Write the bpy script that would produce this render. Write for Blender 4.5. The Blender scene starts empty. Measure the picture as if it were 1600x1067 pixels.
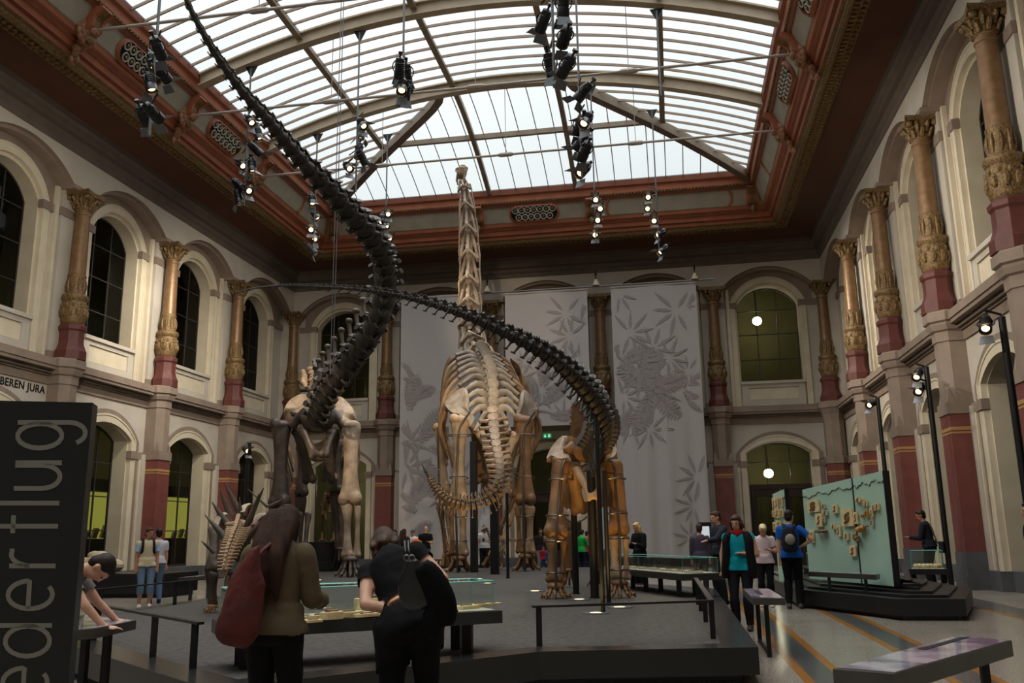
import bpy, math, random
from mathutils import Vector as V, Matrix, Quaternion, noise
random.seed(11)
PI = math.pi
SC = bpy.context.scene
COL = SC.collection

# ------------------------------------------------------------------ camera frame (solved from the hall's own lines)
CF, CPITCH, CYAW, CROLL = 1384.79, .2154, -.1739, -.0148
EYE = V((0, 0, 1.4))
_cy, _sy = math.cos(CYAW), math.sin(CYAW)
FWD = V((_sy * math.cos(CPITCH), _cy * math.cos(CPITCH), math.sin(CPITCH)))
_r0 = V((_cy, -_sy, 0)); _u0 = _r0.cross(FWD)
RGT = math.cos(CROLL) * _r0 + math.sin(CROLL) * _u0
UPV = -math.sin(CROLL) * _r0 + math.cos(CROLL) * _u0
def ray(x, y): return FWD + RGT * ((x - 800) / CF) + UPV * ((533.5 - y) / CF)
def at_z(x, y, z=0.0): v = ray(x, y); return EYE + v * ((z - EYE.z) / v.z)
def at_y(x, y, Y): v = ray(x, y); return EYE + v * (Y / v.y)
def at_x(x, y, X): v = ray(x, y); return EYE + v * (X / v.x)

cam = bpy.data.cameras.new('camera'); camo = bpy.data.objects.new('camera', cam); COL.objects.link(camo)
camo.matrix_world = Matrix(((RGT.x, UPV.x, -FWD.x, EYE.x), (RGT.y, UPV.y, -FWD.y, EYE.y), (RGT.z, UPV.z, -FWD.z, EYE.z), (0, 0, 0, 1)))
cam.sensor_width = 36; cam.lens = 36 * CF / 1600; cam.clip_start = .05; cam.clip_end = 400
SC.camera = camo

# ------------------------------------------------------------------ mesh builder
def cr(P, n):
    """Catmull-Rom resample of a list of vectors/tuples into n points"""
    P = [V(p) for p in P]; m = len(P) - 1; out = []
    for i in range(n):
        t = i / (n - 1) * m; k = min(int(t), m - 1); u = t - k
        p1, p2 = P[k], P[k + 1]
        p0 = P[k - 1] if k > 0 else p1 * 2 - p2
        p3 = P[k + 2] if k + 2 <= m else p2 * 2 - p1
        out.append(.5 * ((2 * p1) + (p2 - p0) * u + (2 * p0 - 5 * p1 + 4 * p2 - p3) * u * u + (3 * p1 - p0 - 3 * p2 + p3) * u ** 3))
    return out
def lerpl(L, n):
    m = len(L) - 1; o = []
    for i in range(n):
        t = i / (n - 1) * m; k = min(int(t), m - 1); u = t - k
        a, b = L[k], L[k + 1]
        u = u * u * (3 - 2 * u)
        o.append(tuple(x * (1 - u) + y * u for x, y in zip(a, b)) if isinstance(a, (tuple, list)) else a * (1 - u) + b * u)
    return o
class MB:
    def __init__(s): s.v = []; s.f = []; s.m = []; s.cur = 0
    def add(s, vs, fs):
        b = len(s.v); s.v += [tuple(v) for v in vs]; s.f += [tuple(b + i for i in f) for f in fs]; s.m += [s.cur] * len(fs); return s
    def box(s, c, d, M=None):
        x, y, z = d[0] / 2, d[1] / 2, d[2] / 2
        P = [V((a * x, b * y, e * z)) for e in (-1, 1) for b in (-1, 1) for a in (-1, 1)]
        if M is not None: P = [M @ p for p in P]
        P = [p + V(c) for p in P]
        return s.add(P, [(0, 2, 3, 1), (4, 5, 7, 6), (0, 1, 5, 4), (2, 6, 7, 3), (0, 4, 6, 2), (1, 3, 7, 5)])
    def tube(s, pts, rad, n=8, caps=True, up=(0, 0, 1), ph=0.0):
        P = [V(p) for p in pts]; N = len(P)
        if not isinstance(rad, (list,)): rad = [rad] * N
        up = V(up); prev = None; rings = []
        for i in range(N):
            t = (P[min(i + 1, N - 1)] - P[max(i - 1, 0)])
            t = t.normalized() if t.length > 1e-9 else V((0, 0, 1))
            if prev is None:
                a = up.cross(t)
                if a.length < 1e-3: a = V((1, 0, 0)).cross(t)
                if a.length < 1e-3: a = V((0, 1, 0)).cross(t)
                a.normalize()
            else:
                a = prev - t * prev.dot(t); a.normalize()
            prev = a; b = t.cross(a)
            r = rad[i]; ra, rb = r if isinstance(r, (tuple, list)) else (r, r)
            rings.append([P[i] + a * (ra * math.cos(2 * PI * (k + ph) / n)) + b * (rb * math.sin(2 * PI * (k + ph) / n)) for k in range(n)])
        vs = [p for r in rings for p in r]; fs = []
        for i in range(N - 1):
            for k in range(n):
                k2 = (k + 1) % n
                fs.append((i * n + k, i * n + k2, (i + 1) * n + k2, (i + 1) * n + k))
        if caps: fs.append(tuple(range(n - 1, -1, -1))); fs.append(tuple((N - 1) * n + k for k in range(n)))
        return s.add(vs, fs)
    def lathe(s, prof, n=16, c=(0, 0, 0), ph=0.0, M=None, caps=True):
        vs = []
        for r, z in prof:
            for k in range(n):
                a = 2 * PI * (k + ph) / n; p = V((r * math.cos(a), r * math.sin(a), z))
                if M is not None: p = M @ p
                vs.append(p + V(c))
        N = len(prof); fs = [(i * n + k, i * n + (k + 1) % n, (i + 1) * n + (k + 1) % n, (i + 1) * n + k) for i in range(N - 1) for k in range(n)]
        if caps: fs += [tuple(range(n - 1, -1, -1)), tuple((N - 1) * n + k for k in range(n))]
        return s.add(vs, fs)
    def ell(s, c, r, n=10, m=6, M=None):
        if not isinstance(r, (tuple, list)): r = (r, r, r)
        vs = []; c = V(c)
        for i in range(m + 1):
            t = PI * i / m
            for k in range(n):
                a = 2 * PI * k / n; p = V((r[0] * math.sin(t) * math.cos(a), r[1] * math.sin(t) * math.sin(a), r[2] * math.cos(t)))
                if M is not None: p = M @ p
                vs.append(p + c)
        return s.add(vs, [(i * n + k, (i + 1) * n + k, (i + 1) * n + (k + 1) % n, i * n + (k + 1) % n) for i in range(m) for k in range(n)])
    def prism(s, poly, z0, z1):
        n = len(poly); vs = [(x, y, z0) for x, y in poly] + [(x, y, z1) for x, y in poly]
        return s.add(vs, [tuple(range(n - 1, -1, -1)), tuple(range(n, 2 * n))] + [(k, (k + 1) % n, n + (k + 1) % n, n + k) for k in range(n)])
    def plate(s, poly, d):
        """3-D polygon (list of vectors) extruded by vector d"""
        n = len(poly); d = V(d); vs = [V(p) for p in poly] + [V(p) + d for p in poly]
        return s.add(vs, [tuple(range(n - 1, -1, -1)), tuple(range(n, 2 * n))] + [(k, (k + 1) % n, n + (k + 1) % n, n + k) for k in range(n)])
    def torus(s, c, R, r, n=20, m=6, M=None, sc=(1, 1)):
        vs = []; c = V(c)
        for i in range(n):
            a = 2 * PI * i / n
            for k in range(m):
                b = 2 * PI * k / m; p = V(((R + r * math.cos(b)) * math.cos(a) * sc[0], (R + r * math.cos(b)) * math.sin(a) * sc[1], r * math.sin(b)))
                if M is not None: p = M @ p
                vs.append(p + c)
        return s.add(vs, [(i * m + k, ((i + 1) % n) * m + k, ((i + 1) % n) * m + (k + 1) % m, i * m + (k + 1) % m) for i in range(n) for k in range(m)])
    def xf(s, M):
        s.v = [tuple(M @ V(p)) for p in s.v]; return s
    def build(s, name, mats, parent=None, smooth=40, world=True):
        me = bpy.data.meshes.new(name); off = V((0, 0, 0)); o = parent
        if world:
            while o is not None: off += o.location; o = o.parent
        me.from_pydata([tuple(V(p) - off) for p in s.v], [], s.f)
        for m in (mats if isinstance(mats, (list, tuple)) else [mats]): me.materials.append(m)
        if len(me.materials) > 1: me.polygons.foreach_set('material_index', s.m)
        if smooth:
            me.polygons.foreach_set('use_smooth', [True] * len(me.polygons)); me.set_sharp_from_angle(angle=math.radians(smooth))
        me.update()
        ob = bpy.data.objects.new(name, me); COL.objects.link(ob)
        if parent is not None: ob.parent = parent
        return ob
def tag(o, label=None, cat=None, group=None, kind=None):
    if label: o['label'] = label
    if cat: o['category'] = cat
    if group: o['group'] = group
    if kind: o['kind'] = kind
    return o
def thing(name, label, cat, loc=(0, 0, 0), group=None, rz=0.0):
    o = bpy.data.objects.new(name, None); COL.objects.link(o); o.empty_display_size = .1
    o.location = loc; o.rotation_euler = (0, 0, rz)
    return tag(o, label, cat, group)
def struct(o): o['kind'] = 'structure'; return o
def kids(o): return [c for c in bpy.data.objects if c.parent is o]
def copy_tree(o, loc=None, rz=None, label=None, group=None, parent=None):
    c = o.copy(); COL.objects.link(c); c.parent = parent
    for ch in list(o.children): copy_tree(ch, parent=c)
    if loc is not None: c.location = loc
    if rz is not None: c.rotation_euler = (0, 0, rz)
    if label: c['label'] = label
    if group: c['group'] = group
    return c

# ------------------------------------------------------------------ materials
def lin(h):
    h = h.lstrip('#'); o = []
    for i in (0, 2, 4):
        c = int(h[i:i + 2], 16) / 255; o.append(c / 12.92 if c <= .04045 else ((c + .055) / 1.055) ** 2.4)
    return (*o, 1)
MATS = {}
def mat(name, a, b=None, rough=.6, metal=0.0, scale=3.0, bump=0.0, bscale=None, spec=.5, emit=None, estr=0.0, stretch=None, detail=4, trans=0.0):
    m = bpy.data.materials.new(name); m.use_nodes = True; nt = m.node_tree; N = nt.nodes; L = nt.links
    p = N['Principled BSDF']; p.inputs['Roughness'].default_value = rough; p.inputs['Metallic'].default_value = metal
    p.inputs['Specular IOR Level'].default_value = spec
    p.inputs['Base Color'].default_value = lin(a)
    tc = N.new('ShaderNodeTexCoord'); src = tc.outputs['Object']
    if stretch:
        mp = N.new('ShaderNodeMapping'); mp.inputs['Scale'].default_value = stretch; L.new(src, mp.inputs[0]); src = mp.outputs[0]
    if b:
        nz = N.new('ShaderNodeTexNoise'); nz.inputs['Scale'].default_value = scale; nz.inputs['Detail'].default_value = detail
        L.new(src, nz.inputs['Vector'])
        r = N.new('ShaderNodeValToRGB'); r.color_ramp.elements[0].position = .35; r.color_ramp.elements[1].position = .65
        r.color_ramp.elements[0].color = lin(a); r.color_ramp.elements[1].color = lin(b)
        L.new(nz.outputs[0], r.inputs[0]); L.new(r.outputs[0], p.inputs['Base Color'])
    if bump:
        nb = N.new('ShaderNodeTexNoise'); nb.inputs['Scale'].default_value = bscale or scale * 4; nb.inputs['Detail'].default_value = 3
        L.new(src, nb.inputs['Vector'])
        bp = N.new('ShaderNodeBump'); bp.inputs['Strength'].default_value = bump; bp.inputs['Distance'].default_value = .02
        L.new(nb.outputs[0], bp.inputs['Height']); L.new(bp.outputs[0], p.inputs['Normal'])
    if emit: p.inputs['Emission Color'].default_value = lin(emit); p.inputs['Emission Strength'].default_value = estr
    MATS[name] = m; return m
def glass(name, tint='#e8f0ee', gloss=.06, rough=0.02, col='#ffffff'):
    m = bpy.data.materials.new(name); m.use_nodes = True; nt = m.node_tree; N = nt.nodes; L = nt.links; N.clear()
    o = N.new('ShaderNodeOutputMaterial'); t = N.new('ShaderNodeBsdfTransparent'); t.inputs[0].default_value = lin(tint)
    g = N.new('ShaderNodeBsdfGlossy'); g.inputs['Roughness'].default_value = rough; g.inputs[0].default_value = lin(col)
    fr = N.new('ShaderNodeFresnel'); ge_ = N.new('ShaderNodeNewGeometry'); io = N.new('ShaderNodeMath'); io.operation = 'MULTIPLY_ADD'; io.inputs[1].default_value = 1 / 1.45 - 1.45; io.inputs[2].default_value = 1.45; L.new(ge_.outputs['Backfacing'], io.inputs[0]); L.new(io.outputs[0], fr.inputs[0])
    ad = N.new('ShaderNodeMath'); ad.operation = 'ADD'; ad.inputs[1].default_value = gloss - .04; ad.use_clamp = True; L.new(fr.outputs[0], ad.inputs[0])
    mx = N.new('ShaderNodeMixShader'); L.new(ad.outputs[0], mx.inputs[0]); L.new(t.outputs[0], mx.inputs[1]); L.new(g.outputs[0], mx.inputs[2]); L.new(mx.outputs[0], o.inputs[0])
    MATS[name] = m; return m
def emis(name, c, s):
    m = bpy.data.materials.new(name); m.use_nodes = True; N = m.node_tree.nodes; N.clear()
    o = N.new('ShaderNodeOutputMaterial'); e = N.new('ShaderNodeEmission'); e.inputs[0].default_value = lin(c); e.inputs[1].default_value = s
    m.node_tree.links.new(e.outputs[0], o.inputs[0]); MATS[name] = m; return m

WALL = mat('wall_plaster', '#bdb5a8', '#b2aa9d', .8, scale=1.2, bump=.05, bscale=30)
JAMB = mat('jamb_plaster', '#bbb09a', '#b2a791', .75, scale=2)
TAUPE = mat('taupe_stone', '#8b7a6c', '#7f6f62', .75, scale=2, bump=.06, bscale=25)
CREAM = mat('cream_plaster', '#cfc4ad', '#c5b9a1', .7, scale=2)
MOULD = mat('grey_brown_moulding', '#665a50', '#5c5148', .75, scale=2)
RED = mat('oxblood_paint', '#75403a', '#6a3832', .55, scale=3)
REDC = mat('red_marble', '#5f2e28', '#52271f', .6, scale=5)
GOLDL = mat('ochre_line', '#a5804c', None, .6)
PLINTH = mat('dark_grey_stone', '#5b5c60', '#4f5054', .45, scale=4)
TERRA = mat('terracotta_paint', '#a4603f', '#985538', .6, scale=2)
TERRAD = mat('terracotta_dark', '#7f452e', '#733c27', .65, scale=2)
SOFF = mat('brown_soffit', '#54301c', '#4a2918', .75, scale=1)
GOLD = mat('bronze_gilding', '#8a7048', '#6b5230', .55, .35, scale=14, bump=.5, bscale=40)
BRONZE = mat('bronze_paint', '#86684a', '#775a3c', .42, .3, scale=6, bump=.05, bscale=20)
BRONZEO = mat('bronze_ornament', '#8f734c', '#544023', .5, .3, scale=22, bump=.9, bscale=30)
FRIEZE = mat('frieze_grey', '#a89f8e', '#9d9484', .8, scale=2)
DARK = mat('dark_void', '#1a1916', None, .9)
WDARK = mat('window_lead', '#2c2a28', None, .5)
WOOD = mat('dark_door_wood', '#33211a', '#281912', .5, scale=4, stretch=(1, 1, .2))
IRON = mat('roof_iron', '#91826f', '#867867', .5, .2, scale=3)
IROND = mat('roof_iron_dark', '#7d6d5c', '#726352', .5, .2, scale=3)
RODM = mat('tie_rod_paint', '#a89d92', None, .45)
BLACK = mat('black_steel', '#161616', '#1c1b1a', .45, .3, scale=4)
BLACKM = mat('black_lacquer', '#1a1a1b', '#222223', .3, scale=2)
GREYM = mat('grey_metal', '#77787a', None, .4, .6)
ROOF = mat('outer_roof', '#55504c', None, .9)
PANEG = glass('window_glass', '#a5a89c', .065, col='#8a8c8a')
# ================================================================== THE HALL
XL, XR, YB = -17.6327, 6.973, 39.1968
YF = -6.0
def TL(s, d, z): return V((XL - d, s, z))
def TR(s, d, z): return V((XR + d, s, z))
def TB(s, d, z): return V((s, YB + d, z))
side_edges = [YB, 33.609, 28.492, 23.375, 18.258, 13.141]
xb = [-12.874, -7.844, -2.815, 2.215]
back_edges = [XL, *xb, XR]
def arch(c, hw, zs, zc, n=20):
    h = zc - zs; R = (hw * hw + h * h) / (2 * h); th = math.asin(min(1, hw / R))
    if h > hw: th = PI - th
    return [(c + R * math.sin(-th + 2 * th * i / n), zc - R + R * math.cos(-th + 2 * th * i / n)) for i in range(n + 1)]
def outline(c, hw, zs, zc, zb, n=20): return [(c - hw, zb)] + arch(c, hw, zs, zc, n) + [(c + hw, zb)]
def q4(mb, T, a, b, c, d): mb.add([T(*a), T(*b), T(*c), T(*d)], [(0, 1, 2, 3)])
def tbox(mb, T, s0, s1, d0, d1, z0, z1):
    P = [T(s, d, z) for z in (z0, z1) for d in (d0, d1) for s in (s0, s1)]
    mb.add(P, [(0, 2, 3, 1), (4, 5, 7, 6), (0, 1, 5, 4), (2, 6, 7, 3), (0, 4, 6, 2), (1, 3, 7, 5)])
def arch_panel(mb, T, s0, s1, z0, z1, o, d):
    """wall sheet s0..s1 x z0..z1 at depth d with an opening of outline o (starting and ending at its foot)"""
    zb = o[0][1]
    q4(mb, T, (s0, d, z0), (o[0][0], d, z0), (o[0][0], d, z1), (s0, d, z1))
    q4(mb, T, (o[-1][0], d, z0), (s1, d, z0), (s1, d, z1), (o[-1][0], d, z1))
    if zb > z0 + 1e-4: q4(mb, T, (o[0][0], d, z0), (o[-1][0], d, z0), (o[-1][0], d, zb), (o[0][0], d, zb))
    for a, b in zip(o[1:-2], o[2:-1]): q4(mb, T, (a[0], d, a[1]), (b[0], d, b[1]), (b[0], d, z1), (a[0], d, z1))
def reveal(mb, T, o, d0, d1):
    for a, b in zip(o[:-1], o[1:]): q4(mb, T, (a[0], d0, a[1]), (b[0], d0, b[1]), (b[0], d1, b[1]), (a[0], d1, a[1]))
def band(mb, T, oo, oi, d):
    for k in range(len(oo) - 1): q4(mb, T, (oo[k][0], d, oo[k][1]), (oo[k + 1][0], d, oo[k + 1][1]), (oi[k + 1][0], d, oi[k + 1][1]), (oi[k][0], d, oi[k][1]))
wn = [0]
def bay(T, s0, s1, wall, side, door=False, full=True):
    lo, hi = min(s0, s1), max(s0, s1); c = (lo + hi) / 2
    # --- wall skin
    W = MB()
    W.cur = 0
    og = outline(c, 1.64, 11.36, 12.57, 6.70); oa = outline(c, (hi - lo) / 2 - .42, 12.02, 12.92, 12.02)
    arch_panel(W, T, lo, hi, 12.02, 13.3, oa, -.05)                      # spandrel wall above the arcade
    arch_panel(W, T, lo, hi, 6.6, 13.2, og, .5)                         # set-back window wall
    ol = outline(c, 1.62, 4.72, 5.47, 0)
    arch_panel(W, T, lo, hi, 0, 6.0, ol, .35)
    W.cur = 1                                                             # taupe: archivolts, imposts
    reveal(W, T, oa, -.05, .5)
    om = outline(c, (hi - lo) / 2 - .52, 12.02, 12.80, 12.02); band(W, T, oa, om, .1); reveal(W, T, om, .1, .5)
    for a, b in ((lo, c - 1.66), (c + 1.66, hi)): tbox(W, T, a, b, .42, .5, 11.18, 11.44); tbox(W, T, a, b, .27, .36, 4.12, 4.37)
    oo = outline(c, 1.80, 4.68, 5.62, 4.4); oi = outline(c, 1.62, 4.72, 5.47, 4.4)
    band(W, T, oo, oi, .28); reveal(W, T, oo, .28, .36)
    for sg in (-1, 1): tbox(W, T, c + sg * 1.71 - .09, c + sg * 1.71 + .09, .29, .36, .3, 4.15)
    oc = outline(c, 1.66, 11.36, 12.60, 11.44); ot = outline(c, (hi - lo) / 2 - .44, 12.02, 12.9, 11.44); band(W, T, ot, oc, .47)
    W.cur = 4
    for a, b in ((lo, c - 1.62), (c + 1.62, hi)): tbox(W, T, a, b, .2, .36, 0, .45)
    W.build('bay_wall', [WALL, TAUPE, CREAM, MOULD, PLINTH], wall, smooth=0)
    # --- cream window surrounds, upper and lower
    S = MB()
    for (hw, zs, zc, zb, hwi, zsi, zci, d0, dg) in ((1.64, 11.36, 12.57, 6.70, 1.32, 11.36, 12.18, .42, 1.12), (1.62, 4.72, 5.47, 0, 1.33, 4.70, 5.17, .27, 1.0)):
        o = outline(c, hw, zs, zc, zb); i1 = outline(c, hw - .06, zs, zc - .06, zb); i2 = outline(c, hw - .24, zs, zc - .28, zb); i3 = outline(c, hwi, zsi, zci, zb)
        S.cur = 0
        reveal(S, T, o, d0, d0 + .1); band(S, T, o, i1, d0); reveal(S, T, i1, d0, d0 + .02); band(S, T, i1, i2, d0 + .02); reveal(S, T, i2, d0 + .02, d0 + .16); band(S, T, i2, i3, d0 + .16)
        S.cur = 3; reveal(S, T, i3, d0 + .16, dg)
        S.cur = 1
        zi = 11.18 if zb > 1 else 4.12
        for sg in (-1, 1): tbox(S, T, c + sg * (hwi + .001), c + sg * (hw + .02), d0 - .03, dg - .02, zi, zi + .25)
        if zb < 1:
            S.cur = 2
            for sg in (-1, 1): tbox(S, T, c + sg * (hwi - .01), c + sg * (hw + .06), d0 - .08, dg - .02, 0, .45)
    S.build('window_surround', [CREAM, TAUPE, PLINTH, JAMB], wall, smooth=0)
    # --- parapet under the upper window
    P = MB(); P.cur = 1
    tbox(P, T, c - 1.34, c + 1.34, .5, 1.16, 6.6, 7.74); tbox(P, T, c - 1.36, c + 1.36, .36, 1.16, 7.72, 7.84)
    P.cur = 1
    for a in ((c - 1.34, c + 1.34, 7.56, 7.72), (c - 1.34, c + 1.34, 6.66, 7.02)): tbox(P, T, a[0], a[1], .44, .5, a[2], a[3])
    for sg in (-1, 1): tbox(P, T, c + sg * 1.19 - .15, c + sg * 1.19 + .15, .44, .5, 7.02, 7.56)
    P.cur = 0; tbox(P, T, c - 1.04, c + 1.04, .485, .5, 7.04, 7.54)
    P.build('parapet_panel', [CREAM, WALL], wall, smooth=0)
    # --- windows
    for up in (1, 0):
        wn[0] += 1
        hw, zs, zc, zb, dg = ((1.32, 11.36, 12.18, 7.84, 1.06) if up else (1.33, 4.70, 5.17, 0.45, .95))
        isd = door and not up
        F = MB(); o = outline(c, hw, zs, zc, 3.37 if isd else zb); oi = outline(c, hw - .05, zs, zc - .05, 3.37 if isd else zb)
        band(F, T, o, oi, dg - .03); reveal(F, T, oi, dg - .03, dg + .03)
        for sx in ((-.45, .45) if up else (-.5, .5)): tbox(F, T, c + sx - .02, c + sx + .02, dg - .03, dg + .02, 3.37 if isd else zb, zc - .1)
        if not isd: tbox(F, T, c - hw, c + hw, dg - .04, dg + .04, zb, zb + .07)
        zz = (8.9, 10.05, 11.15) if up else ((4.35,) if isd else (1.75, 2.85, 3.95))
        for z in zz: tbox(F, T, c - hw, c + hw, dg - .035, dg + .02, z - .017, z + .017)
        fo = F.build('window_%d' % wn[0], WDARK, None, smooth=0); struct(fo)
        G = MB(); og = outline(c, hw, zs, zc, 3.37 if isd else zb)
        G.add([T(a, dg, b) for a, b in og], [tuple(range(len(og)))]); G.build('glass_pane', PANEG, fo, smooth=0)
        if isd:
            D = MB(); D.cur = 0
            tbox(D, T, c - hw, c + hw, dg - .06, dg + .06, 3.2, 3.4); tbox(D, T, c - hw, c - hw + .16, dg - .06, dg + .06, 0, 3.2); tbox(D, T, c + hw - .16, c + hw, dg - .06, dg + .06, 0, 3.2)
            do = D.build('door_%d' % (1 if c < 0 else 2), [WOOD], None, smooth=0); struct(do)
            for sg in (-1, 1):
                Lf = MB(); a = c + sg * .585; Lf.cur = 0
                tbox(Lf, T, a - .57, a + .57, dg - .03, dg + .03, 0, .75); tbox(Lf, T, a - .57, a + .57, dg - .03, dg + .03, 2.85, 3.2)
                for e in (-.5, .5): tbox(Lf, T, a + e - .09, a + e + .09, dg - .03, dg + .03, .75, 2.85)
                lf = Lf.build('door_leaf', WOOD, do, smooth=0)
                g = MB(); tbox(g, T, a - .41, a + .41, dg - .005, dg + .005, .75, 2.85); g.build('door_glass', PANEG, lf, smooth=0)
                h = MB(); h.tube([T(c + sg * .06, dg - .08, 1.0), T(c + sg * .06, dg - .08, 1.3)], .02); h.build('door_handle', GOLD, lf)
        elif not up:
            Z = MB(); Z.cur = 0; tbox(Z, T, c - hw, c + hw, .45, 1.0, 0, .45); Z.build('window_plinth', PLINTH, fo, smooth=0)

def pier(T, s, wall, corner=False):
    """pier below and pilaster strips above for one column position"""
    P = MB(); d0 = -.24; hw = .38
    P.cur = 4; tbox(P, T, s - hw - .05, s + hw + .05, d0 - .06, .4, 0, .3); tbox(P, T, s - hw - .02, s + hw + .02, d0 - .02, .4, .3, .86)
    P.cur = 2; tbox(P, T, s - hw, s + hw, d0, .4, .86, 4.15)
    P.cur = 3; tbox(P, T, s - hw - .004, s + hw + .004, d0 - .004, .4, 3.66, 3.70); tbox(P, T, s - hw - .004, s + hw + .004, d0 - .004, .4, 3.74, 3.82)
    P.cur = 1; tbox(P, T, s - hw - .03, s + hw + .03, d0 - .03, .4, 4.14, 4.42)
    def octo(r, z): return [T(s + a * r, b * r + .12, z) for a, b in ((-1, .8), (-1, -.42), (-.42, -1), (.42, -1), (1, -.42), (1, .8))]
    def ring8(prof):
        n = 6; vs = [p for r, z in prof for p in octo(r, z)]; N = len(prof)
        P.add(vs, [(i * n + k, i * n + (k + 1) % n, (i + 1) * n + (k + 1) % n, (i + 1) * n + k) for i in range(N - 1) for k in range(n)] + [tuple(range((N - 1) * n, N * n))])
    ring8([(.37, 4.42), (.37, 5.94), (.40, 5.96), (.40, 6.2), (.46, 6.24), (.5, 6.36), (.5, 6.42), (.56, 6.46), (.56, 6.68), (.52, 6.72)])
    for sg in (-1, 1):                                                    # little stops where the square turns octagonal
        a = [T(s + sg * .38, d0, 4.42), T(s + sg * .2, d0, 4.42), T(s + sg * .38, d0 + .2, 4.42), T(s + sg * .34, d0 + .07, 4.78)]
        P.add(a, [(0, 1, 3), (1, 2, 3), (2, 0, 3), (0, 2, 1)])
    P.cur = 0                                                            # pale strips framing the column above and the pier below
    tbox(P, T, s - .52, s + .52, .30, .5, 6.6, 12.05); tbox(P, T, s - .60, s + .60, .22, .36, .4, 4.3)
    P.cur = 5
    for sg in (-1, 1): tbox(P, T, s + sg * .66 - .07, s + sg * .66 + .07, .36, .5, 6.6, 12.05); tbox(P, T, s + sg * .66 - .05, s + sg * .66 + .05, .26, .36, .4, 4.12)
    P.cur = 1; tbox(P, T, s - .6, s + .6, -.12, .5, 12.0, 12.12); tbox(P, T, s - .56, s + .56, .26, .5, 11.18, 11.44); tbox(P, T, s - .56, s + .56, .26, .5, 6.6, 6.95)
    P.build('pier', [WALL, TAUPE, RED, GOLDL, PLINTH, CREAM], wall, smooth=0)

def string_course(T, s0, s1, wall):
    S = MB(); S.cur = 0
    for d0, z0, z1, m in ((.30, 5.95, 6.2, 0), (.24, 6.2, 6.25, 0), (.16, 6.25, 6.36, 1), (.0, 6.36, 6.46, 0), (-.04, 6.46, 6.66, 0), (.1, 6.66, 6.72, 0)):
        S.cur = m; tbox(S, T, s0, s1, d0, .6, z0, z1)
    S.build('string_course', [TAUPE, MOULD], wall, smooth=0)

walls = {}
for nm, T, edges in (('left', TL, side_edges), ('back', TB, back_edges), ('right', TR, side_edges)):
    B = MB(); B.cur = 0
    if nm == 'back': tbox(B, T, XL - .6, XR + .6, -.02, .5, 12.95, 13.5)
    else: tbox(B, T, YF, YB + .6, -.02, .5, 12.95, 13.5); tbox(B, T, YF, 13.141, .35, .5, 0, 13.2)
    w = struct(B.build('wall_' + nm, WALL, None, smooth=0)); walls[nm] = w
    for k, (a, b) in enumerate(zip(edges[:-1], edges[1:])):
        bay(T, a, b, w, nm, door=(nm == 'back' and k in (2, 4)))
    for s in edges[1:-1]: pier(T, s, w)
    if nm != 'back': pier(T, edges[-1], w)
    if nm == 'back': string_course(T, XL, XR, w)
    else: string_course(T, YF, YB, w)
# corner piers stand diagonally in the two far corners
CC = [(XL + .12, YB - .12), (XR - .12, YB - .12)]
for i, (cx, cyy) in enumerate(CC):
    P = MB()
    for m, prof in ((2, [(.46, .86), (.46, 4.15)]), (0, [(.52, 0), (.52, .86), (.46, .88)]), (3, [(.465, 3.66), (.465, 3.70)]), (3, [(.465, 3.74), (.465, 3.82)]), (1, [(.49, 4.14), (.49, 4.42), (.42, 4.44), (.42, 5.94), (.46, 6.2), (.56, 6.4), (.62, 6.46), (.62, 6.72)])):
        P.cur = m; P.lathe(prof, 8, (cx, cyy, 0), .5)
    P.cur = 4; P.box((cx + (.3 if i else -.3), cyy + .3, 9.3), (.7, .7, 5.4))
    P.build('corner_pier', [PLINTH, TAUPE, RED, GOLDL, WALL], walls['back'], smooth=0)
# wall closing the hall behind the camera
B = MB(); B.box(((XL + XR) / 2, YF - .2, 8), (XR - XL + 1, .4, 17)); struct(B.build('wall_front', WALL, None, smooth=0))
# ---- floor
m = bpy.data.materials.new('terrazzo'); m.use_nodes = True; nt = m.node_tree; N = nt.nodes; L = nt.links; p = N['Principled BSDF']
tc = N.new('ShaderNodeTexCoord'); n1 = N.new('ShaderNodeTexNoise'); n1.inputs['Scale'].default_value = 45; n1.inputs['Detail'].default_value = 2; L.new(tc.outputs['Object'], n1.inputs['Vector'])
n2 = N.new('ShaderNodeTexNoise'); n2.inputs['Scale'].default_value = .7; L.new(tc.outputs['Object'], n2.inputs['Vector'])
r1 = N.new('ShaderNodeValToRGB'); r1.color_ramp.elements[0].position = .3; r1.color_ramp.elements[1].position = .7; r1.color_ramp.elements[0].color = lin('#6d675e'); r1.color_ramp.elements[1].color = lin('#a39a8c'); L.new(n1.outputs[0], r1.inputs[0])
L.new(r1.outputs[0], p.inputs['Base Color'])
r2 = N.new('ShaderNodeMapRange'); r2.inputs['To Min'].default_value = .14; r2.inputs['To Max'].default_value = .3; L.new(n2.outputs[0], r2.inputs[0]); L.new(r2.outputs[0], p.inputs['Roughness'])
TERRAZZO = m
TERRAZD = mat('terrazzo_dark', '#5a5c5a', '#484a49', .2, scale=45)
OCHRE = mat('terrazzo_ochre', '#a06a28', '#8a5a22', .22, scale=45)
Fb = MB(); Fb.box(((XL + XR) / 2, (YF + YB + 5) / 2, -.1), (XR - XL + 12, YB + 5 - YF + 5, .2))
fl = struct(Fb.build('floor', TERRAZZO, None, smooth=0))
k = MB()
for x, w in ((1.19, .10), (1.55, .10), (2.52, .10), (2.93, .10), (5.35, .1)): k.box((x, 14.5, .002), (w, 32, .004))
k.build('ochre_stripe', OCHRE, fl, smooth=0)
k = MB()
for a, b in ((1.24, 1.50), (2.57, 2.88), (5.4, 6.0)): k.box(((a + b) / 2, 14.5, .0015), (b - a, 32, .003))
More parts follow.
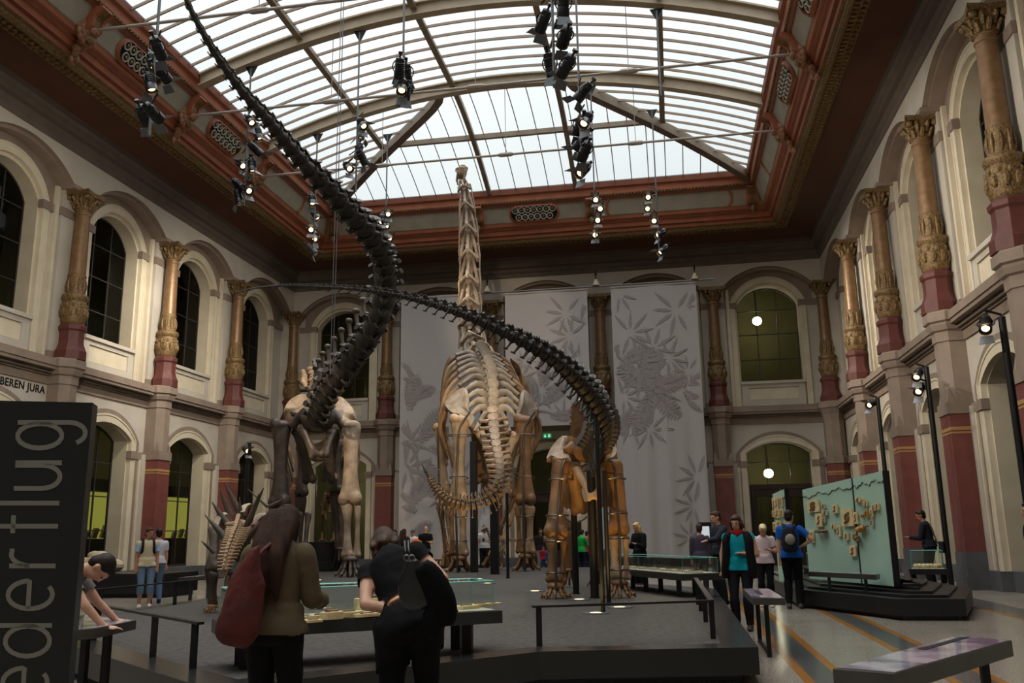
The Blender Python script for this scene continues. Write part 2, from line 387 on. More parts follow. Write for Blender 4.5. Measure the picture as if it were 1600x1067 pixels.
k.build('dark_stripe', TERRAZD, fl, smooth=0)

# ---- columns of the upper arcade
def make_column(x, y, label, rz):
    t = thing('column', label, 'column', (x, y, 6.72), 'bronze arcade columns')
    p = MB(); p.lathe([(.46, 0), (.46, .26), (.43, .3), (.37, .46), (.355, .55), (.355, .86), (.40, .92), (.41, 1.02), (.33, 1.1)], 8, ph=.5); p.build('pedestal', REDC, t, smooth=25, world=False)
    d = MB(); d.lathe([(.29, 1.08), (.33, 1.14), (.36, 1.3), (.37, 1.5), (.35, 1.72), (.33, 1.80), (.37, 1.86), (.39, 1.93), (.37, 2.0), (.30, 2.04)], 20)
    for k in range(10):
        a = 2 * PI * k / 10; d.ell((.35 * math.cos(a), .35 * math.sin(a), 1.45), (.075, .075, .17), 6, 5); d.ell((.34 * math.cos(a + .3), .34 * math.sin(a + .3), 1.66), (.06, .06, .08), 6, 4)
    d.build('ornate_drum', BRONZEO, t, world=False)
    d = MB(); d.lathe([(.27, 2.03), (.265, 2.1), (.25, 2.55), (.265, 2.58), (.265, 2.64), (.24, 2.66)], 18)
    for k in range(10):
        a = 2 * PI * k / 10; d.tube([(.25 * math.cos(a), .25 * math.sin(a), 2.05), (.275 * math.cos(a), .275 * math.sin(a), 2.3), (.25 * math.cos(a), .25 * math.sin(a), 2.52)], [.02, .045, .02], 6)
    d.build('leaf_collar', BRONZEO, t, world=False)
    s = MB(); s.lathe([(.238, 2.64), (.232, 3.2), (.215, 4.55), (.24, 4.57), (.24, 4.63), (.215, 4.65), (.215, 4.72)], 18); s.build('shaft', BRONZE, t, world=False)
    c = MB(); c.lathe([(.22, 4.70), (.25, 4.74), (.24, 4.8), (.25, 4.95), (.31, 5.1), (.36, 5.16)], 16)
    for row, (r, z0, h, n) in enumerate(((.24, 4.76, .22, 8), (.27, 4.88, .24, 8))):
        for k in range(n):
            a = 2 * PI * (k + .5 * row) / n; e = V((math.cos(a), math.sin(a), 0))
            c.tube([e * r + V((0, 0, z0)), e * (r + .04) + V((0, 0, z0 + h * .6)), e * (r + .13) + V((0, 0, z0 + h)), e * (r + .15) + V((0, 0, z0 + h * .8))], [.05, .06, .045, .02], 6)
    for k in range(4):
        a = PI / 4 + k * PI / 2; e = V((math.cos(a), math.sin(a), 0)); c.ell(e * .43 + V((0, 0, 5.1)), (.09, .09, .09), 8, 6)
    c.add([(x_ * .43, y_ * .43, z_) for z_ in (5.16, 5.30) for x_, y_ in ((-1, -1), (0, -.82), (1, -1), (.82, 0), (1, 1), (0, .82), (-1, 1), (-.82, 0))],
          [tuple(range(7, -1, -1)), tuple(range(8, 16))] + [(k, (k + 1) % 8, 8 + (k + 1) % 8, 8 + k) for k in range(8)])
    c.build('capital', BRONZEO, t, world=False)
    return t
c0 = make_column(XL + .03, side_edges[1], 'bronze arcade column on the left wall, one before the far corner', 0)
for x, y, lb in ((XL + .03, side_edges[2], 'bronze arcade column on the left wall between its second and third windows from the corner'),
                 (XL + .03, side_edges[3], 'bronze arcade column on the left wall above the dark upright sign'),
                 (XL + .03, side_edges[4], 'bronze arcade column on the left wall nearest the camera'),
                 (CC[0][0], CC[0][1], 'bronze arcade column in the far left corner'),
                 (xb[0], YB - .03, 'bronze arcade column on the back wall beside the first hanging banner'),
                 (xb[1], YB - .03, 'bronze arcade column on the back wall behind the long skeleton neck, between first and second banners'),
                 (xb[2], YB - .03, 'bronze arcade column on the back wall between second and third banners'),
                 (xb[3], YB - .03, 'bronze arcade column on the back wall right of the third banner'),
                 (CC[1][0], CC[1][1], 'bronze arcade column in the far right corner'),
                 (XR - .03, side_edges[1], 'bronze arcade column on the right wall, first from the far corner'),
                 (XR - .03, side_edges[2], 'bronze arcade column on the right wall, second from the far corner'),
                 (XR - .03, side_edges[3], 'bronze arcade column on the right wall, third from the far corner'),
                 (XR - .03, side_edges[4], 'bronze arcade column on the right wall, largest and nearest the camera')):
    copy_tree(c0, (x, y, 6.72), label=lb)

# ---- dim corridors behind the windows
OLIVE = mat('olive_corridor', '#77724a', '#6b6640', .85, scale=.6)
CORD = mat('grey_corridor', '#4a463c', '#403c33', .8, scale=.6)
for nm, T, lo, hi, mt in (('left', TL, YF, YB + 4, OLIVE), ('right', TR, YF, YB + 4, CORD), ('back', TB, XL - 4, XR + 4, OLIVE)):
    B = MB(); tbox(B, T, lo, hi, 4.6, 4.8, 0, 13.4); tbox(B, T, lo, hi, .5, 4.8, 6.0, 6.6); tbox(B, T, lo, hi, .3, 4.8, 13.2, 13.4)
    if nm == 'back':
        for e in back_edges[1:-1]: tbox(B, T, e - .3, e + .3, 4.2, 4.6, 0, 13.2)
    struct(B.build('wall_corridor_' + nm, mt, None, smooth=0))
GLOBE = emis('globe_glow', '#fff6e0', 55)
def globe(p, label, r=.21):
    t = thing('globe_lamp', label, 'lamp', p, 'corridor globe lamps')
    g = MB(); g.ell((0, 0, 0), (r, r, r * .95), 20, 12); g.build('globe', GLOBE, t, world=False)
    s = MB(); s.tube([(0, 0, r * .9), (0, 0, r + 1.3)], .015, 6); s.lathe([(.07, r * .9), (.05, r * .9 + .06)], 10); s.build('stem', BLACK, t, world=False)
    return t
gl_lab = {(4, 1): 'white globe lamp glowing behind the upper window right of the banners', (4, 0): 'white globe lamp glowing above the door right of the banners'}
bc = [(back_edges[k] + back_edges[k + 1]) / 2 for k in range(5)]
for k, up in ((0, 0), (1, 0), (3, 0), (4, 0), (1, 1), (2, 1), (3, 1), (4, 1)):  # globes behind the banners are unseen, added to keep the corridor lit
    if 1:
        x = bc[k] - .26
        globe((x, YB + 2.6, 11.05 if up else 3.97), gl_lab.get((k, up), 'white globe lamp in the %s corridor %s' % ('upper' if up else 'lower', ['window by the far left corner', 'behind the first banner, added unseen for light', 'behind the second banner, added unseen for light', 'behind the third banner, added unseen for light', ''][k])))

for y in (side_edges[1], side_edges[2], side_edges[3]):                 # unseen fill lights added behind the piers to brighten the left corridor
    l = bpy.data.lights.new('corridor_fill', 'POINT'); l.energy = 45; l.color = (1, .86, .5); l.shadow_soft_size = .15; o = bpy.data.objects.new('corridor_fill', l); COL.objects.link(o); o.location = (XL - 1.6, y, 5.5)
# ---- the great cornice and frieze (one moulding profile run round three sides)
def cornice_path(d): return [(XL + d, YF), (XL + d, YB - d), (XR - d, YB - d), (XR - d, YF)]
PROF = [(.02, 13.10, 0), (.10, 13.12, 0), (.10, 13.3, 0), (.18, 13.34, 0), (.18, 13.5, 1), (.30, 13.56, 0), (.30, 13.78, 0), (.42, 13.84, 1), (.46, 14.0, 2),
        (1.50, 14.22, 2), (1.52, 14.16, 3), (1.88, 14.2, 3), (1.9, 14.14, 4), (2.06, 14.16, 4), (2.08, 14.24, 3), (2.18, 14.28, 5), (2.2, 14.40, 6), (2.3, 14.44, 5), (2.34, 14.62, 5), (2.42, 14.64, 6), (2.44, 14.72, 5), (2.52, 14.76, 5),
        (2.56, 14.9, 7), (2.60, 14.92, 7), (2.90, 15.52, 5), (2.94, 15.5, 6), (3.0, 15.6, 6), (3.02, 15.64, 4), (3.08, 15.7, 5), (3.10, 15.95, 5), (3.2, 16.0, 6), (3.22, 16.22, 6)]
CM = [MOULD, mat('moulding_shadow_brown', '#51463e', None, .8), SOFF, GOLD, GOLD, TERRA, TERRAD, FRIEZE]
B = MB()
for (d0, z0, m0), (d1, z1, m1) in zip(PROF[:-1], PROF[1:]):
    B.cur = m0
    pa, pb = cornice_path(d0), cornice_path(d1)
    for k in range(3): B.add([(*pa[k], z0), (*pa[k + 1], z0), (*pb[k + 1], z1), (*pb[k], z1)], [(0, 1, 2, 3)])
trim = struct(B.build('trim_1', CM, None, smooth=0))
def run(d, step, fn):
    """places along the three cornice sides at inward offset d"""
    for k, (a, b) in enumerate(zip(cornice_path(d)[:-1], cornice_path(d)[1:])):
        a, b = V((*a, 0)), V((*b, 0)); n = int((b - a).length / step); t = (b - a).normalized(); inw = [V((1, 0, 0)), V((0, -1, 0)), V((-1, 0, 0))][k]
        for i in range(n):
            p = a + t * ((i + .5) * (b - a).length / n)
            if p.y > 6: fn(p, t, inw)
B = MB()
def eg(p, t, i): B.ell(p + V((0, 0, 14.17)), (.075, .075, .09), 6, 4)
run(1.62, .22, eg)
def dn(p, t, i): B.box(p + V((0, 0, 14.16)), (.09 if t.y == 0 else .13, .09 if t.x == 0 else .13, .1))
run(1.82, .2, dn)
B.build('egg_and_dart', GOLD, trim)
B = MB()
for k, (a, b) in enumerate(zip(cornice_path(1.98)[:-1], cornice_path(1.98)[1:])):
    a, b = V((*a, 14.17)), V((*b, 14.17)); n = int((b - a).length / .075)
    B.tube([a + (b - a) * (i / n) for i in range(n + 1)], [.075 if i % 2 else .055 for i in range(n + 1)], 6)
B.build('rope_moulding', GOLD, trim)
B = MB()
def lf(p, t, i): B.ell(p + V((0, 0, 15.66)), (.05, .05, .04), 5, 3)
run(3.05, .14, lf); B.build('leaf_moulding', GOLD, trim)
# frieze local frame: s along, h up the leaning face (0..1)
def frz(side, s, h, o=0.0):
    d = 2.60 + .30 * h + o * .9; z = 14.92 + .60 * h - o * .42
    return {0: V((XL + d, s, z)), 1: V((s, YB - d, z)), 2: V((XR - d, s, z))}[side]
ARCHY = [29.3, 24.2, 19.1, 14.0, 8.9]
def console(side, s):
    B = MB(); B.cur = 0
    prof = [(-.05, .02), (.1, .16), (.35, .22), (.7, .16), (.95, .26), (1.1, .34)]
    pts = cr([(a, b, 0) for a, b in prof], 12)
    for lo, hi, m, ex in ((-.24, -.13, 0, .03), (.13, .24, 0, .03), (-.13, .13, 1, 0)):
        B.cur = m
        for (a, b) in zip(pts[:-1], pts[1:]):
            P = [frz(side, s + lo, a.x, a.y + ex), frz(side, s + hi, a.x, a.y + ex), frz(side, s + hi, b.x, b.y + ex), frz(side, s + lo, b.x, b.y + ex)]
            Q = [frz(side, s + lo, a.x, 0), frz(side, s + hi, a.x, 0), frz(side, s + hi, b.x, 0), frz(side, s + lo, b.x, 0)]
            B.add(P + Q, [(0, 1, 2, 3), (0, 3, 7, 4), (1, 5, 6, 2)])
    B.cur = 0
    a, b = frz(side, s - .22, 1.12, .2), frz(side, s + .22, 1.12, .2); B.tube([a, b], .07, 10)
    B.cur = 1; q = frz(side, s, -.22, .22); B.ell(q, (.12, .12, .16), 8, 6); B.ell(q - V((0, 0, .14)), .05, 6, 4)
    B.build('console', [TERRA, GOLD], trim, smooth=30)
def grille(side, s, hl=1.02):
    def sta(hl, hh, n=10):
        o = []
        for k in range(2 * n + 2):
            a = -PI / 2 + PI * k / n if k <= n else PI / 2 + PI * (k - n - 1) / n; cx_ = (hl - .3) * (1 if k <= n else -1)
            o.append((s + cx_ + hh * math.cos(a), .5 + hh / .67 * math.sin(a)))
        return o
    B = MB(); o = sta(hl, .40); i = sta(hl, .31); n = len(o)
    B.cur = 0; B.add([frz(side, a, b, .03) for a, b in i], [tuple(range(n))])
    B.cur = 1
    for k in range(n):
        k2 = (k + 1) % n; B.add([frz(side, *o[k], .02), frz(side, *o[k2], .02), frz(side, *i[k2], .10), frz(side, *i[k], .10), frz(side, *i[k2], .03), frz(side, *i[k], .03)], [(0, 1, 2, 3), (3, 2, 4, 5)])
    p0 = frz(side, s, .5); es = (frz(side, s + 1, .5) - p0).normalized(); eh = (frz(side, s, 1) - p0).normalized(); M = Matrix((es, eh, es.cross(eh))).transposed()
    for zz, nn in ((.27, 6), (.73, 7)):
        for k in range(nn):
            c = frz(side, s + (k - (nn - 1) / 2) * .275, zz, .07); B.cur = 2; B.torus(c, .125, .025, 14, 5, M); B.cur = 3; B.ell(c, (.06, .06, .06), 6, 4)
    B.build('grille', [DARK, TERRA, MATS.get('grille_pale') or mat('grille_pale', '#b9b6ac', None, .5), GOLD], trim, smooth=40)
def hoop(side, s, sg):
    """painted terracotta arc closing a long frieze panel"""
    B = MB(); pts = [(s + sg * .12 * math.cos(a) * 1.2, .5 + .48 * math.sin(a)) for a in [(-PI / 2 + PI * k / 10) for k in range(11)]]
    B.tube([frz(side, a, b, .02) for a, b in pts], .05, 6); B.build('panel_arc', TERRA, trim)
for y in ARCHY[:4]:
    for sd in (0, 2): console(sd, y + .3)
for y in (26.75, 21.65, 16.55): grille(0, y); grille(2, y)
for x in (xb[1], xb[2]): console(1, x)
console(1, XR - 3.0); console(1, XL + 3.0)
grille(1, (xb[1] + xb[2]) / 2)
for x, sg in ((xb[1] - .8, 1), (xb[2] + .8, -1), (XR - 4.0, 1), (XL + 4.0, -1)): hoop(1, x, sg)
for sd in (0, 2):
    for y, sg in ((30.1, -1), (33.4, 1)): hoop(sd, y, sg)

# ---- the glazed roof
SX0, SX1, SYB, SZ = XL + 3.22, XR - 3.22, YB - 3.22, 16.22
SXC, SHW = (SX0 + SX1) / 2, (SX1 - SX0) / 2
RISE = 1.72
def barrel(x): o = (x - SXC) / SHW; return SZ + RISE * (1 - o * o)
YH = 29.3
def hipz(y): v = (SYB - y) / (SYB - YH); return SZ + 1.60 * (1 - (1 - v) ** 1.7) if v < 1 else 99
def zroof(x, y): return min(barrel(x), hipz(y))
def hip_x(y, sg): return SXC + sg * SHW * math.sqrt(max(0, 1 - (hipz(y) - SZ) / RISE))
m = bpy.data.materials.new('frosted_roof_glass'); m.use_nodes = True; nt = m.node_tree; N = nt.nodes; L = nt.links; N.clear()
o_ = N.new('ShaderNodeOutputMaterial'); t_ = N.new('ShaderNodeBsdfTransparent'); t_.inputs[0].default_value = (.97, .985, 1, 1)
d_ = N.new('ShaderNodeBsdfTranslucent'); d_.inputs[0].default_value = (.9, .95, .95, 1); mx = N.new('ShaderNodeMixShader'); mx.inputs[0].default_value = .12
L.new(t_.outputs[0], mx.inputs[1]); L.new(d_.outputs[0], mx.inputs[2]); L.new(mx.outputs[0], o_.inputs[0])
ROOFG = m
G = MB(); ys = [YF + (YH - YF) * k / 8 for k in range(9)]; nx = 40
for y0, y1 in zip(ys[:-1], ys[1:]):
    for k in range(nx):
        xa, xc = SX0 + 2 * SHW * k / nx, SX0 + 2 * SHW * (k + 1) / nx
        G.add([(xa, y0, barrel(xa)), (xc, y0, barrel(xc)), (xc, y1, barrel(xc)), (xa, y1, barrel(xa))], [(0, 1, 2, 3)])
ns = 14
for k in range(ns):
    y0, y1 = YH + (SYB - YH) * k / ns, YH + (SYB - YH) * (k + 1) / ns
    for sg in (-1, 1):
        a0, a1 = hip_x(y0, sg), hip_x(y1, sg); e = SXC + sg * SHW; mm = 10
        for j in range(mm):
            p = [(a0 + (e - a0) * j / mm, y0), (a0 + (e - a0) * (j + 1) / mm, y0), (a1 + (e - a1) * (j + 1) / mm, y1), (a1 + (e - a1) * j / mm, y1)]
            G.add([(x, y, barrel(x)) for x, y in p], [(0, 1, 2, 3)])
    G.add([(hip_x(y0, -1), y0, hipz(y0)), (hip_x(y0, 1), y0, hipz(y0)), (hip_x(y1, 1), y1, hipz(y1)), (hip_x(y1, -1), y1, hipz(y1))], [(0, 1, 2, 3)])
sky = struct(G.build('ceiling', ROOFG, None, smooth=60))
def bar_arc(mb, y, w, h, x0=None, x1=None, n=36):
    x0 = SX0 if x0 is None else x0; x1 = SX1 if x1 is None else x1
    P = [(x0 + (x1 - x0) * k / n) for k in range(n + 1)]
    for a, b in zip(P[:-1], P[1:]):
        za, zb = barrel(a), barrel(b)
        mb.add([(a, y - w, za), (a, y + w, za), (a, y + w, za - h), (a, y - w, za - h), (b, y - w, zb), (b, y + w, zb), (b, y + w, zb - h), (b, y - w, zb - h)],
               [(0, 4, 5, 1), (1, 5, 6, 2), (2, 6, 7, 3), (3, 7, 4, 0)])
for y in ARCHY + [3.8, -1.3]:
    B = MB(); bar_arc(B, y, .03, .44); bar_arc(B, y, .14, .06)
    P = [(SX0 + 2 * SHW * k / 36) for k in range(37)]
    for a, b in zip(P[:-1], P[1:]):
        za, zb = barrel(a) - .42, barrel(b) - .42
        B.add([(a, y - .15, za), (a, y + .15, za), (a, y + .15, za - .05), (a, y - .15, za - .05), (b, y - .15, zb), (b, y + .15, zb), (b, y + .15, zb - .05), (b, y - .15, zb - .05)], [(0, 4, 5, 1), (1, 5, 6, 2), (2, 6, 7, 3), (3, 7, 4, 0)])
    B.build('roof_arch', mat('arch_paint', '#b3a48e', '#a89983', .5, .1, scale=3) if 'arch_paint' not in MATS else MATS['arch_paint'], sky, smooth=0)
B = MB()                                                                 # slender glazing bars of the barrel
ybars = []
for i in range(len(ARCHY)):
    a = ARCHY[i]; b = ARCHY[i + 1] if i + 1 < len(ARCHY) else 3.8
    ybars += [a + (b - a) * k / 8 for k in range(1, 8)]
ybars += [3.8 - .64 * k for k in range(1, 12)]
for y in ybars: bar_arc(B, y, .022, .09)
for k in range(1, 10):                                                   # bars of the side slopes beyond the last arch
    y = YH + (SYB - YH) * k / 10
    for sg in (-1, 1): bar_arc(B, y, .022, .09, hip_x(y, sg), SXC + sg * SHW, 14)
B.build('glazing_bars', mat('glazing_bar', '#93806f', None, .5, .1), sky, smooth=0)
B = MB()                                                                 # bars of the hipped end
for k in range(-12, 13):
    x = SXC + k * .72
    if abs(x - SXC) > SHW - .3: continue
    y0 = YH
    if barrel(x) < hipz(YH):
        lo, hi = YH, SYB
        for _ in range(30):
            mid = (lo + hi) / 2
            if hipz(mid) > barrel(x): lo = mid
            else: hi = mid
        y0 = lo
    B.tube([(x, y0 + (SYB - y0) * j / 8, hipz(min(y0 + (SYB - y0) * j / 8 + 1e-4, SYB)) - .03) for j in range(9)], .02, 4)
B.build('glazing_bars', MATS['glazing_bar'], sky, smooth=0)
PX = [SXC - 5.7, SXC - 1.9, SXC + 1.9, SXC + 5.7]
for x in PX:
    B = MB(); yend = YH if abs(x - SXC) < 3 else 32.6
    B.box((x, (YF + yend) / 2, barrel(x) - .1), (.12, yend - YF, .2)); B.box((x, (YF + yend) / 2, barrel(x) - .21), (.2, yend - YF, .03))
    if abs(x - SXC) < 3:
        for j in range(8):
            y0, y1 = YH + (SYB - YH) * j / 8, YH + (SYB - YH) * (j + 1) / 8
            B.tube([(x, y0, min(hipz(y0 + 1e-4), barrel(x)) - .12), (x, y1, hipz(y1) - .12)], [(.13, .13)] * 2, 4, ph=.5)
    B.build('roof_purlin', IRON, sky, smooth=0)
for sg in (-1, 1):
    B = MB(); pts = [(hip_x(YH + (SYB - YH) * j / 14 + 1e-4, sg), YH + (SYB - YH) * j / 14, hipz(YH + (SYB - YH) * j / 14 + 1e-4) - .2) for j in range(15)]
    B.tube(pts, [(.12, .3)] * 15, 4, ph=.5); B.tube([V(p) - V((0, 0, .2)) for p in pts], [(.22, .05)] * 15, 4, ph=.5); B.build('hip_rafter', IROND, sky, smooth=0)
B = MB(); yp = 32.68; a, b = hip_x(yp, -1), hip_x(yp, 1); B.box(((a + b) / 2, yp, hipz(yp) - .1), (b - a, .16, .2)); B.build('hip_purlin', IRON, sky, smooth=0)
# solid roof round the glazing keeps the sky out
B = MB(); z = 16.25
for x0, x1, y0, y1 in ((XL - 6, SX0, YF - 1, YB + 6), (SX1, XR + 6, YF - 1, YB + 6), (SX0, SX1, SYB, YB + 6)): B.box(((x0 + x1) / 2, (y0 + y1) / 2, z), (x1 - x0, y1 - y0, .03))
for x in (XL - 5, XR + 5): B.box((x, (YF + YB) / 2, 8), (.3, YB - YF + 12, 17))
B.box(((XL + XR) / 2, YB + 5, 8), (XR - XL + 12, .3, 17))
B.box(((XL + XR) / 2, YF - .6, 17.2), (XR - XL + 12, .3, 2.4))
struct(B.build('ceiling_roof', ROOF, None, smooth=0))

# ---- tie rods with lion heads
HEADM = mat('lion_plaster', '#a87a5a', '#7c5138', .6, scale=12, bump=.6, bscale=25)
def lion(p, inw, label):
    t = thing('lion_head', label, 'ornament', p, 'lion head ornaments')
    f = V(inw); sd = V((0, 1, 0)); B = MB()
    B.ell((0, 0, 0), (.26, .26, .3), 12, 8); B.ell(f * .2 + V((0, 0, -.06)), (.16, .16, .14), 10, 6); B.ell(f * .1 + V((0, 0, .12)), (.2, .2, .14), 8, 6)
    for k in range(16):
        a = 2 * PI * k / 16; q = sd * math.cos(a) * .33 + V((0, 0, math.sin(a) * .36)); B.ell(q - f * .02, (.09, .09, .12), 6, 5); B.ell(q * .8 + f * .07, (.07, .07, .09), 6, 4)
    for k in range(6): B.ell(-f * (.12 + .05 * k) + V((0, .1 * math.sin(k * 2), -.32 - .1 * k)), (.14 - .012 * k, .14 - .012 * k, .12), 7, 5)
    for sg in (-1, 1): B.ell(sd * sg * .2 + V((0, 0, .28)), (.07, .07, .09), 6, 5)
    o = B.build('head', HEADM, t, world=False); m_ = o.modifiers.new('blend', 'REMESH'); m_.mode = 'VOXEL'; m_.voxel_size = .022; m_.use_smooth_shade = True; return t
TIEZ = 14.95
nmz = ['far', 'middle', 'near', 'overhead']
for i, y in enumerate(ARCHY[:4]):
    y += .3; d = 2.62
    a, b = V((XL + d + .3, y, TIEZ)), V((XR - d - .3, y, TIEZ))
    where = ['nearest the back wall', 'second from the back wall', 'third from the back wall', 'fourth from the back wall'][i]
    lion((XL + d, y, TIEZ), (1, 0, 0), 'terracotta lion head on the left frieze, %s' % where)
    lion((XR - d, y, TIEZ), (-1, 0, 0), 'terracotta lion head on the right frieze, %s' % where)
    t = thing('tie_rod', 'pale iron tie rod spanning the hall under the roof, %s' % where, 'tie rod', (a + b) / 2)
    r = MB(); r.tube([a, b], .045, 8); r.build('rod', RODM, t)
    for u in (.25, .5, .75):
        p = a + (b - a) * u; k = MB(); k.tube([p - V((.28, 0, 0)), p - V((.2, 0, 0)), p + V((.2, 0, 0)), p + V((.28, 0, 0))], [.05, .085, .085, .05], 8); k.build('turnbuckle', RODM, t)
        k = MB(); k.tube([p, V((p.x, p.y, barrel(p.x) - .05))], .012, 5); k.build('hanger', RODM, t)
# ================================================================== SKELETONS
PZ = .33                                                                 # top of the display platform
BONE = mat('bone_tan', '#b59a78', '#8a6c4c', .6, scale=2.2, bump=.35, bscale=9)
BONEG = mat('bone_grey', '#9c8f7e', '#766756', .65, scale=3, bump=.35, bscale=9)
BONEB = mat('bone_brown', '#8f6a44', '#6a4a2c', .55, scale=2.5, bump=.35, bscale=9)
BONED = mat('bone_dark', '#5a4c40', '#3a3029', .5, scale=3, bump=.4, bscale=9)
BONEK = mat('bone_black_shaded_tail', '#38312b', '#28231f', .5, scale=4, bump=.4, bscale=12)
BONEL = mat('bone_pale', '#b5a08a', '#87725e', .6, scale=3, bump=.35, bscale=9)
ARMA = mat('armature_steel', '#5a534b', None, .35, .7)
def lb(mb, a, b, r, f0=1.7, f1=1.7, bend=(0, 0, 0), n=10, flat=.8, up=(0, 1, 0), cond=True):
    """long bone from a to b: waisted shaft, flared ends, paired condyles at b"""
    a, b, bend = V(a), V(b), V(bend); pts = []; rad = []
    for i in range(13):
        t = i / 12; pts.append(a.lerp(b, t) + bend * math.sin(PI * t))
        e = f0 if t < .5 else f1; k = abs(2 * t - 1) ** 2.3; k = 1 + (e - 1) * k
        if i in (0, 12): k *= .78
        rad.append((r * k, r * k * (flat if .1 < t < .9 else flat * .85)))
    mb.tube(pts, rad, n, up=up)
    if cond:
        t = (b - a).normalized(); s = V(up).cross(t)
        if s.length < .1: s = V((1, 0, 0))
        s.normalize()
        for sg in (-1, 1): mb.ell(b + s * sg * r * f1 * .45 - t * r * .35, (r * f1 * .5, r * f1 * .62, r * f1 * .6), 9, 6)
        mb.ell(a + t * r * .3, (r * f0 * .8, r * f0 * .62, r * f0 * .5), 9, 6); mb.ell(a + s * r * f0 * .55 - t * r * .1, r * f0 * .5, 8, 6)
    return mb
def frame(p, t, up):
    y = V(t).normalized(); x = y.cross(V(up))
    if x.length < 1e-4: x = V((1, 0, 0))
    x.normalize(); z = x.cross(y)
    return Matrix(((x.x, y.x, z.x, p.x), (x.y, y.y, z.y, p.y), (x.z, y.z, z.z, p.z), (0, 0, 0, 1)))
def vert(cr_=.32, sh=.9, sw=.16, tl=.6, tup=.15, chev=.7, bif=False, knob=.0):
    """one vertebra, unit length along y, spine along +z"""
    B = MB(); B.tube([(0, -.46, 0), (0, -.36, 0), (0, 0, 0), (0, .36, 0), (0, .5, 0)], [cr_, cr_ * 1.02, cr_ * .72, cr_ * 1.02, cr_ * .7], 10)
    if sh:
        B.tube([(0, .1, cr_ * .6), (0, .02, cr_ + .12), (0, -.08, cr_ + sh * .6), (0, -.18, cr_ + sh)], [(.12, .3), (sw * .7, .22), (sw * .6, .2), (sw + knob, .22 + knob)], 8, up=(0, 1, 0))
        for sg in (-1, 1):
            B.tube([(sg * .1, -.15, cr_ + .1), (sg * .17, -.5, cr_ + .2)], [.1, .07], 6); B.tube([(sg * .1, .2, cr_ + .06), (sg * .18, .58, cr_ + .14)], [.1, .07], 6)
    if tl:
        for sg in (-1, 1): B.tube([(sg * cr_ * .6, .05, .08), (sg * (cr_ + tl * .5), 0, .08 + tup * .6), (sg * (cr_ + tl), -.1, .08 + tup)], [.16, .1, .13], 7)
    if chev:
        for sg in (-1, 1): B.tube([(sg * .14, -.45, -cr_ * .8), (sg * .09, -.55, -cr_ - chev * .5), (0, -.7, -cr_ - chev)], [.07, .06, .07], 6)
        B.tube([(0, -.5, -cr_ - chev), (0, -.95, -cr_ - chev * 1.05)], [(.07, .06), (.1, .05)], 6)
    return B
def neckvert():
    """long cervical seen from behind: diamond of laminae round a hollow"""
    B = MB(); B.tube([(0, -.5, -.12), (0, -.3, -.12), (0, .1, -.14), (0, .45, -.12), (0, .56, -.12)], [.24, .22, .13, .2, .1], 10)
    for sg in (-1, 1):
        B.tube([(0, -.18, .34), (sg * .2, -.34, .28), (sg * .40, -.52, .2), (sg * .42, -.62, .1)], [(.07, .09), (.07, .1), (.08, .1), .06], 7)
        B.tube([(sg * .42, -.55, .12), (sg * .33, -.1, .05), (sg * .2, .4, .05), (sg * .16, .62, .1)], [(.08, .1), (.07, .09), (.08, .09), .06], 7)
        B.tube([(sg * .1, .1, -.2), (sg * .42, .12, -.18), (sg * .46, -.3, -.22), (sg * .42, -1.1, -.25)], [.09, .07, .05, .025], 6)
    B.tube([(0, .45, .12), (0, .1, .24), (0, -.2, .36), (0, -.34, .34)], [(.1, .06), (.08, .06), (.1, .1), .06], 8)
    return B
def chain(t, mesh_for, pts, sizes, up, mname, mat_, n, gap=1.0, flip=False, warp=1.0):
    """vertebrae along a curve; sizes interpolated (w, len is from spacing); returns points"""
    F_ = cr(pts, 401); P = [F_[round(400 * (1 - (1 - i / n) ** warp))] for i in range(n + 1)]; SF = lerpl(sizes, 401); S = [SF[round(400 * (1 - (1 - i / n) ** warp))] for i in range(n)]; objs = {}
    off = V(t.location)
    for i in range(n):
        a, b = P[i], P[i + 1]
        if flip: a, b = b, a
        key = mesh_for(i / n)
        if key not in objs:
            o = VERTS[key].build(mname, mat_[key] if isinstance(mat_, dict) else mat_, t, world=False); objs[key] = o
        else:
            o = objs[key].copy(); COL.objects.link(o); o.parent = t
        L_ = (b - a).length * gap; w, h = S[i] if isinstance(S[i], tuple) else (S[i], S[i])
        u = up(i / n) if callable(up) else up
        M = frame((a + b) / 2 - off, b - a, u) @ Matrix.Diagonal((w, L_, h, 1))
        o.matrix_local = M
    return P
VERTS = {'dip': vert(.46, .32, .3, .18, .1, .2, knob=.06), 'dipm': vert(.46, .2, .22, 0, 0, .25), 'dorsal': vert(.36, 1.0, .2, .9, .35, 0), 'prox': vert(.36, .8, .16, .75, .05, .75), 'proxk': vert(.40, 1.25, .12, .5, .05, 0, knob=.07), 'mid': vert(.36, .5, .13, .3, .05, .6), 'dist': vert(.36, .25, .12, 0, 0, .42), 'whip': vert(.36, 0, 0, 0, 0, 0), 'neck': neckvert(), 'chain': vert(.38, .26, .22, .25, .1, .42), 'tall': vert(.34, 2.0, .42, .5, .3, 0), 'low': vert(.38, .28, .14, .3, .0, .0)}
def rib(mb, a, out, down, inn, r=.045, tail=None):
    """rib head at a; out = shoulder point, down = lowest point"""
    pts = cr([a, out, V(out).lerp(V(down), .5) + V(inn) * .5, down], 14)
    mb.tube(pts, [(r * .8, r * .6)] + [(r * (1.25 - .5 * i / 13), r * .62) for i in range(13)], 6, up=(0, 1, 0))
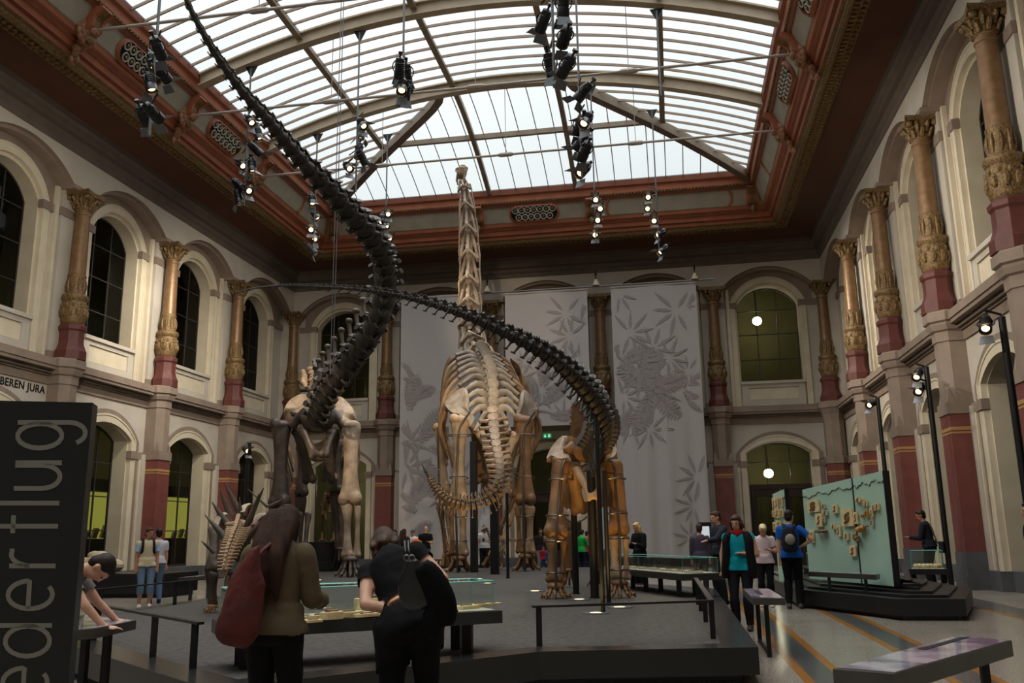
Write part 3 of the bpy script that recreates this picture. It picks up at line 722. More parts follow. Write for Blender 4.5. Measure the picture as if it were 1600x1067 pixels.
def foot(mb, p, fwd, side, r, toes=5, h=.45, spread=1.15, claw=.5):
    """metatarsals in an arc and blunt clawed toes; p = ankle above ground"""
    p = V(p); f = V(fwd).normalized(); s = V(side).normalized(); g = V((0, 0, 1))
    for k in range(toes):
        u = (k / (toes - 1) - .5) * 2; d = (f * math.cos(u * spread) + s * math.sin(u * spread)).normalized()
        a = p + d * r * .55; b = p + d * r * .95 - g * h * .55; c = p + d * r * 1.3 - g * h * .84; e = p + d * r * (1.45 + .35 * claw) - g * h * .97
        lb(mb, a, b, r * .21, 1.35, 1.5, up=s, cond=False); lb(mb, b - g * r * .04, c, r * .23, 1.25, 1.25, up=s, cond=False)
        mb.tube([c, c.lerp(e, .5) + g * .05, e], [r * .26, r * .2, r * .05], 7)
    mb.ell(p + f * r * .15, (r * .9, r * .8, r * .42), 10, 6); mb.tube([p - f * r * .2, p - f * r * .55 - g * h * .5], [r * .3, r * .2], 7)
def plate_bone(mb, poly, th, n=1):
    """rounded plate through the outline points (fan from centre), thickness th"""
    P = [V(p) for p in poly]; c = sum(P, V()) / len(P); nrm = (P[0] - c).cross(P[len(P) // 3] - c).normalized() * th
    ring = cr(P + [P[0]], len(P) * 4)[:-1]; m_ = len(ring); R1 = [c + (q - c) * .86 for q in ring]
    vs = ring + [q + nrm for q in R1] + [q - nrm for q in R1] + [c + nrm * .5, c - nrm * .5]
    fs = []
    for k in range(m_):
        k2 = (k + 1) % m_
        fs += [(k, k2, m_ + k2, m_ + k), (k2, k, 2 * m_ + k, 2 * m_ + k2), (m_ + k, m_ + k2, 3 * m_), (2 * m_ + k2, 2 * m_ + k, 3 * m_ + 1)]
    mb.add(vs, fs)
VOX = {'femur': .03, 'tibia': .024, 'fibula': .02, 'humerus': .026, 'radius': .025, 'ulna': .025, 'forearm': .022, 'pubis': .03, 'ischium': .03, 'sacrum': .04, 'skull': .025}
def organic(o, vox, it=4):
    m_ = o.modifiers.new('blend', 'REMESH'); m_.mode = 'VOXEL'; m_.voxel_size = vox; m_.use_smooth_shade = True
    m_ = o.modifiers.new('soften', 'SMOOTH'); m_.factor = .5; m_.iterations = it
    return o
def part1(t, name, mt, fn, label=None):
    B = MB(); fn(B); o = B.build(name, mt, t, smooth=60)
    if name in VOX: organic(o, VOX[name])
    if label: o['label'] = label
    return o
def arm_rod(t, pts, rings, r=.03):
    def f(B):
        B.tube(cr(pts, 12), r, 7)
        for c, R_, nrm in rings:
            z = V(nrm).normalized(); x = z.orthogonal().normalized(); y = z.cross(x)
            B.torus(c, R_, .016, 18, 5, Matrix((x, y, z)).transposed())
    part1(t, 'armature', ARMA, f)

# ------------------------------------------------------------------ the giant, tall-necked skeleton in the middle
def giant():
    hl, hr = at_z(714, 897, PZ), at_z(822, 893, PZ); Y = 27.3
    hl = at_y(714, 893, Y - .3); hr = at_y(822, 891, Y + .35); hl.z = hr.z = PZ
    t = thing('sauropod_skeleton', 'towering tan long-necked dinosaur skeleton in the middle of the platform, neck rising to the roof', 'dinosaur skeleton', ((hl.x + hr.x) / 2, Y + 1, PZ))
    fw = V((-.30, .95, 0)).normalized(); sd = V((.95, .30, 0))            # heading away, a little left
    p = lambda x, y, yy: at_y(x, y, yy)
    # hind legs
    for hip, knee, ank, ft, rod in (((p(719, 655, Y)), p(716, 783, Y - .25), p(718, 866, Y - .3), hl, 1), (p(820, 655, Y + .5), p(821, 783, Y + .35), p(822, 863, Y + .3), hr, 1)):
        part1(t, 'femur', BONE if hip.x < -5.6 else BONEB, lambda B: lb(B, hip, knee, .185, 1.95, 1.95, up=(0, 1, 0), flat=.75))
        part1(t, 'tibia', BONE, lambda B: lb(B, knee + V((.14, 0, -.18)), ank + V((.12, 0, 0)), .105, 2.0, 1.9))
        part1(t, 'fibula', BONEB, lambda B: lb(B, knee + V((-.24, 0, -.2)), ank + V((-.2, 0, .02)), .07, 1.8, 2.1))
        part1(t, 'foot', BONEB, lambda B: foot(B, (ank.x, ank.y, ank.z - .12), (fw.x * .3, -.2, 0) if 0 else fw, sd, .27, 5, ank.z - .12 - PZ, 1.5))
        d = V((0, -.22, 0))
        arm_rod(t, [hip + V((.35, -.15, .2)), hip + d + V((.02, 0, -.35)), hip.lerp(knee, .5) + d, knee + d * 1.5, ank + d * 1.3, V((ank.x, ank.y - .25, PZ))], [(hip.lerp(knee, .2), .36, (0, 0, 1)), (hip.lerp(knee, .72), .29, (0, .1, 1)), (knee.lerp(ank, .3), .27, (0, 0, 1)), (knee.lerp(ank, .75), .24, (0, 0, 1))], .035)
    # fore legs, further from the camera
    for sh, el, wr, mn in ((p(690, 668, Y + 3.2), p(694, 788, Y + 3.0), p(703, 862, Y + 2.9), p(704, 884, Y + 2.9)), (p(832, 640, Y + 3.8), p(806, 775, Y + 3.4), p(772, 868, Y + 3.1), p(768, 884, Y + 3.1))):
        part1(t, 'humerus', BONE if sh.x < -5 else BONEB, lambda B: lb(B, sh, el, .16, 2.1, 1.9))
        part1(t, 'radius', BONE, lambda B: lb(B, el + V((.1, -.05, -.15)), wr + V((.08, 0, 0)), .075, 1.8, 1.9))
        part1(t, 'ulna', BONEB, lambda B: lb(B, el + V((-.14, 0, -.1)), wr + V((-.12, 0, 0)), .085, 1.9, 1.6))
        def man(B):
            for k in range(5):
                a = -1.2 + .6 * k; d = fw * math.cos(a) * .2 + sd * math.sin(a) * .2
                lb(B, V((wr.x, wr.y, wr.z - .06)) + d, V((mn.x, mn.y, PZ + .08)) + d * 1.5, .06, 1.4, 1.4, cond=False)
        part1(t, 'forefoot', BONEB, man)
        d = V((-.1, -.2, 0)); arm_rod(t, [sh + d, el + d, wr + d, V((wr.x, wr.y - .2, PZ))], [(sh.lerp(el, .75), .25, (0, 0, 1)), (el.lerp(wr, .5), .22, (0, 0, 1))], .032)
    # pelvis
    for sg, pts in ((-1, [(742, 652), (732, 640), (733, 622), (727, 606), (712, 611), (698, 625), (694, 633), (705, 647), (720, 652), (733, 668)]), (1, [(805, 650), (812, 632), (815, 612), (824, 612), (836, 634), (838, 640), (832, 658), (820, 668), (810, 664)])):
        yy = [Y + .1, Y + .3, Y + .6, Y + .9, Y + 1.2, Y + 1.1, Y + .9, Y + .6, Y + .3, Y]
        part1(t, 'ilium', BONEG, lambda B: plate_bone(B, [p(a, b, c + (.5 if sg > 0 else 0)) for (a, b), c in zip(pts, yy)], .09))
    part1(t, 'pubis', BONEB, lambda B: [lb(B, p(745, 668, Y + .4), p(752, 752, Y + .9), .2, 1.3, 1.5, flat=.45), lb(B, p(790, 672, Y + .6), p(770, 745, Y + 1), .17, 1.3, 1.5, flat=.45)])
    part1(t, 'ischium', BONE, lambda B: [lb(B, p(748, 672, Y), p(776, 728, Y - .3), .13, 1.5, 1.4, flat=.5), lb(B, p(806, 680, Y + .3), p(784, 728, Y), .13, 1.5, 1.4, flat=.5)])
    # backbone from sacrum to neck base, with its side processes and ribs
    sp = [p(771, 650, Y + .1), p(770, 628, Y + .7), p(766, 600, Y + 1.5), p(759, 577, Y + 2.4), p(752, 562, Y + 3.1), p(747, 549, Y + 3.7)]
    sp = [q - V((0, 0, .35)) for q in sp]
    VERTS['gdor'] = vert(.34, .5, .22, 0, 0, 0, knob=.1)
    P = chain(t, lambda u: 'gdor', sp, [(.55, .8), (.6, .95), (.64, .95), (.6, .85)], V((0, 0, 1)), 'dorsal_vertebra', BONEG, 11)
    for i in range(11):
        c = (P[i] + P[i + 1]) / 2 + V((0, 0, .16)); u = i / 10
        for sg in (-1, 1):
            wdt = [.55, .92, 1.0, 1.02, 1.0, .96, .92, .88, .84, .82, .8][i]
            tip = c + sd * sg * wdt + V((0, -.18 + .05 * u, -.42 + .5 * u)); mid = c + sd * sg * wdt * .45 + V((0, 0, .16 + .05 * u))
            part1(t, 'transverse_process', BONEG, lambda B: B.tube(cr([c + V((0, 0, -.1)), mid, tip], 9), [(.05, .09), (.045, .1), (.045, .12), (.045, .13), (.045, .11), (.04, .09), (.04, .07), (.045, .07), (.06, .07)], 7, up=(0, 0, 1)))
            if i > 3:
                R_ = MB(); o = tip + sd * sg * (.5 - .012 * i) + V((0, .1, -.5)); dn = V((tip.x, tip.y, 0)) + sd * sg * (.25 + (.2 if i < 8 else -.1)) + V((0, .25, 3.75 - .28 * max(0, 5 - i) * -1 if i > 5 else 3.9 + .25 * (5 - i)))
                rib(R_, tip + V((0, .1, 0)), o, dn, sd * sg * .5 + fw * .1, .062); R_.build('rib', BONEB if i % 3 else BONE, t, smooth=60)
    # shoulder blades
    for sg, pts in ((-1, [(704, 557), (698, 564), (692, 590), (689, 622), (690, 655), (697, 662), (698, 625), (701, 595), (706, 570)]), (1, [(797, 559), (806, 566), (812, 582), (816, 610), (824, 640), (832, 645), (826, 610), (815, 585), (802, 562)])):
        part1(t, 'scapula', BONEB, lambda B: plate_bone(B, [p(a, b, Y + 3.3 + .05 * k) for k, (a, b) in enumerate(pts)], .08))
    # neck and skull
    nk = [p(749, 552, Y + 3.8), p(737, 530, Y + 4.4), p(734, 492, Y + 4.7), p(733, 450, Y + 4.8), p(733, 400, Y + 4.9), p(731, 350, Y + 5.0), p(727, 305, Y + 5.1), p(723, 282, Y + 5.2)]
    chain(t, lambda u: 'neck', nk, [(1.0, .9), (.98, .9), (.92, .8), (.86, .8), (.76, .7), (.62, .6), (.5, .5)], V((0, -1, .1)), 'neck_vertebra', BONEL, 9, 1.0)
    part1(t, 'neck_rib', BONE, lambda B: [B.tube(cr([p(719 + .3 * k, y0, Y + 4.6), p(718, (y0 + y1) / 2, Y + 4.5), p(717, y1, Y + 4.5)], 6), .028, 6) for k, (y0, y1) in enumerate(((310, 400), (400, 470), (470, 545)))])
    def skull(B):
        c = p(722, 270, Y + 5.3)
        B.tube([c + V((.02, .1, .28)), c + V((0, .05, .2)), c + V((-.02, .1, .02)), c + V((-.05, .25, -.15))], [(.1, .1), (.2, .2), (.19, .22), (.12, .14)], 10)
        for q, r_ in (((-.16, -.04, .12), .1), ((.15, -.04, .14), .09)): B.torus(c + V(q), r_, .035, 12, 6, Matrix.Rotation(PI / 2, 3, 'X'))
        B.tube([c + V((-.2, .1, .12)), c + V((-.25, .15, -.25)), c + V((-.2, .12, -.48))], [.05, .06, .03], 7); B.tube([c + V((.12, 0, .1)), c + V((.08, 0, -.35))], [.07, .05], 7); B.ell(c + V((0, .1, .3)), (.16, .14, .09), 8, 5)
    part1(t, 'skull', BONEL, skull)
    # tail: down from the hips, then curling to the left and up
    tl = [p(772, 655, Y - .2), p(774, 690, Y - 1.3), p(779, 722, Y - 2.5), p(783, 750, Y - 3.3), p(776, 774, Y - 3.8), p(752, 788, Y - 3.9), p(722, 791, Y - 4.0), p(697, 780, Y - 3.9), p(679, 760, Y - 3.7), p(668, 741, Y - 3.5), p(660, 726, Y - 3.3)]
    VERTS['gt'] = vert(.3, .6, .2, .55, .12, .5, knob=.12)
    up = lambda u: V((0, -.55 + .9 * u, .8)).normalized() if u < .5 else V((0, -.1, 1))
    chain(t, lambda u: 'gt' if u < .5 else 'mid' if u < .78 else 'whip', tl, [(.54, .56), (.48, .52), (.42, .47), (.38, .44), (.36, .4), (.35, .36), (.32, .34), (.25, .26), (.19, .19), (.13, .13), (.06, .06)], up, 'tail_vertebra', {'gt': BONEL, 'mid': BONE, 'whip': BONED}, 40, .74, flip=True, warp=1.25)
    return t
giant()

# ------------------------------------------------------------------ the dark skeleton on the left, its tail passing overhead
def left_dino():
    Y = 24.8; p = lambda x, y, yy=Y: at_y(x, y, yy)
    t = thing('sauropod_skeleton', 'dark brown long-tailed dinosaur skeleton at left, its tail arching over the hall towards the roof', 'dinosaur skeleton', (-9.9, 25.5, PZ))
    fw = V((-.12, .99, 0)); sd = V((.99, .12, 0))
    for hip, knee, ank in ((p(440, 662), p(437, 788, Y - .2), p(466, 868, Y - .1)), (p(549, 662), p(547, 783, Y - .2), p(548, 868, Y - .3))):
        L_ = hip.x < -9.5
        part1(t, 'femur', BONED if L_ else BONEL, lambda B: lb(B, hip, knee, .215, 1.7, 1.75, up=(0, 1, 0), flat=.7), None if L_ else 'femur coloured pale as if lit')  # paler bone on the right leg stands in for light falling there
        if L_: knee = p(470, 795, Y + .2)
        part1(t, 'tibia', BONED if L_ else BONEL, lambda B: lb(B, knee + V((-.08, 0, -.13)), ank + V((-.1, 0, 0)), .105, 2.0, 1.9))
        part1(t, 'fibula', BONED if L_ else BONEL, lambda B: lb(B, knee + V((.24, 0, -.16)), ank + V((.18, 0, 0)), .07, 1.8, 2.0))
        part1(t, 'foot', BONED, lambda B: foot(B, (ank.x, ank.y, ank.z - .1), fw * -.4 + V((.3, -.6, 0)), sd, .27, 5, ank.z - .1 - PZ, 1.3))
        part1(t, 'armature', BLACK, lambda B: B.box((ank.x, ank.y, PZ + .3), (.16, .16, .6)))
    for pts in ([(489, 656), (464, 662), (447, 654), (443, 642), (450, 629), (468, 618), (484, 619), (492, 634)], [(508, 656), (528, 662), (548, 662), (557, 652), (554, 641), (545, 630), (532, 621), (518, 628)]):
        part1(t, 'ilium', BONEL if pts[0][0] > 500 else BONE, lambda B: plate_bone(B, [p(a, b, Y + .3 - .1 * k + (.2 * k if k > 3 else 0)) for k, (a, b) in enumerate(pts)], .12))
    part1(t, 'sacrum', BONED, lambda B: [B.ell(p(497, 655, Y - .1 + .25 * k), (.55, .3, .42), 10, 7) for k in range(4)] + [B.tube(cr([p(497, 640, Y + .2), p(497 + s * 20, 640, Y), p(497 + s * 42, 668, Y)], 8), [.14, .13, .12, .11, .11, .12, .14, .17], 8) for s in (-1, 1)])
    part1(t, 'pubis', BONED, lambda B: [lb(B, p(468, 675, Y + .2), p(484, 752, Y + .8), .17, 1.5, 1.5, flat=.5), lb(B, p(522, 675, Y + .2), p(512, 750, Y + .8), .17, 1.5, 1.5, flat=.5)])
    part1(t, 'ischium', BONED, lambda B: [lb(B, p(474, 672, Y - .1), p(491, 712, Y - .7), .12, 1.5, 1.5), lb(B, p(520, 672, Y - .1), p(506, 712, Y - .7), .12, 1.5, 1.5)])
    part1(t, 'coracoid', BONE, lambda B: plate_bone(B, [p(476, 694, Y + 4), p(500, 690, Y + 4), p(522, 672, Y + 4), p(530, 690, Y + 4), p(520, 712, Y + 4), p(500, 722, Y + 4), p(482, 716, Y + 4)], .1))
    # fore legs
    for sh, el, wr in ((p(474, 700, Y + 4), p(471, 772, Y + 3.7), p(464, 855, Y + 3.8)), (p(526, 690, Y + 4), p(525, 768, Y + 3.7), p(531, 855, Y + 3.8))):
        part1(t, 'humerus', BONED, lambda B: lb(B, sh, el, .17, 1.6, 1.6))
        part1(t, 'forearm', BONED, lambda B: [lb(B, el + V((.1, 0, -.1)), wr + V((.07, 0, 0)), .08, 1.5, 1.5), lb(B, el + V((-.1, 0, -.1)), wr + V((-.07, 0, 0)), .08, 1.5, 1.5)])
        part1(t, 'forefoot', BONED, lambda B: foot(B, (wr.x, wr.y, wr.z - .05), fw, sd, .2, 5, wr.z - .05 - PZ, 1.2))
    # back and ribs
    sp = [p(497, 655, Y + .3), p(496, 648, Y + 1.4), p(495, 640, Y + 2.6), p(493, 640, Y + 3.8), p(492, 625, Y + 5.0), p(490, 600, Y + 6.0), p(487, 582, Y + 6.6)]
    P = chain(t, lambda u: 'proxk', sp, [(.9, .8), (.9, .75), (.85, .7), (.7, .6), (.6, .5), (.5, .45), (.42, .4)], V((0, 0, 1)), 'dorsal_vertebra', BONED, 14)
    for i in range(9):
        c = (P[i] + P[i + 1]) / 2
        for sg in (-1, 1):
            R_ = MB(); rib(R_, c + V((sg * .3, 0, .15)), c + V((sg * 1.0, .1, -.15)), c + V((sg * (1.0 - .02 * i), .3, -2.45 + .1 * abs(i - 4))), V((sg * .45, .1, 0)), .06); R_.build('rib', BONED if i % 2 else BONE, t, smooth=60)
    part1(t, 'neck_vertebra', BONE, lambda B: [B.ell(p(486 + 2 * k % 5, 577 + 6 * k, Y + 6.2 - .25 * k), (.2 - .012 * k, .14, .12), 8, 6) for k in range(6)] + [B.tube([p(482 + 9 * s, 580 + 4 * k, Y + 6.2 - .3 * k), p(485 + 6 * s, 590 + 4 * k, Y + 6.0 - .3 * k)], [.1, .07], 7) for k in range(5) for s in (-1, 1)])
    # the long tail
    tl = [(497, 652, Y - .2), (507, 622, Y - 1.3), (526, 592, Y - 2.6), (556, 556, Y - 4.2), (585, 512, Y - 6.0), (601, 462, Y - 7.8), (601, 418, Y - 9.2), (586, 380, Y - 10.3), (556, 345, Y - 11.3), (520, 304, Y - 12.4), (480, 262, Y - 13.5), (446, 222, Y - 14.4), (415, 184, Y - 15.2), (382, 148, Y - 15.9), (350, 105, Y - 16.6), (320, 58, Y - 17.2), (294, 8, Y - 17.8), (276, -40, Y - 18.3)]
    tl = [at_y(*q) for q in tl]
    sz = [(.72, .8), (.68, .74), (.62, .66), (.58, .6), (.54, .54), (.50, .48), (.46, .43), (.42, .39), (.40, .34), (.33, .28), (.26, .23), (.20, .19), (.155, .15), (.12, .12), (.09, .1), (.07, .07), (.055, .055), (.05, .05)]
    P = chain(t, lambda u: 'dip' if u < .55 else 'dipm', tl, sz, lambda u: V((.5 * min(1, u * 2.5) - .15, -.2, 1)), 'tail_vertebra', BONEK, 44, 1.0, flip=True, warp=1.05)
    for i in range(1, 11):
        c = (P[i] + P[i + 1]) / 2; h = .95 - .04 * i
        part1(t, 'tail_spine', BONED, lambda B: [B.tube([c + V((-.08, 0, .2)), c + V((-.2, .05, .2 + h * .6)), c + V((-.24, .05, .2 + h))], [.09, .05, .06], 7), B.ell(c + V((-.24, .05, .22 + h)), (.1, .1, .08), 8, 5)])
    return t
left_dino()

# ------------------------------------------------------------------ the smaller skeleton on the right with the whip tail
def right_dino():
    Y = 16.2; p = lambda x, y, yy=Y: at_y(x, y, yy)
    t = thing('sauropod_skeleton', 'brown tall-spined dinosaur skeleton at right, thin dark tail sweeping left through the air', 'dinosaur skeleton', (-1.4, 16.5, PZ))
    fw = V((-.2, .98, 0)); sd = V((.98, .2, 0))
    for hip, knee, ank, ft in ((p(880, 722), p(868, 834, Y - .35), p(868, 910, Y - .45), 0), (p(956, 722), p(965, 830, Y - .2), p(968, 905, Y - .25), 1)):
        part1(t, 'femur', BONEB, lambda B: lb(B, hip, knee, .12, 1.85, 2.0, bend=(-.06 if not ft else .08, 0, 0), up=(0, 1, 0), flat=.75))
        part1(t, 'tibia', BONEB if not ft else BONEL, lambda B: lb(B, knee + V((-.08, 0, -.08)), ank + V((-.06, 0, .04)), .07, 2.0, 1.9))
        part1(t, 'fibula', BONEB if not ft else BONEL, lambda B: lb(B, knee + V((.14, 0, -.1)), ank + V((.12, 0, .02)), .046, 1.8, 2.1))
        part1(t, 'foot', BONEB, lambda B: foot(B, (ank.x, ank.y, ank.z - .06), fw * -.2 + V((0, -.9, 0)), sd, .17, 5, ank.z - .06 - PZ, 1.3))
        d = V((.03, -.16, 0)); arm_rod(t, [hip + V((.3 if not ft else -.3, -.1, -.1)), hip + d + V((0, 0, .0)), hip.lerp(knee, .5) + d, knee + d * 1.4, ank + d, V((ank.x, ank.y - .14, PZ))], [(hip.lerp(knee, .25), .22, (0, 0, 1)), (hip.lerp(knee, .75), .2, (0, 0, 1)), (knee.lerp(ank, .15), .2, (0, 0, 1)), (knee.lerp(ank, .8), .17, (0, 0, 1))], .022)
    for pts in ([(892, 720), (876, 722), (862, 716), (854, 722), (860, 706), (872, 690), (883, 681), (889, 688), (892, 704)], [(945, 722), (955, 722), (963, 714), (964, 704), (958, 690), (950, 682), (944, 694), (942, 708)]):
        part1(t, 'ilium', BONEL, lambda B: plate_bone(B, [p(a, b, Y + (-.15 + .08 * k if k < 6 else .2)) for k, (a, b) in enumerate(pts)], .07))
    part1(t, 'sacrum', BONEB, lambda B: [B.ell(p(920, 705 - 2 * k, Y - .1 + .2 * k), (.3, .2, .22), 10, 7) for k in range(4)] + [B.tube(cr([p(918, 692, Y + .1 * k), p(918 + s * 18, 690 + 4 * k, Y + .1 * k), p(918 + s * 34, 706, Y)], 7), [.08, .07, .06, .06, .07, .08, .1], 7) for s in (-1, 1) for k in (0, 3)])
    # tall spines of the back, a row of blades
    sp = [p(924, 698, Y - .1), p(915, 695, Y + .4), p(909, 694, Y + 1.0), p(905, 698, Y + 1.7), p(902, 708, Y + 2.4), p(900, 724, Y + 3.2), p(900, 746, Y + 4.0)]
    P = chain(t, lambda u: 'tall', sp, [(.42, .36), (.42, .36), (.42, .34), (.38, .3), (.34, .26), (.3, .22), (.26, .2)], V((0, 0, 1)), 'dorsal_vertebra', BONEB, 13)
    for i in range(1, 10):
        c = (P[i] + P[i + 1]) / 2
        for sg in (-1, 1):
            R_ = MB(); rib(R_, c + V((sg * .12, 0, .1)), c + V((sg * .46, .05, -.1)), c + V((sg * .42, .15, -1.15)), V((sg * .22, 0, 0)), .032); R_.build('rib', BONEB, t, smooth=60)
    part1(t, 'pubis', BONEB, lambda B: [lb(B, p(893, 728), p(905, 800, Y + .4), .12, 1.5, 1.5, flat=.5), lb(B, p(942, 728), p(925, 796, Y + .4), .1, 1.5, 1.5, flat=.5)])
    part1(t, 'ischium', BONE, lambda B: [lb(B, p(897, 725), p(926, 778, Y - .45), .08, 1.5, 1.5), lb(B, p(940, 725), p(930, 778, Y - .45), .08, 1.5, 1.5)])
    part1(t, 'sternal_plate', BONEL, lambda B: plate_bone(B, [p(879, 805, Y + 2.2), p(884, 812, Y + 2.2), p(897, 818, Y + 2.2), p(914, 812, Y + 2.2), p(918, 806, Y + 2.2), p(912, 800, Y + 2.3), p(896, 806, Y + 2.3), p(884, 790, Y + 2.3)], .05))
    for sh, el, wr in ((p(886, 755, Y + 2.8), p(884, 826, Y + 2.7), p(890, 888, Y + 2.8)), (p(930, 755, Y + 2.8), p(929, 826, Y + 2.7), p(931, 888, Y + 2.8))):
        part1(t, 'humerus', BONEB, lambda B: lb(B, sh, el, .1, 1.6, 1.6))
        part1(t, 'forearm', BONEB, lambda B: [lb(B, el + V((.06, 0, -.08)), wr + V((.05, 0, 0)), .05, 1.5, 1.5), lb(B, el + V((-.07, 0, -.08)), wr + V((-.05, 0, 0)), .05, 1.5, 1.5)])
        part1(t, 'forefoot', BONEB, lambda B: foot(B, (wr.x, wr.y, wr.z - .03), fw, sd, .12, 5, wr.z - .03 - PZ, 1.2))
        part1(t, 'scapula', BONEB, lambda B: plate_bone(B, [sh + V(q) for q in ((0, -.1, .0), (.06, -.15, .3), (.05, -.3, .7), (-.03, -.2, .75), (-.1, 0, .3), (-.08, .1, 0))], .04))
    # neck reaching away to the far side, low
    nk = [p(904, 745, Y + 4.0), p(898, 765, Y + 5.2), p(893, 778, Y + 6.4), p(889, 790, Y + 7.4)]
    chain(t, lambda u: 'neck', nk, [(.3, .3), (.26, .26), (.22, .22)], V((0, 0, 1)), 'neck_vertebra', BONEB, 9)
    part1(t, 'skull', BONEB, lambda B: B.tube([nk[-1] - V((0, .1, -.05)), nk[-1] + V((0, .1, .02)), nk[-1] + V((-.02, .35, -.1)), nk[-1] + V((-.03, .5, -.2))], [.08, .14, .1, .05], 9))
    tl = [(925, 706, Y - .2), (936, 688, Y - .9), (940, 662, Y - 1.7), (931, 632, Y - 2.4), (906, 600, Y - 3.0), (872, 568, Y - 3.5), (830, 541, Y - 3.9), (782, 517, Y - 4.2), (730, 494, Y - 4.5), (675, 475, Y - 4.7), (620, 461, Y - 4.9), (560, 452, Y - 5.1), (500, 448, Y - 5.2), (445, 446, Y - 5.3), (400, 450, Y - 5.3), (362, 459, Y - 5.3)]
    tl = [at_y(*q) for q in tl]
    sz = [(.5, .6), (.46, .56), (.42, .5), (.37, .42), (.32, .35), (.28, .29), (.25, .25), (.21, .21), (.18, .18), (.145, .145), (.11, .11), (.08, .08), (.06, .06), (.045, .045), (.035, .035), (.025, .025)]
    chain(t, lambda u: 'chain' if u < .70 else 'dist' if u < .85 else 'whip', tl, sz, V((0.2, -.25, 1)), 'tail_vertebra', BONEK, 56, .98, flip=True, warp=1.1)  # near-black colour paints in the lack of light on this tail
    return t
right_dino()

# ------------------------------------------------------------------ the spiked skeleton at the platform's left edge
def spiked():
    Y = 13.0; p = lambda x, y, yy=Y: at_y(x, y, yy)
    t = thing('stegosaur_skeleton', 'small brown spiky dinosaur skeleton at the left of the platform behind the long-haired visitor', 'dinosaur skeleton', (-5.9, 13.4, PZ))
    for k, (x0, y0, x1, y1, r, dy) in enumerate(((343, 765, 360, 806, .05, .5), (350, 753, 374, 800, .05, .8), (331, 784, 358, 824, .055, .2), (320, 804, 357, 846, .055, -.3), (374, 777, 379, 836, .055, .1), (412, 762, 384, 822, .055, .3), (405, 771, 383, 832, .055, 0), (421, 803, 362, 868, .07, -.5), (314, 845, 336, 863, .035, -.3), (386, 763, 418, 792, .02, 1.0), (448, 778, 420, 792, .03, .8))):
        part1(t, 'spike', BONED, lambda B: B.tube([p(x1, y1, Y + dy), p((x0 + x1) / 2, (y0 + y1) / 2, Y + dy - .04), p(x0, y0, Y + dy - .12)], [r * 1.25, r * .8, r * .12], 8))
    for pts in ([(334, 822), (340, 808), (350, 800), (358, 806), (360, 818), (350, 828)], [(392, 824), (398, 810), (410, 801), (420, 806), (416, 820), (404, 830)], [(376, 800), (381, 790), (390, 786), (392, 796), (386, 806)]):
        part1(t, 'ilium', BONEL, lambda B: plate_bone(B, [p(a, b, Y + .1 * k) for k, (a, b) in enumerate(pts)], .05))
    part1(t, 'sacrum', BONE, lambda B: [B.ell(p(375, 822, Y + .15 * k), (.14, .1, .12), 9, 6) for k in range(7)] + [B.tube([p(375, 818, Y + .15 * k), p(375 + s * 24, 820, Y + .15 * k)], [.045, .06], 6) for k in range(4) for s in (-1, 1)])
    VERTS['ktail'] = vert(.36, .6, .15, .5, .1, .5)
    chain(t, lambda u: 'ktail', [p(374, 826, Y), p(370, 838, Y - .5), p(364, 852, Y - .9), p(356, 872, Y - 1.3), p(350, 893, Y - 1.6)], [(.22, .24), (.19, .2), (.16, .16), (.1, .1)], V((0, -.2, 1)), 'tail_vertebra', BONE, 16, flip=True)
    for sx, nm in ((334, 0), (402, 1)):
        hip, knee, ank = p(sx + 2, 826), p(sx - 2, 890, Y - .25), p(sx - 1, 944, Y - .05)
        part1(t, 'femur', BONED, lambda B: lb(B, hip, knee, .085, 1.5, 1.7))
        part1(t, 'tibia', BONED, lambda B: [lb(B, knee + V((.03, 0, -.05)), ank, .055, 1.8, 1.6), lb(B, knee + V((-.09, 0, -.05)), ank + V((-.06, 0, 0)), .03, 1.5, 1.5)])
        part1(t, 'foot', BONEB, lambda B: foot(B, (ank.x, ank.y, ank.z - .03), (0.1, -1, 0), (1, 0, 0), .1, 3, ank.z - .03 - PZ, .6, .2))
    for i in range(6):
        c = p(375, 826, Y + .5 + .22 * i)
        for sg in (-1, 1):
            R_ = MB(); rib(R_, c + V((sg * .06, 0, .05)), c + V((sg * .3, 0, 0)), c + V((sg * .2, .05, -.62)), V((sg * .14, 0, 0)), .018); R_.build('rib', BONE, t, smooth=60)
    for sg in (-1, 1):
        c = p(375 + sg * 20, 858, Y + 1.9); part1(t, 'foreleg', BONED, lambda B: [lb(B, c, c + V((0, .1, -.42)), .06, 1.5, 1.5), lb(B, c + V((0, .1, -.44)), V((c.x, c.y, PZ + .1)), .04, 1.5, 1.5), foot(B, (c.x, c.y, PZ + .1), (0, 1, 0), (1, 0, 0), .07, 5, .1, 1)])
    return t
spiked()

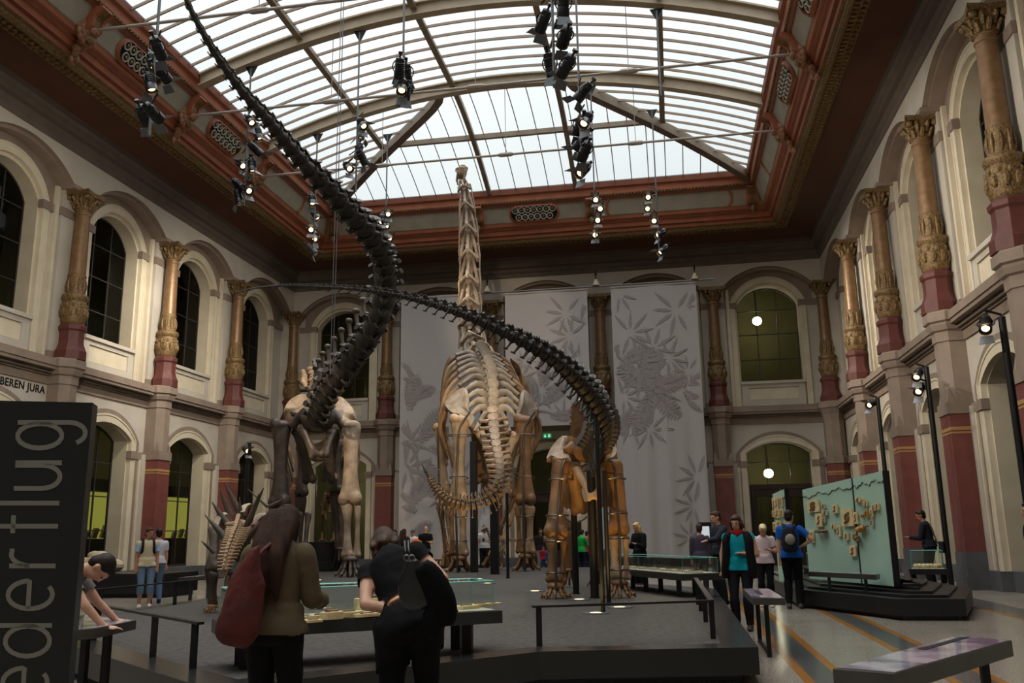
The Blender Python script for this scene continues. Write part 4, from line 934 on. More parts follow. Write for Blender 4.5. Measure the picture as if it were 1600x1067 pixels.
# ------------------------------------------------------------------ small two-legged skeletons in the background
def biped(name, label, base, s, yaw, mt, gold=None):
    t = thing(name, label, 'dinosaur skeleton', base, rz=yaw); J = lambda x, y, z: V((x, y, z)) * s      # faces +y
    def q(nm, fn, m=mt):
        B = MB(); fn(B); B.build(nm, m, t, smooth=60, world=False)
    VERTS.setdefault('small', vert(.34, .6, .16, .4, .1, .4))
    for nm, pts, n, w in (('dorsal_vertebra', [J(0, 0, 1.5), J(0, .5, 1.55), J(0, .95, 1.5)], 8, .2), ('neck_vertebra', [J(0, .95, 1.5), J(0, 1.2, 1.65), J(0, 1.35, 1.95), J(0, 1.45, 2.1)], 7, .13), ('tail_vertebra', [J(0, 0, 1.5), J(0, -.8, 1.45), J(0, -1.6, 1.3), J(0, -2.4, 1.35)], 16, .14)):
        P = cr(pts, n + 1)
        for i in range(n):
            o = VERTS['small'].build(nm, mt, t, world=False) if i == 0 else o.copy()
            if i: COL.objects.link(o); o.parent = t
            ww = w * s * (1 if nm != 'tail_vertebra' else 1.1 - .9 * i / n)
            o.matrix_local = frame((P[i] + P[i + 1]) / 2, P[i + 1] - P[i], V((0, 0, 1))) @ Matrix.Diagonal((ww, (P[i + 1] - P[i]).length, ww, 1))
    q('skull', lambda B: [B.tube([J(0, 1.4, 2.12), J(0, 1.5, 2.14), J(0, 1.7, 2.08), J(0, 1.85, 2.0)], [.05 * s, .11 * s, .08 * s, .03 * s], 8), B.tube([J(0, 1.5, 2.02), J(0, 1.8, 1.95)], [.05 * s, .03 * s], 6)])
    for sg in (-1, 1):
        q('femur', lambda B: lb(B, J(sg * .16, 0, 1.4), J(sg * .2, .3, .9), .06 * s, 1.5, 1.5)); q('tibia', lambda B: lb(B, J(sg * .2, .3, .88), J(sg * .2, -.05, .35), .045 * s, 1.6, 1.4))
        q('foot', lambda B: [lb(B, J(sg * .2, -.05, .35), J(sg * .2, .1, .08), .035 * s, 1.4, 1.4)] + [B.tube([J(sg * .2, .1, .08), J(sg * .2 + .1 * k, .28, .06), J(sg * .2 + .14 * k, .4, .0)], [.03 * s, .025 * s, .006 * s], 6) for k in (-1, 0, 1)])
        q('arm', lambda B: [lb(B, J(sg * .2, .9, 1.35), J(sg * .24, .8, 1.05), .035 * s, 1.4, 1.4), lb(B, J(sg * .24, .8, 1.05), J(sg * .2, 1.02, .85), .025 * s, 1.4, 1.4)] + [B.tube([J(sg * .2, 1.02, .85), J(sg * .2 + .04 * k, 1.1, .72)], [.015 * s, .006 * s], 5) for k in (-1, 0, 1)])
    q('ilium', lambda B: [plate_bone(B, [J(sg * .13, -.25, 1.5), J(sg * .14, 0, 1.68), J(sg * .13, .3, 1.6), J(sg * .13, .2, 1.42), J(sg * .13, -.1, 1.4)], .03 * s) for sg in (-1, 1)] + [lb(B, J(0, .05, 1.38), J(0, .3, .98), .04 * s, 1.4, 1.8)])
    for i in range(7):
        for sg in (-1, 1):
            B = MB(); c = J(0, .2 + .11 * i, 1.53); rib(B, c, c + J(sg * .2, 0, -.05), c + J(sg * .12, .08, -.52), J(sg * .1, 0, 0), .016 * s); B.build('rib', mt, t, smooth=60, world=False)
    return t
el = at_y(505, 893, 29.3)
biped('theropod_skeleton', 'small orange-lit two-legged dinosaur skeleton on a dark round plinth, between the left dinosaur\'s legs', (el.x, 29.6, PZ + .95), 1.0, PI + .5, BONEB)
pl = thing('plinth', 'dark round plinth under the small two-legged skeleton', 'plinth', (el.x, 29.5, PZ)); B = MB(); B.lathe([(1.0, 0), (1.0, .3), (.82, .3), (.82, .95), (.0, .95)], 28); B.build('drum', BLACKM, pl, world=False)
g = at_y(787, 890, 29.0)
biped('ornithopod_skeleton', 'very small pale two-legged dinosaur skeleton behind the giant one, right of its posts', (g.x, 29.3, PZ), .62, 2.6, BONEL)

# ------------------------------------------------------------------ steel posts and cables
def post(x, ytop, ybot, Y, r, label, sq=False, plate=True):
    a = at_y(x, ytop, Y); b = V((a.x, Y, PZ)); t = thing('support_post', label, 'post', b, 'black support posts')
    B = MB()
    if sq: B.box((0, 0, (a.z - PZ) / 2), (r * 2, r * 2, a.z - PZ))
    else: B.tube([(0, 0, 0), (0, 0, a.z - PZ)], r, 12)
    B.build('shaft', BLACK, t, world=False)
    if plate: B = MB(); B.lathe([(r * 1.3, 0), (r * 1.3, .02), (0, .02)], 16); B.build('base_plate', BLACK, t, world=False)
post(740, 690, 900, 27.0, .10, 'thick black support post under the giant skeleton, left of the pair', True)
post(772, 745, 912, 25.5, .11, 'thick black support post under the giant skeleton, right of the pair', True)
post(792, 770, 930, 23.1, .04, 'thin black post holding up the curled tail of the giant skeleton')
post(895.5, 760, 930, 16.9, .06, 'black post under the chest of the brown skeleton, leftmost of its four')
post(923, 735, 943, 15.8, .075, 'thick black post under the hips of the brown skeleton')
post(932, 655, 992, 12.9, .032, 'thin black post nearest the camera, under the swept tail')
post(944, 735, 966, 14.6, .035, 'thin black post beside the right hind leg of the brown skeleton')
for x, yt, Y, lb_ in ((516, 250, 21.0, 'left of two thin cables holding the dark tail'), (520, 235, 20.4, 'right of two thin cables holding the dark tail')):
    a = at_y(x, 585, Y); t = thing('suspension_cable', lb_, 'cable', a, 'tail suspension cables'); B = MB(); B.tube([a, V((a.x, a.y, barrel(a.x) - .4))], .012, 5); B.build('cable', GREYM, t)
# ================================================================== PLATFORM, CASES, PANELS
GRAN = mat('granulate_top', '#4d4945', '#393632', .95, detail=9, scale=12, bump=.4, bscale=70)
EDGE = mat('lacquered_edge', '#2b2a2a', '#252424', .25, scale=2)
SKIRT = mat('black_skirting', '#161616', '#1b1b1a', .4, scale=2)
CASEG = glass('case_glass', '#f4faf7', .05)
GEDGE = mat('glass_edge', '#5fa79a', None, .2)
CASET = mat('case_top', '#c9c3b4', '#bdb7a8', .5, scale=4)
SLABM = mat('limestone_slab', '#e2cfa0', '#cdb27c', .7, scale=6, bump=.3, bscale=30)
SLABO = mat('ochre_slab', '#c98c3a', '#a8702a', .7, scale=6, bump=.3)
SLABP = mat('pale_slab', '#cfbfa3', '#b7a486', .7, scale=6, bump=.3)
FOSD = mat('fossil_brown', '#7a5c36', '#5f4426', .6, scale=10)
def inset(poly, d):
    n = len(poly); o = []
    for i in range(n):
        a, b, c = V(poly[i - 1]).to_2d(), V(poly[i]).to_2d(), V(poly[(i + 1) % n]).to_2d()
        t1, t2 = (b - a).normalized(), (c - b).normalized(); n1, n2 = V((-t1.y, t1.x)), V((-t2.y, t2.x)); m = (n1 + n2).normalized()
        o.append(tuple(b + m * (d / max(.3, m.dot(n1)))))
    return o
PLAT = [(0.73, 9.12), (0.73, 18.4), (-1.6, 21.3), (-1.6, 30.8), (-12.7, 30.8), (-12.7, 24.3), (-8.75, 20.6), (-8.75, 10.9), (-3.4, 6.39), (-1.3, 8.67)]
t = thing('display_platform', 'large dark low platform carrying the big skeletons', 'platform', (-5, 18, 0))
B = MB(); B.prism(inset(PLAT, .16), 0.0, .08); B.build('recessed_base', SKIRT, t, smooth=0)
B = MB(); B.prism(PLAT, .08, .325); B.build('skirting', SKIRT, t, smooth=0)
B = MB(); pi_ = inset(PLAT, .34); n = len(PLAT)
B.add([(x, y, .33) for x, y in PLAT] + [(x, y, .33) for x, y in pi_] + [(x, y, .324) for x, y in PLAT], [(k, (k + 1) % n, n + (k + 1) % n, n + k) for k in range(n)] + [(k, 2 * n + k, 2 * n + (k + 1) % n, (k + 1) % n) for k in range(n)]); B.build('edge_border', EDGE, t, smooth=0)
B = MB(); B.add([(x, y, .33) for x, y in pi_], [tuple(range(n))]); B.build('granulate_surface', GRAN, t, smooth=0)
# floor uplights
UPL = emis('uplight_glow', '#ffe2a0', 3.0)
def uplight(x, y, lb_, on=True):
    p = at_z(x, y, PZ + .012); t = thing('floor_uplight', lb_, 'lamp', (p.x, p.y, PZ), 'recessed floor uplights')
    B = MB(); B.lathe([(.19, 0), (.19, .012), (.165, .014)], 24); B.build('rim', GREYM, t, world=False)
    B = MB(); B.lathe([(.165, .012), (0.001, .016)], 24); B.build('lens', UPL, t, world=False)
    return p
ups = [uplight(905, 936, 'lit floor uplight behind the left hind foot of the brown skeleton'), uplight(931, 957, 'lit floor uplight nearest the camera, at the foot of the thin black posts'), uplight(836, 923, 'lit floor uplight left of the brown skeleton'),
       uplight(748, 904, 'lit floor uplight beside the giant skeleton\'s posts, farther of the pair'), uplight(762, 911, 'lit floor uplight beside the giant skeleton\'s posts, nearer of the pair'), uplight(497, 906, 'lit floor uplight between the dark skeleton\'s feet'), uplight(500, 950, 'lit floor uplight seen through the glass case'), uplight(968, 948, 'lit floor uplight under the right hind foot of the brown skeleton')]
# railings
def railing(name_label, pts, posts, z=.72):
    t = thing('low_railing', name_label, 'railing', (*pts[0], PZ))
    B = MB()
    for a, b in zip(pts[:-1], pts[1:]):
        a, b = V((*a, z)), V((*b, z)); d = (b - a).normalized(); s = V((-d.y, d.x, 0)) * .03
        B.plate([a - s, a + s, b + s, b - s], (0, 0, -.022))
    B.build('top_bar', BLACK, t, smooth=0)
    for p in posts:
        B = MB(); B.box((p[0], p[1], (PZ + z - .02) / 2), (.055, .03, z - .02 - PZ)); B.build('post', BLACK, t, smooth=0)
railing('low black railing along the right edge and front corner of the platform', [(.29, 14.5), (.34, 9.75), (-1.42, 9.02)], [(.34, 9.78), (.325, 11.56), (.31, 13.13), (.3, 14.3), (-1.36, 9.05)])
railing('low black railing at the platform\'s left front edge, beside the glass case', [(-4.0, 7.28), (-8.3, 10.95)], [(-4.1, 7.37), (-4.9, 8.06), (-6.4, 9.33), (-7.9, 10.61)])
railing('low black railing along the far left platform edge, before the spiky skeleton', [(-8.42, 11.2), (-8.42, 17.2)], [(-8.42, 12.36), (-8.42, 14.41), (-8.42, 16.4)])
# glass cases
def case(label, A, Bp, depth, z, gh, leg_u=(.1, .9), lip=.11, base=PZ, leg_v=None):
    """table case: front edge A->Bp at top height z, going back by depth to the left of A->Bp"""
    A, Bp = V((*A, z)), V((*Bp, z)); d = (Bp - A); L_ = d.length; d.normalize(); n_ = V((-d.y, d.x, 0))
    t = thing('display_case', label, 'display case', (*((A + Bp) / 2 + n_ * depth / 2).xy, base))
    def rect(u0, u1, v0, v1): return [A + d * u0 + n_ * v0, A + d * u1 + n_ * v0, A + d * u1 + n_ * v1, A + d * u0 + n_ * v1]
    B = MB(); B.plate(rect(0, L_, 0, depth), (0, 0, -lip)); B.build('table_frame', BLACKM, t, smooth=0)
    B = MB(); B.plate([p + V((0, 0, .008)) for p in rect(.05, L_ - .05, .05, depth - .05)], (0, 0, -.007)); B.build('table_top', CASET, t, smooth=0)
    for u in leg_u:
        for v in (leg_v or (.25, depth - .15)):
            p = A + d * (L_ * u) + n_ * v; B = MB(); B.box((p.x, p.y, (base + z - lip) / 2), (.09, .09, z - lip - base)); B.build('leg', BLACK, t, smooth=0)
    G = MB(); R = rect(.06, L_ - .06, .06, depth - .06)
    for k in range(4): a, b = R[k], R[(k + 1) % 4]; G.add([a, b, b + V((0, 0, gh)), a + V((0, 0, gh))], [(0, 1, 2, 3)])
    G.add([p + V((0, 0, gh)) for p in R], [(0, 1, 2, 3)]); g = G.build('glass_box', CASEG, t, smooth=0)
    E = MB()
    for k in range(4): E.tube([R[k] + V((0, 0, gh)), R[(k + 1) % 4] + V((0, 0, gh))], .006, 4); E.tube([R[k], R[k] + V((0, 0, gh))], .004, 4)
    E.build('glass_edges', GEDGE, g, smooth=0)
    return A, d, n_, L_
def slab(p, w, dd, h, rz, label, m=SLABM, group='fossil slabs in the front glass case', name='fossil_slab'):
    t = thing(name, label, 'fossil', p, group, rz); B = MB(); k = 9; rnd = random.Random(int(p[0] * 1000) + int(p[1] * 777))
    pts = [(math.cos(2 * PI * i / k) * w / 2 * (1.1 + .25 * rnd.random()), math.sin(2 * PI * i / k) * dd / 2 * (1.1 + .25 * rnd.random())) for i in range(k)]
    pts = [(max(-w / 2, min(w / 2, x)), max(-dd / 2, min(dd / 2, y))) for x, y in pts]
    B.prism(pts, 0, h); B.build('matrix_stone', m, t, smooth=0, world=False)
    B = MB(); q = cr([(-w * .25, -dd * .1, h), (-w * .05, dd * .12, h), (w * .12, -dd * .05, h), (w * .28, dd * .1, h)], 9); B.tube(q, [.3 * h + .004] * 9, 5)
    for i in (2, 4, 6): B.tube([q[i], q[i] + V((w * .05, dd * .2, 0))], .003 + .1 * h, 4)
    B.build('fossil_bone', FOSD, t, world=False); return t
a, b = at_z(346, 977, .715), at_z(785, 954, .715)
A, d, n_, L_ = case('long low glass case of cream fossil slabs at the platform front, before two women', (a.x, a.y), (b.x, b.y), .7, .715, .27)
fl_ = [('thin cream fossil slab at the left end of the front glass case', 470, 966, .3, .16, .02), ('cream fossil slab second from the left visible in the front case', 500, 966, .2, .14, .03), ('small flat cream fossil slab nearest the front edge of the case', 489, 972, .16, .08, .02), ('blocky cream fossil slab beside the smallest slab in the front case', 518, 967, .2, .12, .06), ('wide cream fossil slab left of the thick block in the front case', 540, 963, .32, .18, .04), ('thin cream slab in front of the thick block in the front case', 573, 963, .24, .1, .025), ('thickest block-like cream fossil in the front case, left of the bending woman', 578, 953, .3, .2, .11), ('cream fossil slab right of the bending woman in the front case', 728, 951, .26, .15, .03), ('cream fossil slab second from the case\'s right end', 750, 948, .26, .13, .03), ('grey-cream thin slab at the right end of the front case', 768, 944, .2, .12, .012)]
for lb_, x, y, w_, dd, h in fl_: slab(at_z(x, y, .724), w_, dd, h, .8, lb_)
a, b = at_z(946, 887, .72), at_z(1064, 897, .72)
A2, d2, n2, L2 = case('long glass display case at right behind the railing, with the blonde woman beside it', (a.x, a.y), (b.x, b.y), .78, .72, .26, (.12, .5, .9), leg_v=(.12, .42))
for k in range(7):
    p = A2 + d2 * (.3 + k * (L2 - .6) / 6) + n2 * .38; slab((p.x, p.y, .729), .32, .3, .025, .5 * k, 'flat cream fossil slab, %s from the left in the long right-hand case' % ['first', 'second', 'third', 'fourth', 'fifth', 'sixth', 'seventh'][k], SLABP, 'fossil slabs in the right-hand case')
# reading desks
DESKP = bpy.data.materials.new('desk_graphic'); DESKP.use_nodes = True; nt = DESKP.node_tree; N = nt.nodes; L = nt.links; p_ = N['Principled BSDF']; p_.inputs['Roughness'].default_value = .08
tc = N.new('ShaderNodeTexCoord'); nz = N.new('ShaderNodeTexNoise'); nz.inputs['Scale'].default_value = 3; nz.inputs['Detail'].default_value = 6; L.new(tc.outputs['Object'], nz.inputs['Vector']); r = N.new('ShaderNodeValToRGB')
for e, c in zip(r.color_ramp.elements, ('#6d6478', '#b9adb8')): e.color = lin(c)
r.color_ramp.elements[0].position = .4; r.color_ramp.elements[1].position = .6; L.new(nz.outputs[0], r.inputs[0]); L.new(r.outputs[0], p_.inputs['Base Color'])
DESKF = mat('desk_bronze_metal', '#4a4744', '#413e3b', .4, .3)
def desk(label, quad, z, legs, th=.085, base=0.0, bar=False, win=None):
    Q = [V((q[0], q[1], z)) for q in quad]; c = sum(Q, V()) / len(Q)
    t = thing('reading_desk', label, 'information desk', (c.x, c.y, base))
    B = MB(); B.plate(Q, (0, 0, -th)); B.build('desk_body', DESKF, t, smooth=0)
    B = MB(); B.plate([c + (q - c) * .95 + V((0, 0, .004)) for q in Q], (0, 0, -.003)); gp = B.build('graphic_panel', DESKP, t, smooth=0)
    if win:
        B = MB(); u, v_ = (Q[1] - Q[0]), (Q[3] - Q[0]); o = Q[0] + u * win[0] + v_ * win[1]; B.plate([o + V((0, 0, .007)), o + u * .16 + V((0, 0, .007)), o + u * .16 + v_ * .4 + V((0, 0, .007)), o + v_ * .4 + V((0, 0, .007))], (0, 0, -.002)); B.build('picture', DARK, gp, smooth=0)
    for lx, ly in legs: B = MB(); B.box((lx, ly, (z - th + base) / 2), (.05, .05, z - th - base)); B.build('leg', BLACK, t, smooth=0)
    if bar:
        (x0, y0), (x1, y1) = legs[0], legs[-1]; B = MB(); B.tube([(x0, y0, base + .03), (x1, y1, base + .03)], .025, 6); B.build('floor_bar', BLACK, t)
q = [at_z(1301, 1045.5, .66), at_z(1395, 1053, .66), at_z(1581, 1000.5, .66), at_z(1500, 992, .66)]
lg = at_z(1527, 1040, .4)
desk('long low reading desk with a purplish glossy panel in the right foreground', q, .66, [tuple(q[0].lerp(q[2], .8).xy + V((.0, .0))), tuple(q[0].lerp(q[2], .15).xy)], .1, win=(.2, .52))
desk('reading desk in front of the teal woman, beside the platform\'s right edge', [(.84, 10.85), (1.2, 10.8), (1.2, 12.6), (.86, 12.65)], .66, [(1.0, 11.0), (1.02, 12.4)], .075, bar=True, win=(.3, .3))
q = [at_z(112, 961, .78), at_z(128, 986, .78), at_z(150, 981, .78), at_z(213, 972, .78)]
desk('reading desk under the leaning boy beside the dark upright sign', [tuple(at_z(213, 969, .78).xy), tuple(at_z(132, 961, .78).xy), tuple(at_z(118, 985, .78).xy), tuple(at_z(150, 982, .78).xy)], .78, [tuple(at_z(170, 974, .78).xy), tuple(at_z(136, 976, .78).xy)], .07)
a, b = at_z(1262, 893, .66), at_z(1369, 898, .66)
desk('long grey reading desk before the stepped black base at right', [(a.x, a.y), (b.x, b.y), (b.x + .12, b.y + .3), (a.x + .12, a.y + .32)], .66, [(a.x + .3, a.y - .45), (b.x - .12, b.y + .3)], .085)
for x0, x1, y, lb_ in ((948, 990, 879, 'small reading desk at the back of the platform under the green-hooded child'), (683, 701, 875, 'small reading desk at the platform\'s back edge behind the giant skeleton')):
    a = at_y(x0, y, 31.6); b = at_y(x1, y + .5, 31.6); desk(lb_, [(a.x, 31.2), (b.x, 31.2), (b.x, 31.7), (a.x, 31.7)], .62, [(a.x + .1, 31.45), (b.x - .1, 31.45)], .06)
a, b = at_z(278, 903, .66), at_z(327, 899, .66)
desk('small grey reading desk at left between wall pier and spiky skeleton', [(a.x, a.y), (b.x, b.y), (b.x - .1, b.y + .5), (a.x - .1, a.y + .5)], .66, [(a.x + .15, a.y + .25), (b.x - .15, b.y + .25)], .06)

# stepped black base on the right with the aqua panels
SB = [(2.2, 18.1), (3.42, 15.4), (4.42, 15.4), (5.3, 18.0), (5.3, 25.5), (2.2, 25.5)]
t = thing('stepped_base', 'long black stepped base under the aqua fossil panel at right', 'platform', (3.8, 20, 0))
B = MB(); B.prism(inset(SB, .12), 0, .07); B.build('recessed_base', SKIRT, t, smooth=0)
for k in range(5):
    B = MB(); B.prism(inset(SB, .24 * k + .001), .07 if k == 0 else .33 + .045 * (k - 1), .33 + .045 * k); B.build('step', SKIRT, t, smooth=0)
ZB = .33 + .045 * 3
AQUA = mat('aqua_panel', '#a9c9b4', '#a0c0ac', .35, scale=.8)
pr, pl_ = at_y(1397, 908, 16.4), at_y(1264, 892, 19.2); ZR, ZL = at_y(1393, 735, 16.4).z, at_y(1264, 765, 19.2).z
pr.z = pl_.z = 0; PLEN = (pl_ - pr).length; pd = (pl_ - pr).normalized(); pn = V((pd.y, -pd.x, 0)); pn = pn if pn.y < 0 else -pn
def ztop(q): u = (V(q) - pr).dot(pd) / PLEN; return ZR + (ZL - ZR) * u
def on_panel(x, y, o=pr):
    v = ray(x, y); return EYE + v * ((o - EYE).dot(pn) / v.dot(pn))
pm = on_panel(1336, 800); pm.z = 0
def panel(a, b, label, za, zb, z0=ZB, d=None, nn=None):
    d = d or pd; nn = nn or pn
    t = thing('fossil_display_board', label, 'display panel', (*((a + b) / 2 - nn * .05).xy, z0), 'aqua fossil panels')
    def up(q, z): return V((q.x, q.y, z))
    B = MB(); B.plate([up(a, z0), up(b, z0), up(b, zb), up(a, za)], -nn * .1); B.build('board', AQUA, t, smooth=0)
    B = MB(); B.plate([up(a, z0) - d * .001 + nn * .012, up(a, za) - d * .001 + nn * .012, up(a, za) - d * .001 - nn * .1, up(a, z0) - d * .001 - nn * .1], -d * .03); B.build('edge_strip', BLACKM, t, smooth=0)
    W = MB(); W.tube([up(a + (b - a) * (k / 24) + nn * .006, za + (zb - za) * k / 24 - .16 - .03 * math.sin(k * .7) - .02 * math.sin(k * 1.9)) for k in range(25)], .009, 4); W.build('wavy_line', BLACKM, t)
panel(pr, pm - pd * .008, 'tall aqua panel with mounted fossils at right, nearer section', ZR, ztop(pm))
panel(pm + pd * .008, pl_, 'tall aqua panel with mounted fossils at right, farther section', ztop(pm), ZL)
pr2, pl2 = at_y(1228.5, 800, 20.4), at_y(1209, 800, 20.9); z2a, z2b = at_y(1228.5, 763.7, 20.4).z, at_y(1209, 772, 20.9).z
pr2.z = pl2.z = 0; pd2 = (pl2 - pr2).normalized(); nn2 = V((pd2.y, -pd2.x, 0)); nn2 = nn2 if nn2.y < 0 else -nn2
panel(pr2, pl2, 'narrow aqua panel with mounted fossils above the blue-shirted man', z2a, z2b, .33, pd2, nn2)
def mounted(cx_, cy_, w_, h_, label, m, o=None, nn=None, rnd_=False):
    nn = nn or pn; o = o or pr; v = ray(cx_, cy_); p = EYE + v * ((o - EYE).dot(nn) / v.dot(nn)); s = (p - EYE).dot(FWD) / CF
    hd = V((-nn.y, nn.x, 0)); dd = hd * .01; a_, b_ = p - EYE, p + dd - EYE; c_ = abs(CF * (b_.dot(RGT) / b_.dot(FWD) - a_.dot(RGT) / a_.dot(FWD))) / .01; w_, h_ = w_ / c_, h_ * s
    t = thing('mounted_fossil', label, 'fossil', p, 'fossils mounted on the aqua panels')
    r = random.Random(int(cx_ * 31 + cy_ * 17)); B = MB()
    if rnd_:
        for k in range(4): B.ell(p + nn * .07 + hd * (r.random() - .5) * w_ * .7 + V((0, 0, (r.random() - .5) * h_ * .6)), (w_ * .3, w_ * .3, h_ * .3), 8, 6)
    else:
        q = [p + hd * (a * w_ / 2 * (.92 + .1 * r.random())) + V((0, 0, b * h_ / 2 * (.92 + .1 * r.random()))) + nn * .02 for a, b in ((-1, -1), (0, -1), (1, -1), (1, 0), (1, 1), (0, 1), (-1, 1), (-1, 0))]
        B.plate(q, nn * .03)
    B.build('stone', m, t, smooth=30 if rnd_ else 0)
    if not rnd_:
        F = MB(); F.tube(cr([p + nn * .052 + hd * (a * w_) + V((0, 0, b * h_)) for a, b in ((-.25, -.3), (.1, -.1), (-.1, .12), (.2, .3))], 8), .035 * w_ + .006, 5)
        if w_ > .35: F.torus(p + nn * .052, .16 * w_, .02, 14, 5, Matrix((hd, V((0, 0, 1)), nn)).transposed())
        F.build('fossil_trace', FOSD, t)
    K = MB(); K.tube([p, p + nn * .035], .012, 5); K.build('mount_pin', GREYM, t)
NS = ['large square cream slab at the panel\'s upper left corner', 'tiny pale slab right of the large square slab', 'small pale slab below the tiny one near the upper left', 'tall cream slab below the large square slab', 'tiny pale fossil beside the tall cream slab', 'upright cream slab in the upper middle of the farther section', 'small brownish slab in the middle of the farther section', 'slim upright slab below the middle of the farther section', 'small upright slab at the lower right of the farther section', 'largest square slab with a round fossil, over the panel joint', 'slim upright slab touching the largest square slab', 'wide small slab at the top left of the nearer section', 'slim upright slab second in the top row of the nearer section', 'small slab third in the top row of the nearer section', 'second slab from the right end of the nearer section', 'rightmost small slab of the nearer section', 'slim slab below the rightmost pair', 'small ochre slab under the top row of the nearer section', 'tiny ochre slab left of the small ochre slab', 'rounded orange fossil lump in the nearer section', 'dark knobbly fossil beside the rounded orange lump', 'small pinkish slab right of the knobbly fossil', 'tall slab at the lower left edge by the blue man\'s elbow', 'brown bone fossil pair left in the lower row', 'brown bone fossil pair right in the lower row', 'small orange slab below the largest square slab', 'cluster of brown bones beside the small orange slab', 'cream slab lowest on the panel']
QS = [(425, 360, 95, 95, 0), (505, 360, 26, 38, 1), (518, 412, 36, 42, 1), (470, 470, 50, 105, 0), (510, 470, 20, 38, 1), (598, 380, 40, 72, 0), (585, 520, 30, 40, 0), (628, 553, 28, 90, 0), (688, 598, 30, 58, 0), (698, 450, 96, 135, 0), (763, 452, 28, 95, 0), (780, 308, 44, 36, 0), (818, 325, 20, 60, 0), (845, 338, 22, 40, 0), (905, 370, 22, 55, 0), (934, 362, 28, 52, 0), (889, 410, 24, 70, 0), (847, 420, 30, 46, 2), (815, 437, 18, 26, 2), (818, 545, 55, 60, 4), (850, 518, 26, 24, 5), (890, 490, 22, 48, 1), (412, 600, 30, 95, 0), (468, 560, 28, 26, 5), (512, 553, 50, 30, 5), (750, 600, 24, 44, 2), (785, 618, 38, 50, 5), (740, 715, 55, 85, 0)]
for (x, y, w_, h_, k), lb_ in zip(QS, NS):
    mounted(1190 + x / 5.082, 720 + y / 5.082, w_ / 5.082, h_ / 5.082, lb_, [SLABM, SLABP, SLABO, FOSD, SLABO, FOSD][k], rnd_=k > 3)
for i, (x, y, w_, h_) in enumerate(((1212, 789, 5, 22), (1216, 786, 4, 20), (1223, 783, 4, 16), (1211, 803, 4, 10), (1217, 802, 6, 14), (1224, 801, 5, 12), (1213, 823, 5, 16), (1219, 820, 7, 14))):
    mounted(x, y, w_, h_, 'small cream slab on the narrow panel by the blue man, %s' % ['top left', 'top middle', 'top right', 'middle left', 'centre', 'middle right', 'lower left', 'lower right'][i], SLABM, pr2, nn2)
# glass cases standing on the stepped base
a, b = at_z(1256, 888, .58), at_z(1336, 890, .58)
A3, d3, n3, L3 = case('glass case before the aqua panel, right of the blue-shirted man', (a.x, a.y), (b.x, b.y), .5, .58, .34, base=.33)
for k in range(3): p = A3 + d3 * (.3 + k * (L3 - .6) / 2) + n3 * .25; slab((p.x, p.y, .589), .4, .28, .03, .4 * k, 'flat pale fossil slab in the case before the aqua panel, %s' % ['left end', 'middle', 'right end'][k], SLABP, 'fossil slabs in the panel case')
a, b = at_z(1421, 889, .62), at_z(1481, 889, .62)
A4, d4, n4, L4 = case('small glass case with one knobbly fossil right of the aqua panel', (a.x, a.y), (b.x, b.y), .55, .62, .36, base=.33)
t = thing('fossil_bone', 'knobbly cream fossil bone inside the small right-hand glass case', 'fossil', (A4 + d4 * L4 * .5 + n4 * .28) + V((0, 0, .01))); B = MB()
for k in range(7): B.ell((-.22 + .075 * k, .04 * math.sin(k * 2.1), .045), (.06, .05 + .02 * (k % 2), .045), 8, 5)
B.build('bone', SLABM, t, world=False)
# left base with the pale boulder
g = at_z(262, 934, 0)
t = thing('display_plinth', 'long low dark plinth at left below the first ground-floor window', 'plinth', (g.x - 2.2, g.y + .9, 0)); B = MB()
B.box((g.x - 2.2, g.y + .8, .34), (4.2, 1.6, .5)); B.box((g.x - 2.2, g.y + .85, .05), (4.0, 1.4, .1)); B.build('plinth_body', BLACKM, t, smooth=0)
a = at_y(148, 868, g.y + .5); t = thing('fossil_boulder', 'pale fossil-bearing boulder on the dark plinth behind the leaning boy', 'fossil', (a.x, g.y + .7, .59)); B = MB()
for k, (dx, dy, dz, r_) in enumerate(((0, 0, .22, .42), (.35, .1, .18, .3), (-.4, 0, .2, .35), (.1, -.1, .42, .25), (-.2, .1, .45, .2))): B.ell((dx, dy, dz), (r_, r_ * .8, r_ * .6), 10, 7)
for v in range(len(B.v)): x, y, z = B.v[v]; B.v[v] = (x, y, max(0, z))
B.build('stone', SLABP, t, world=False, smooth=20)

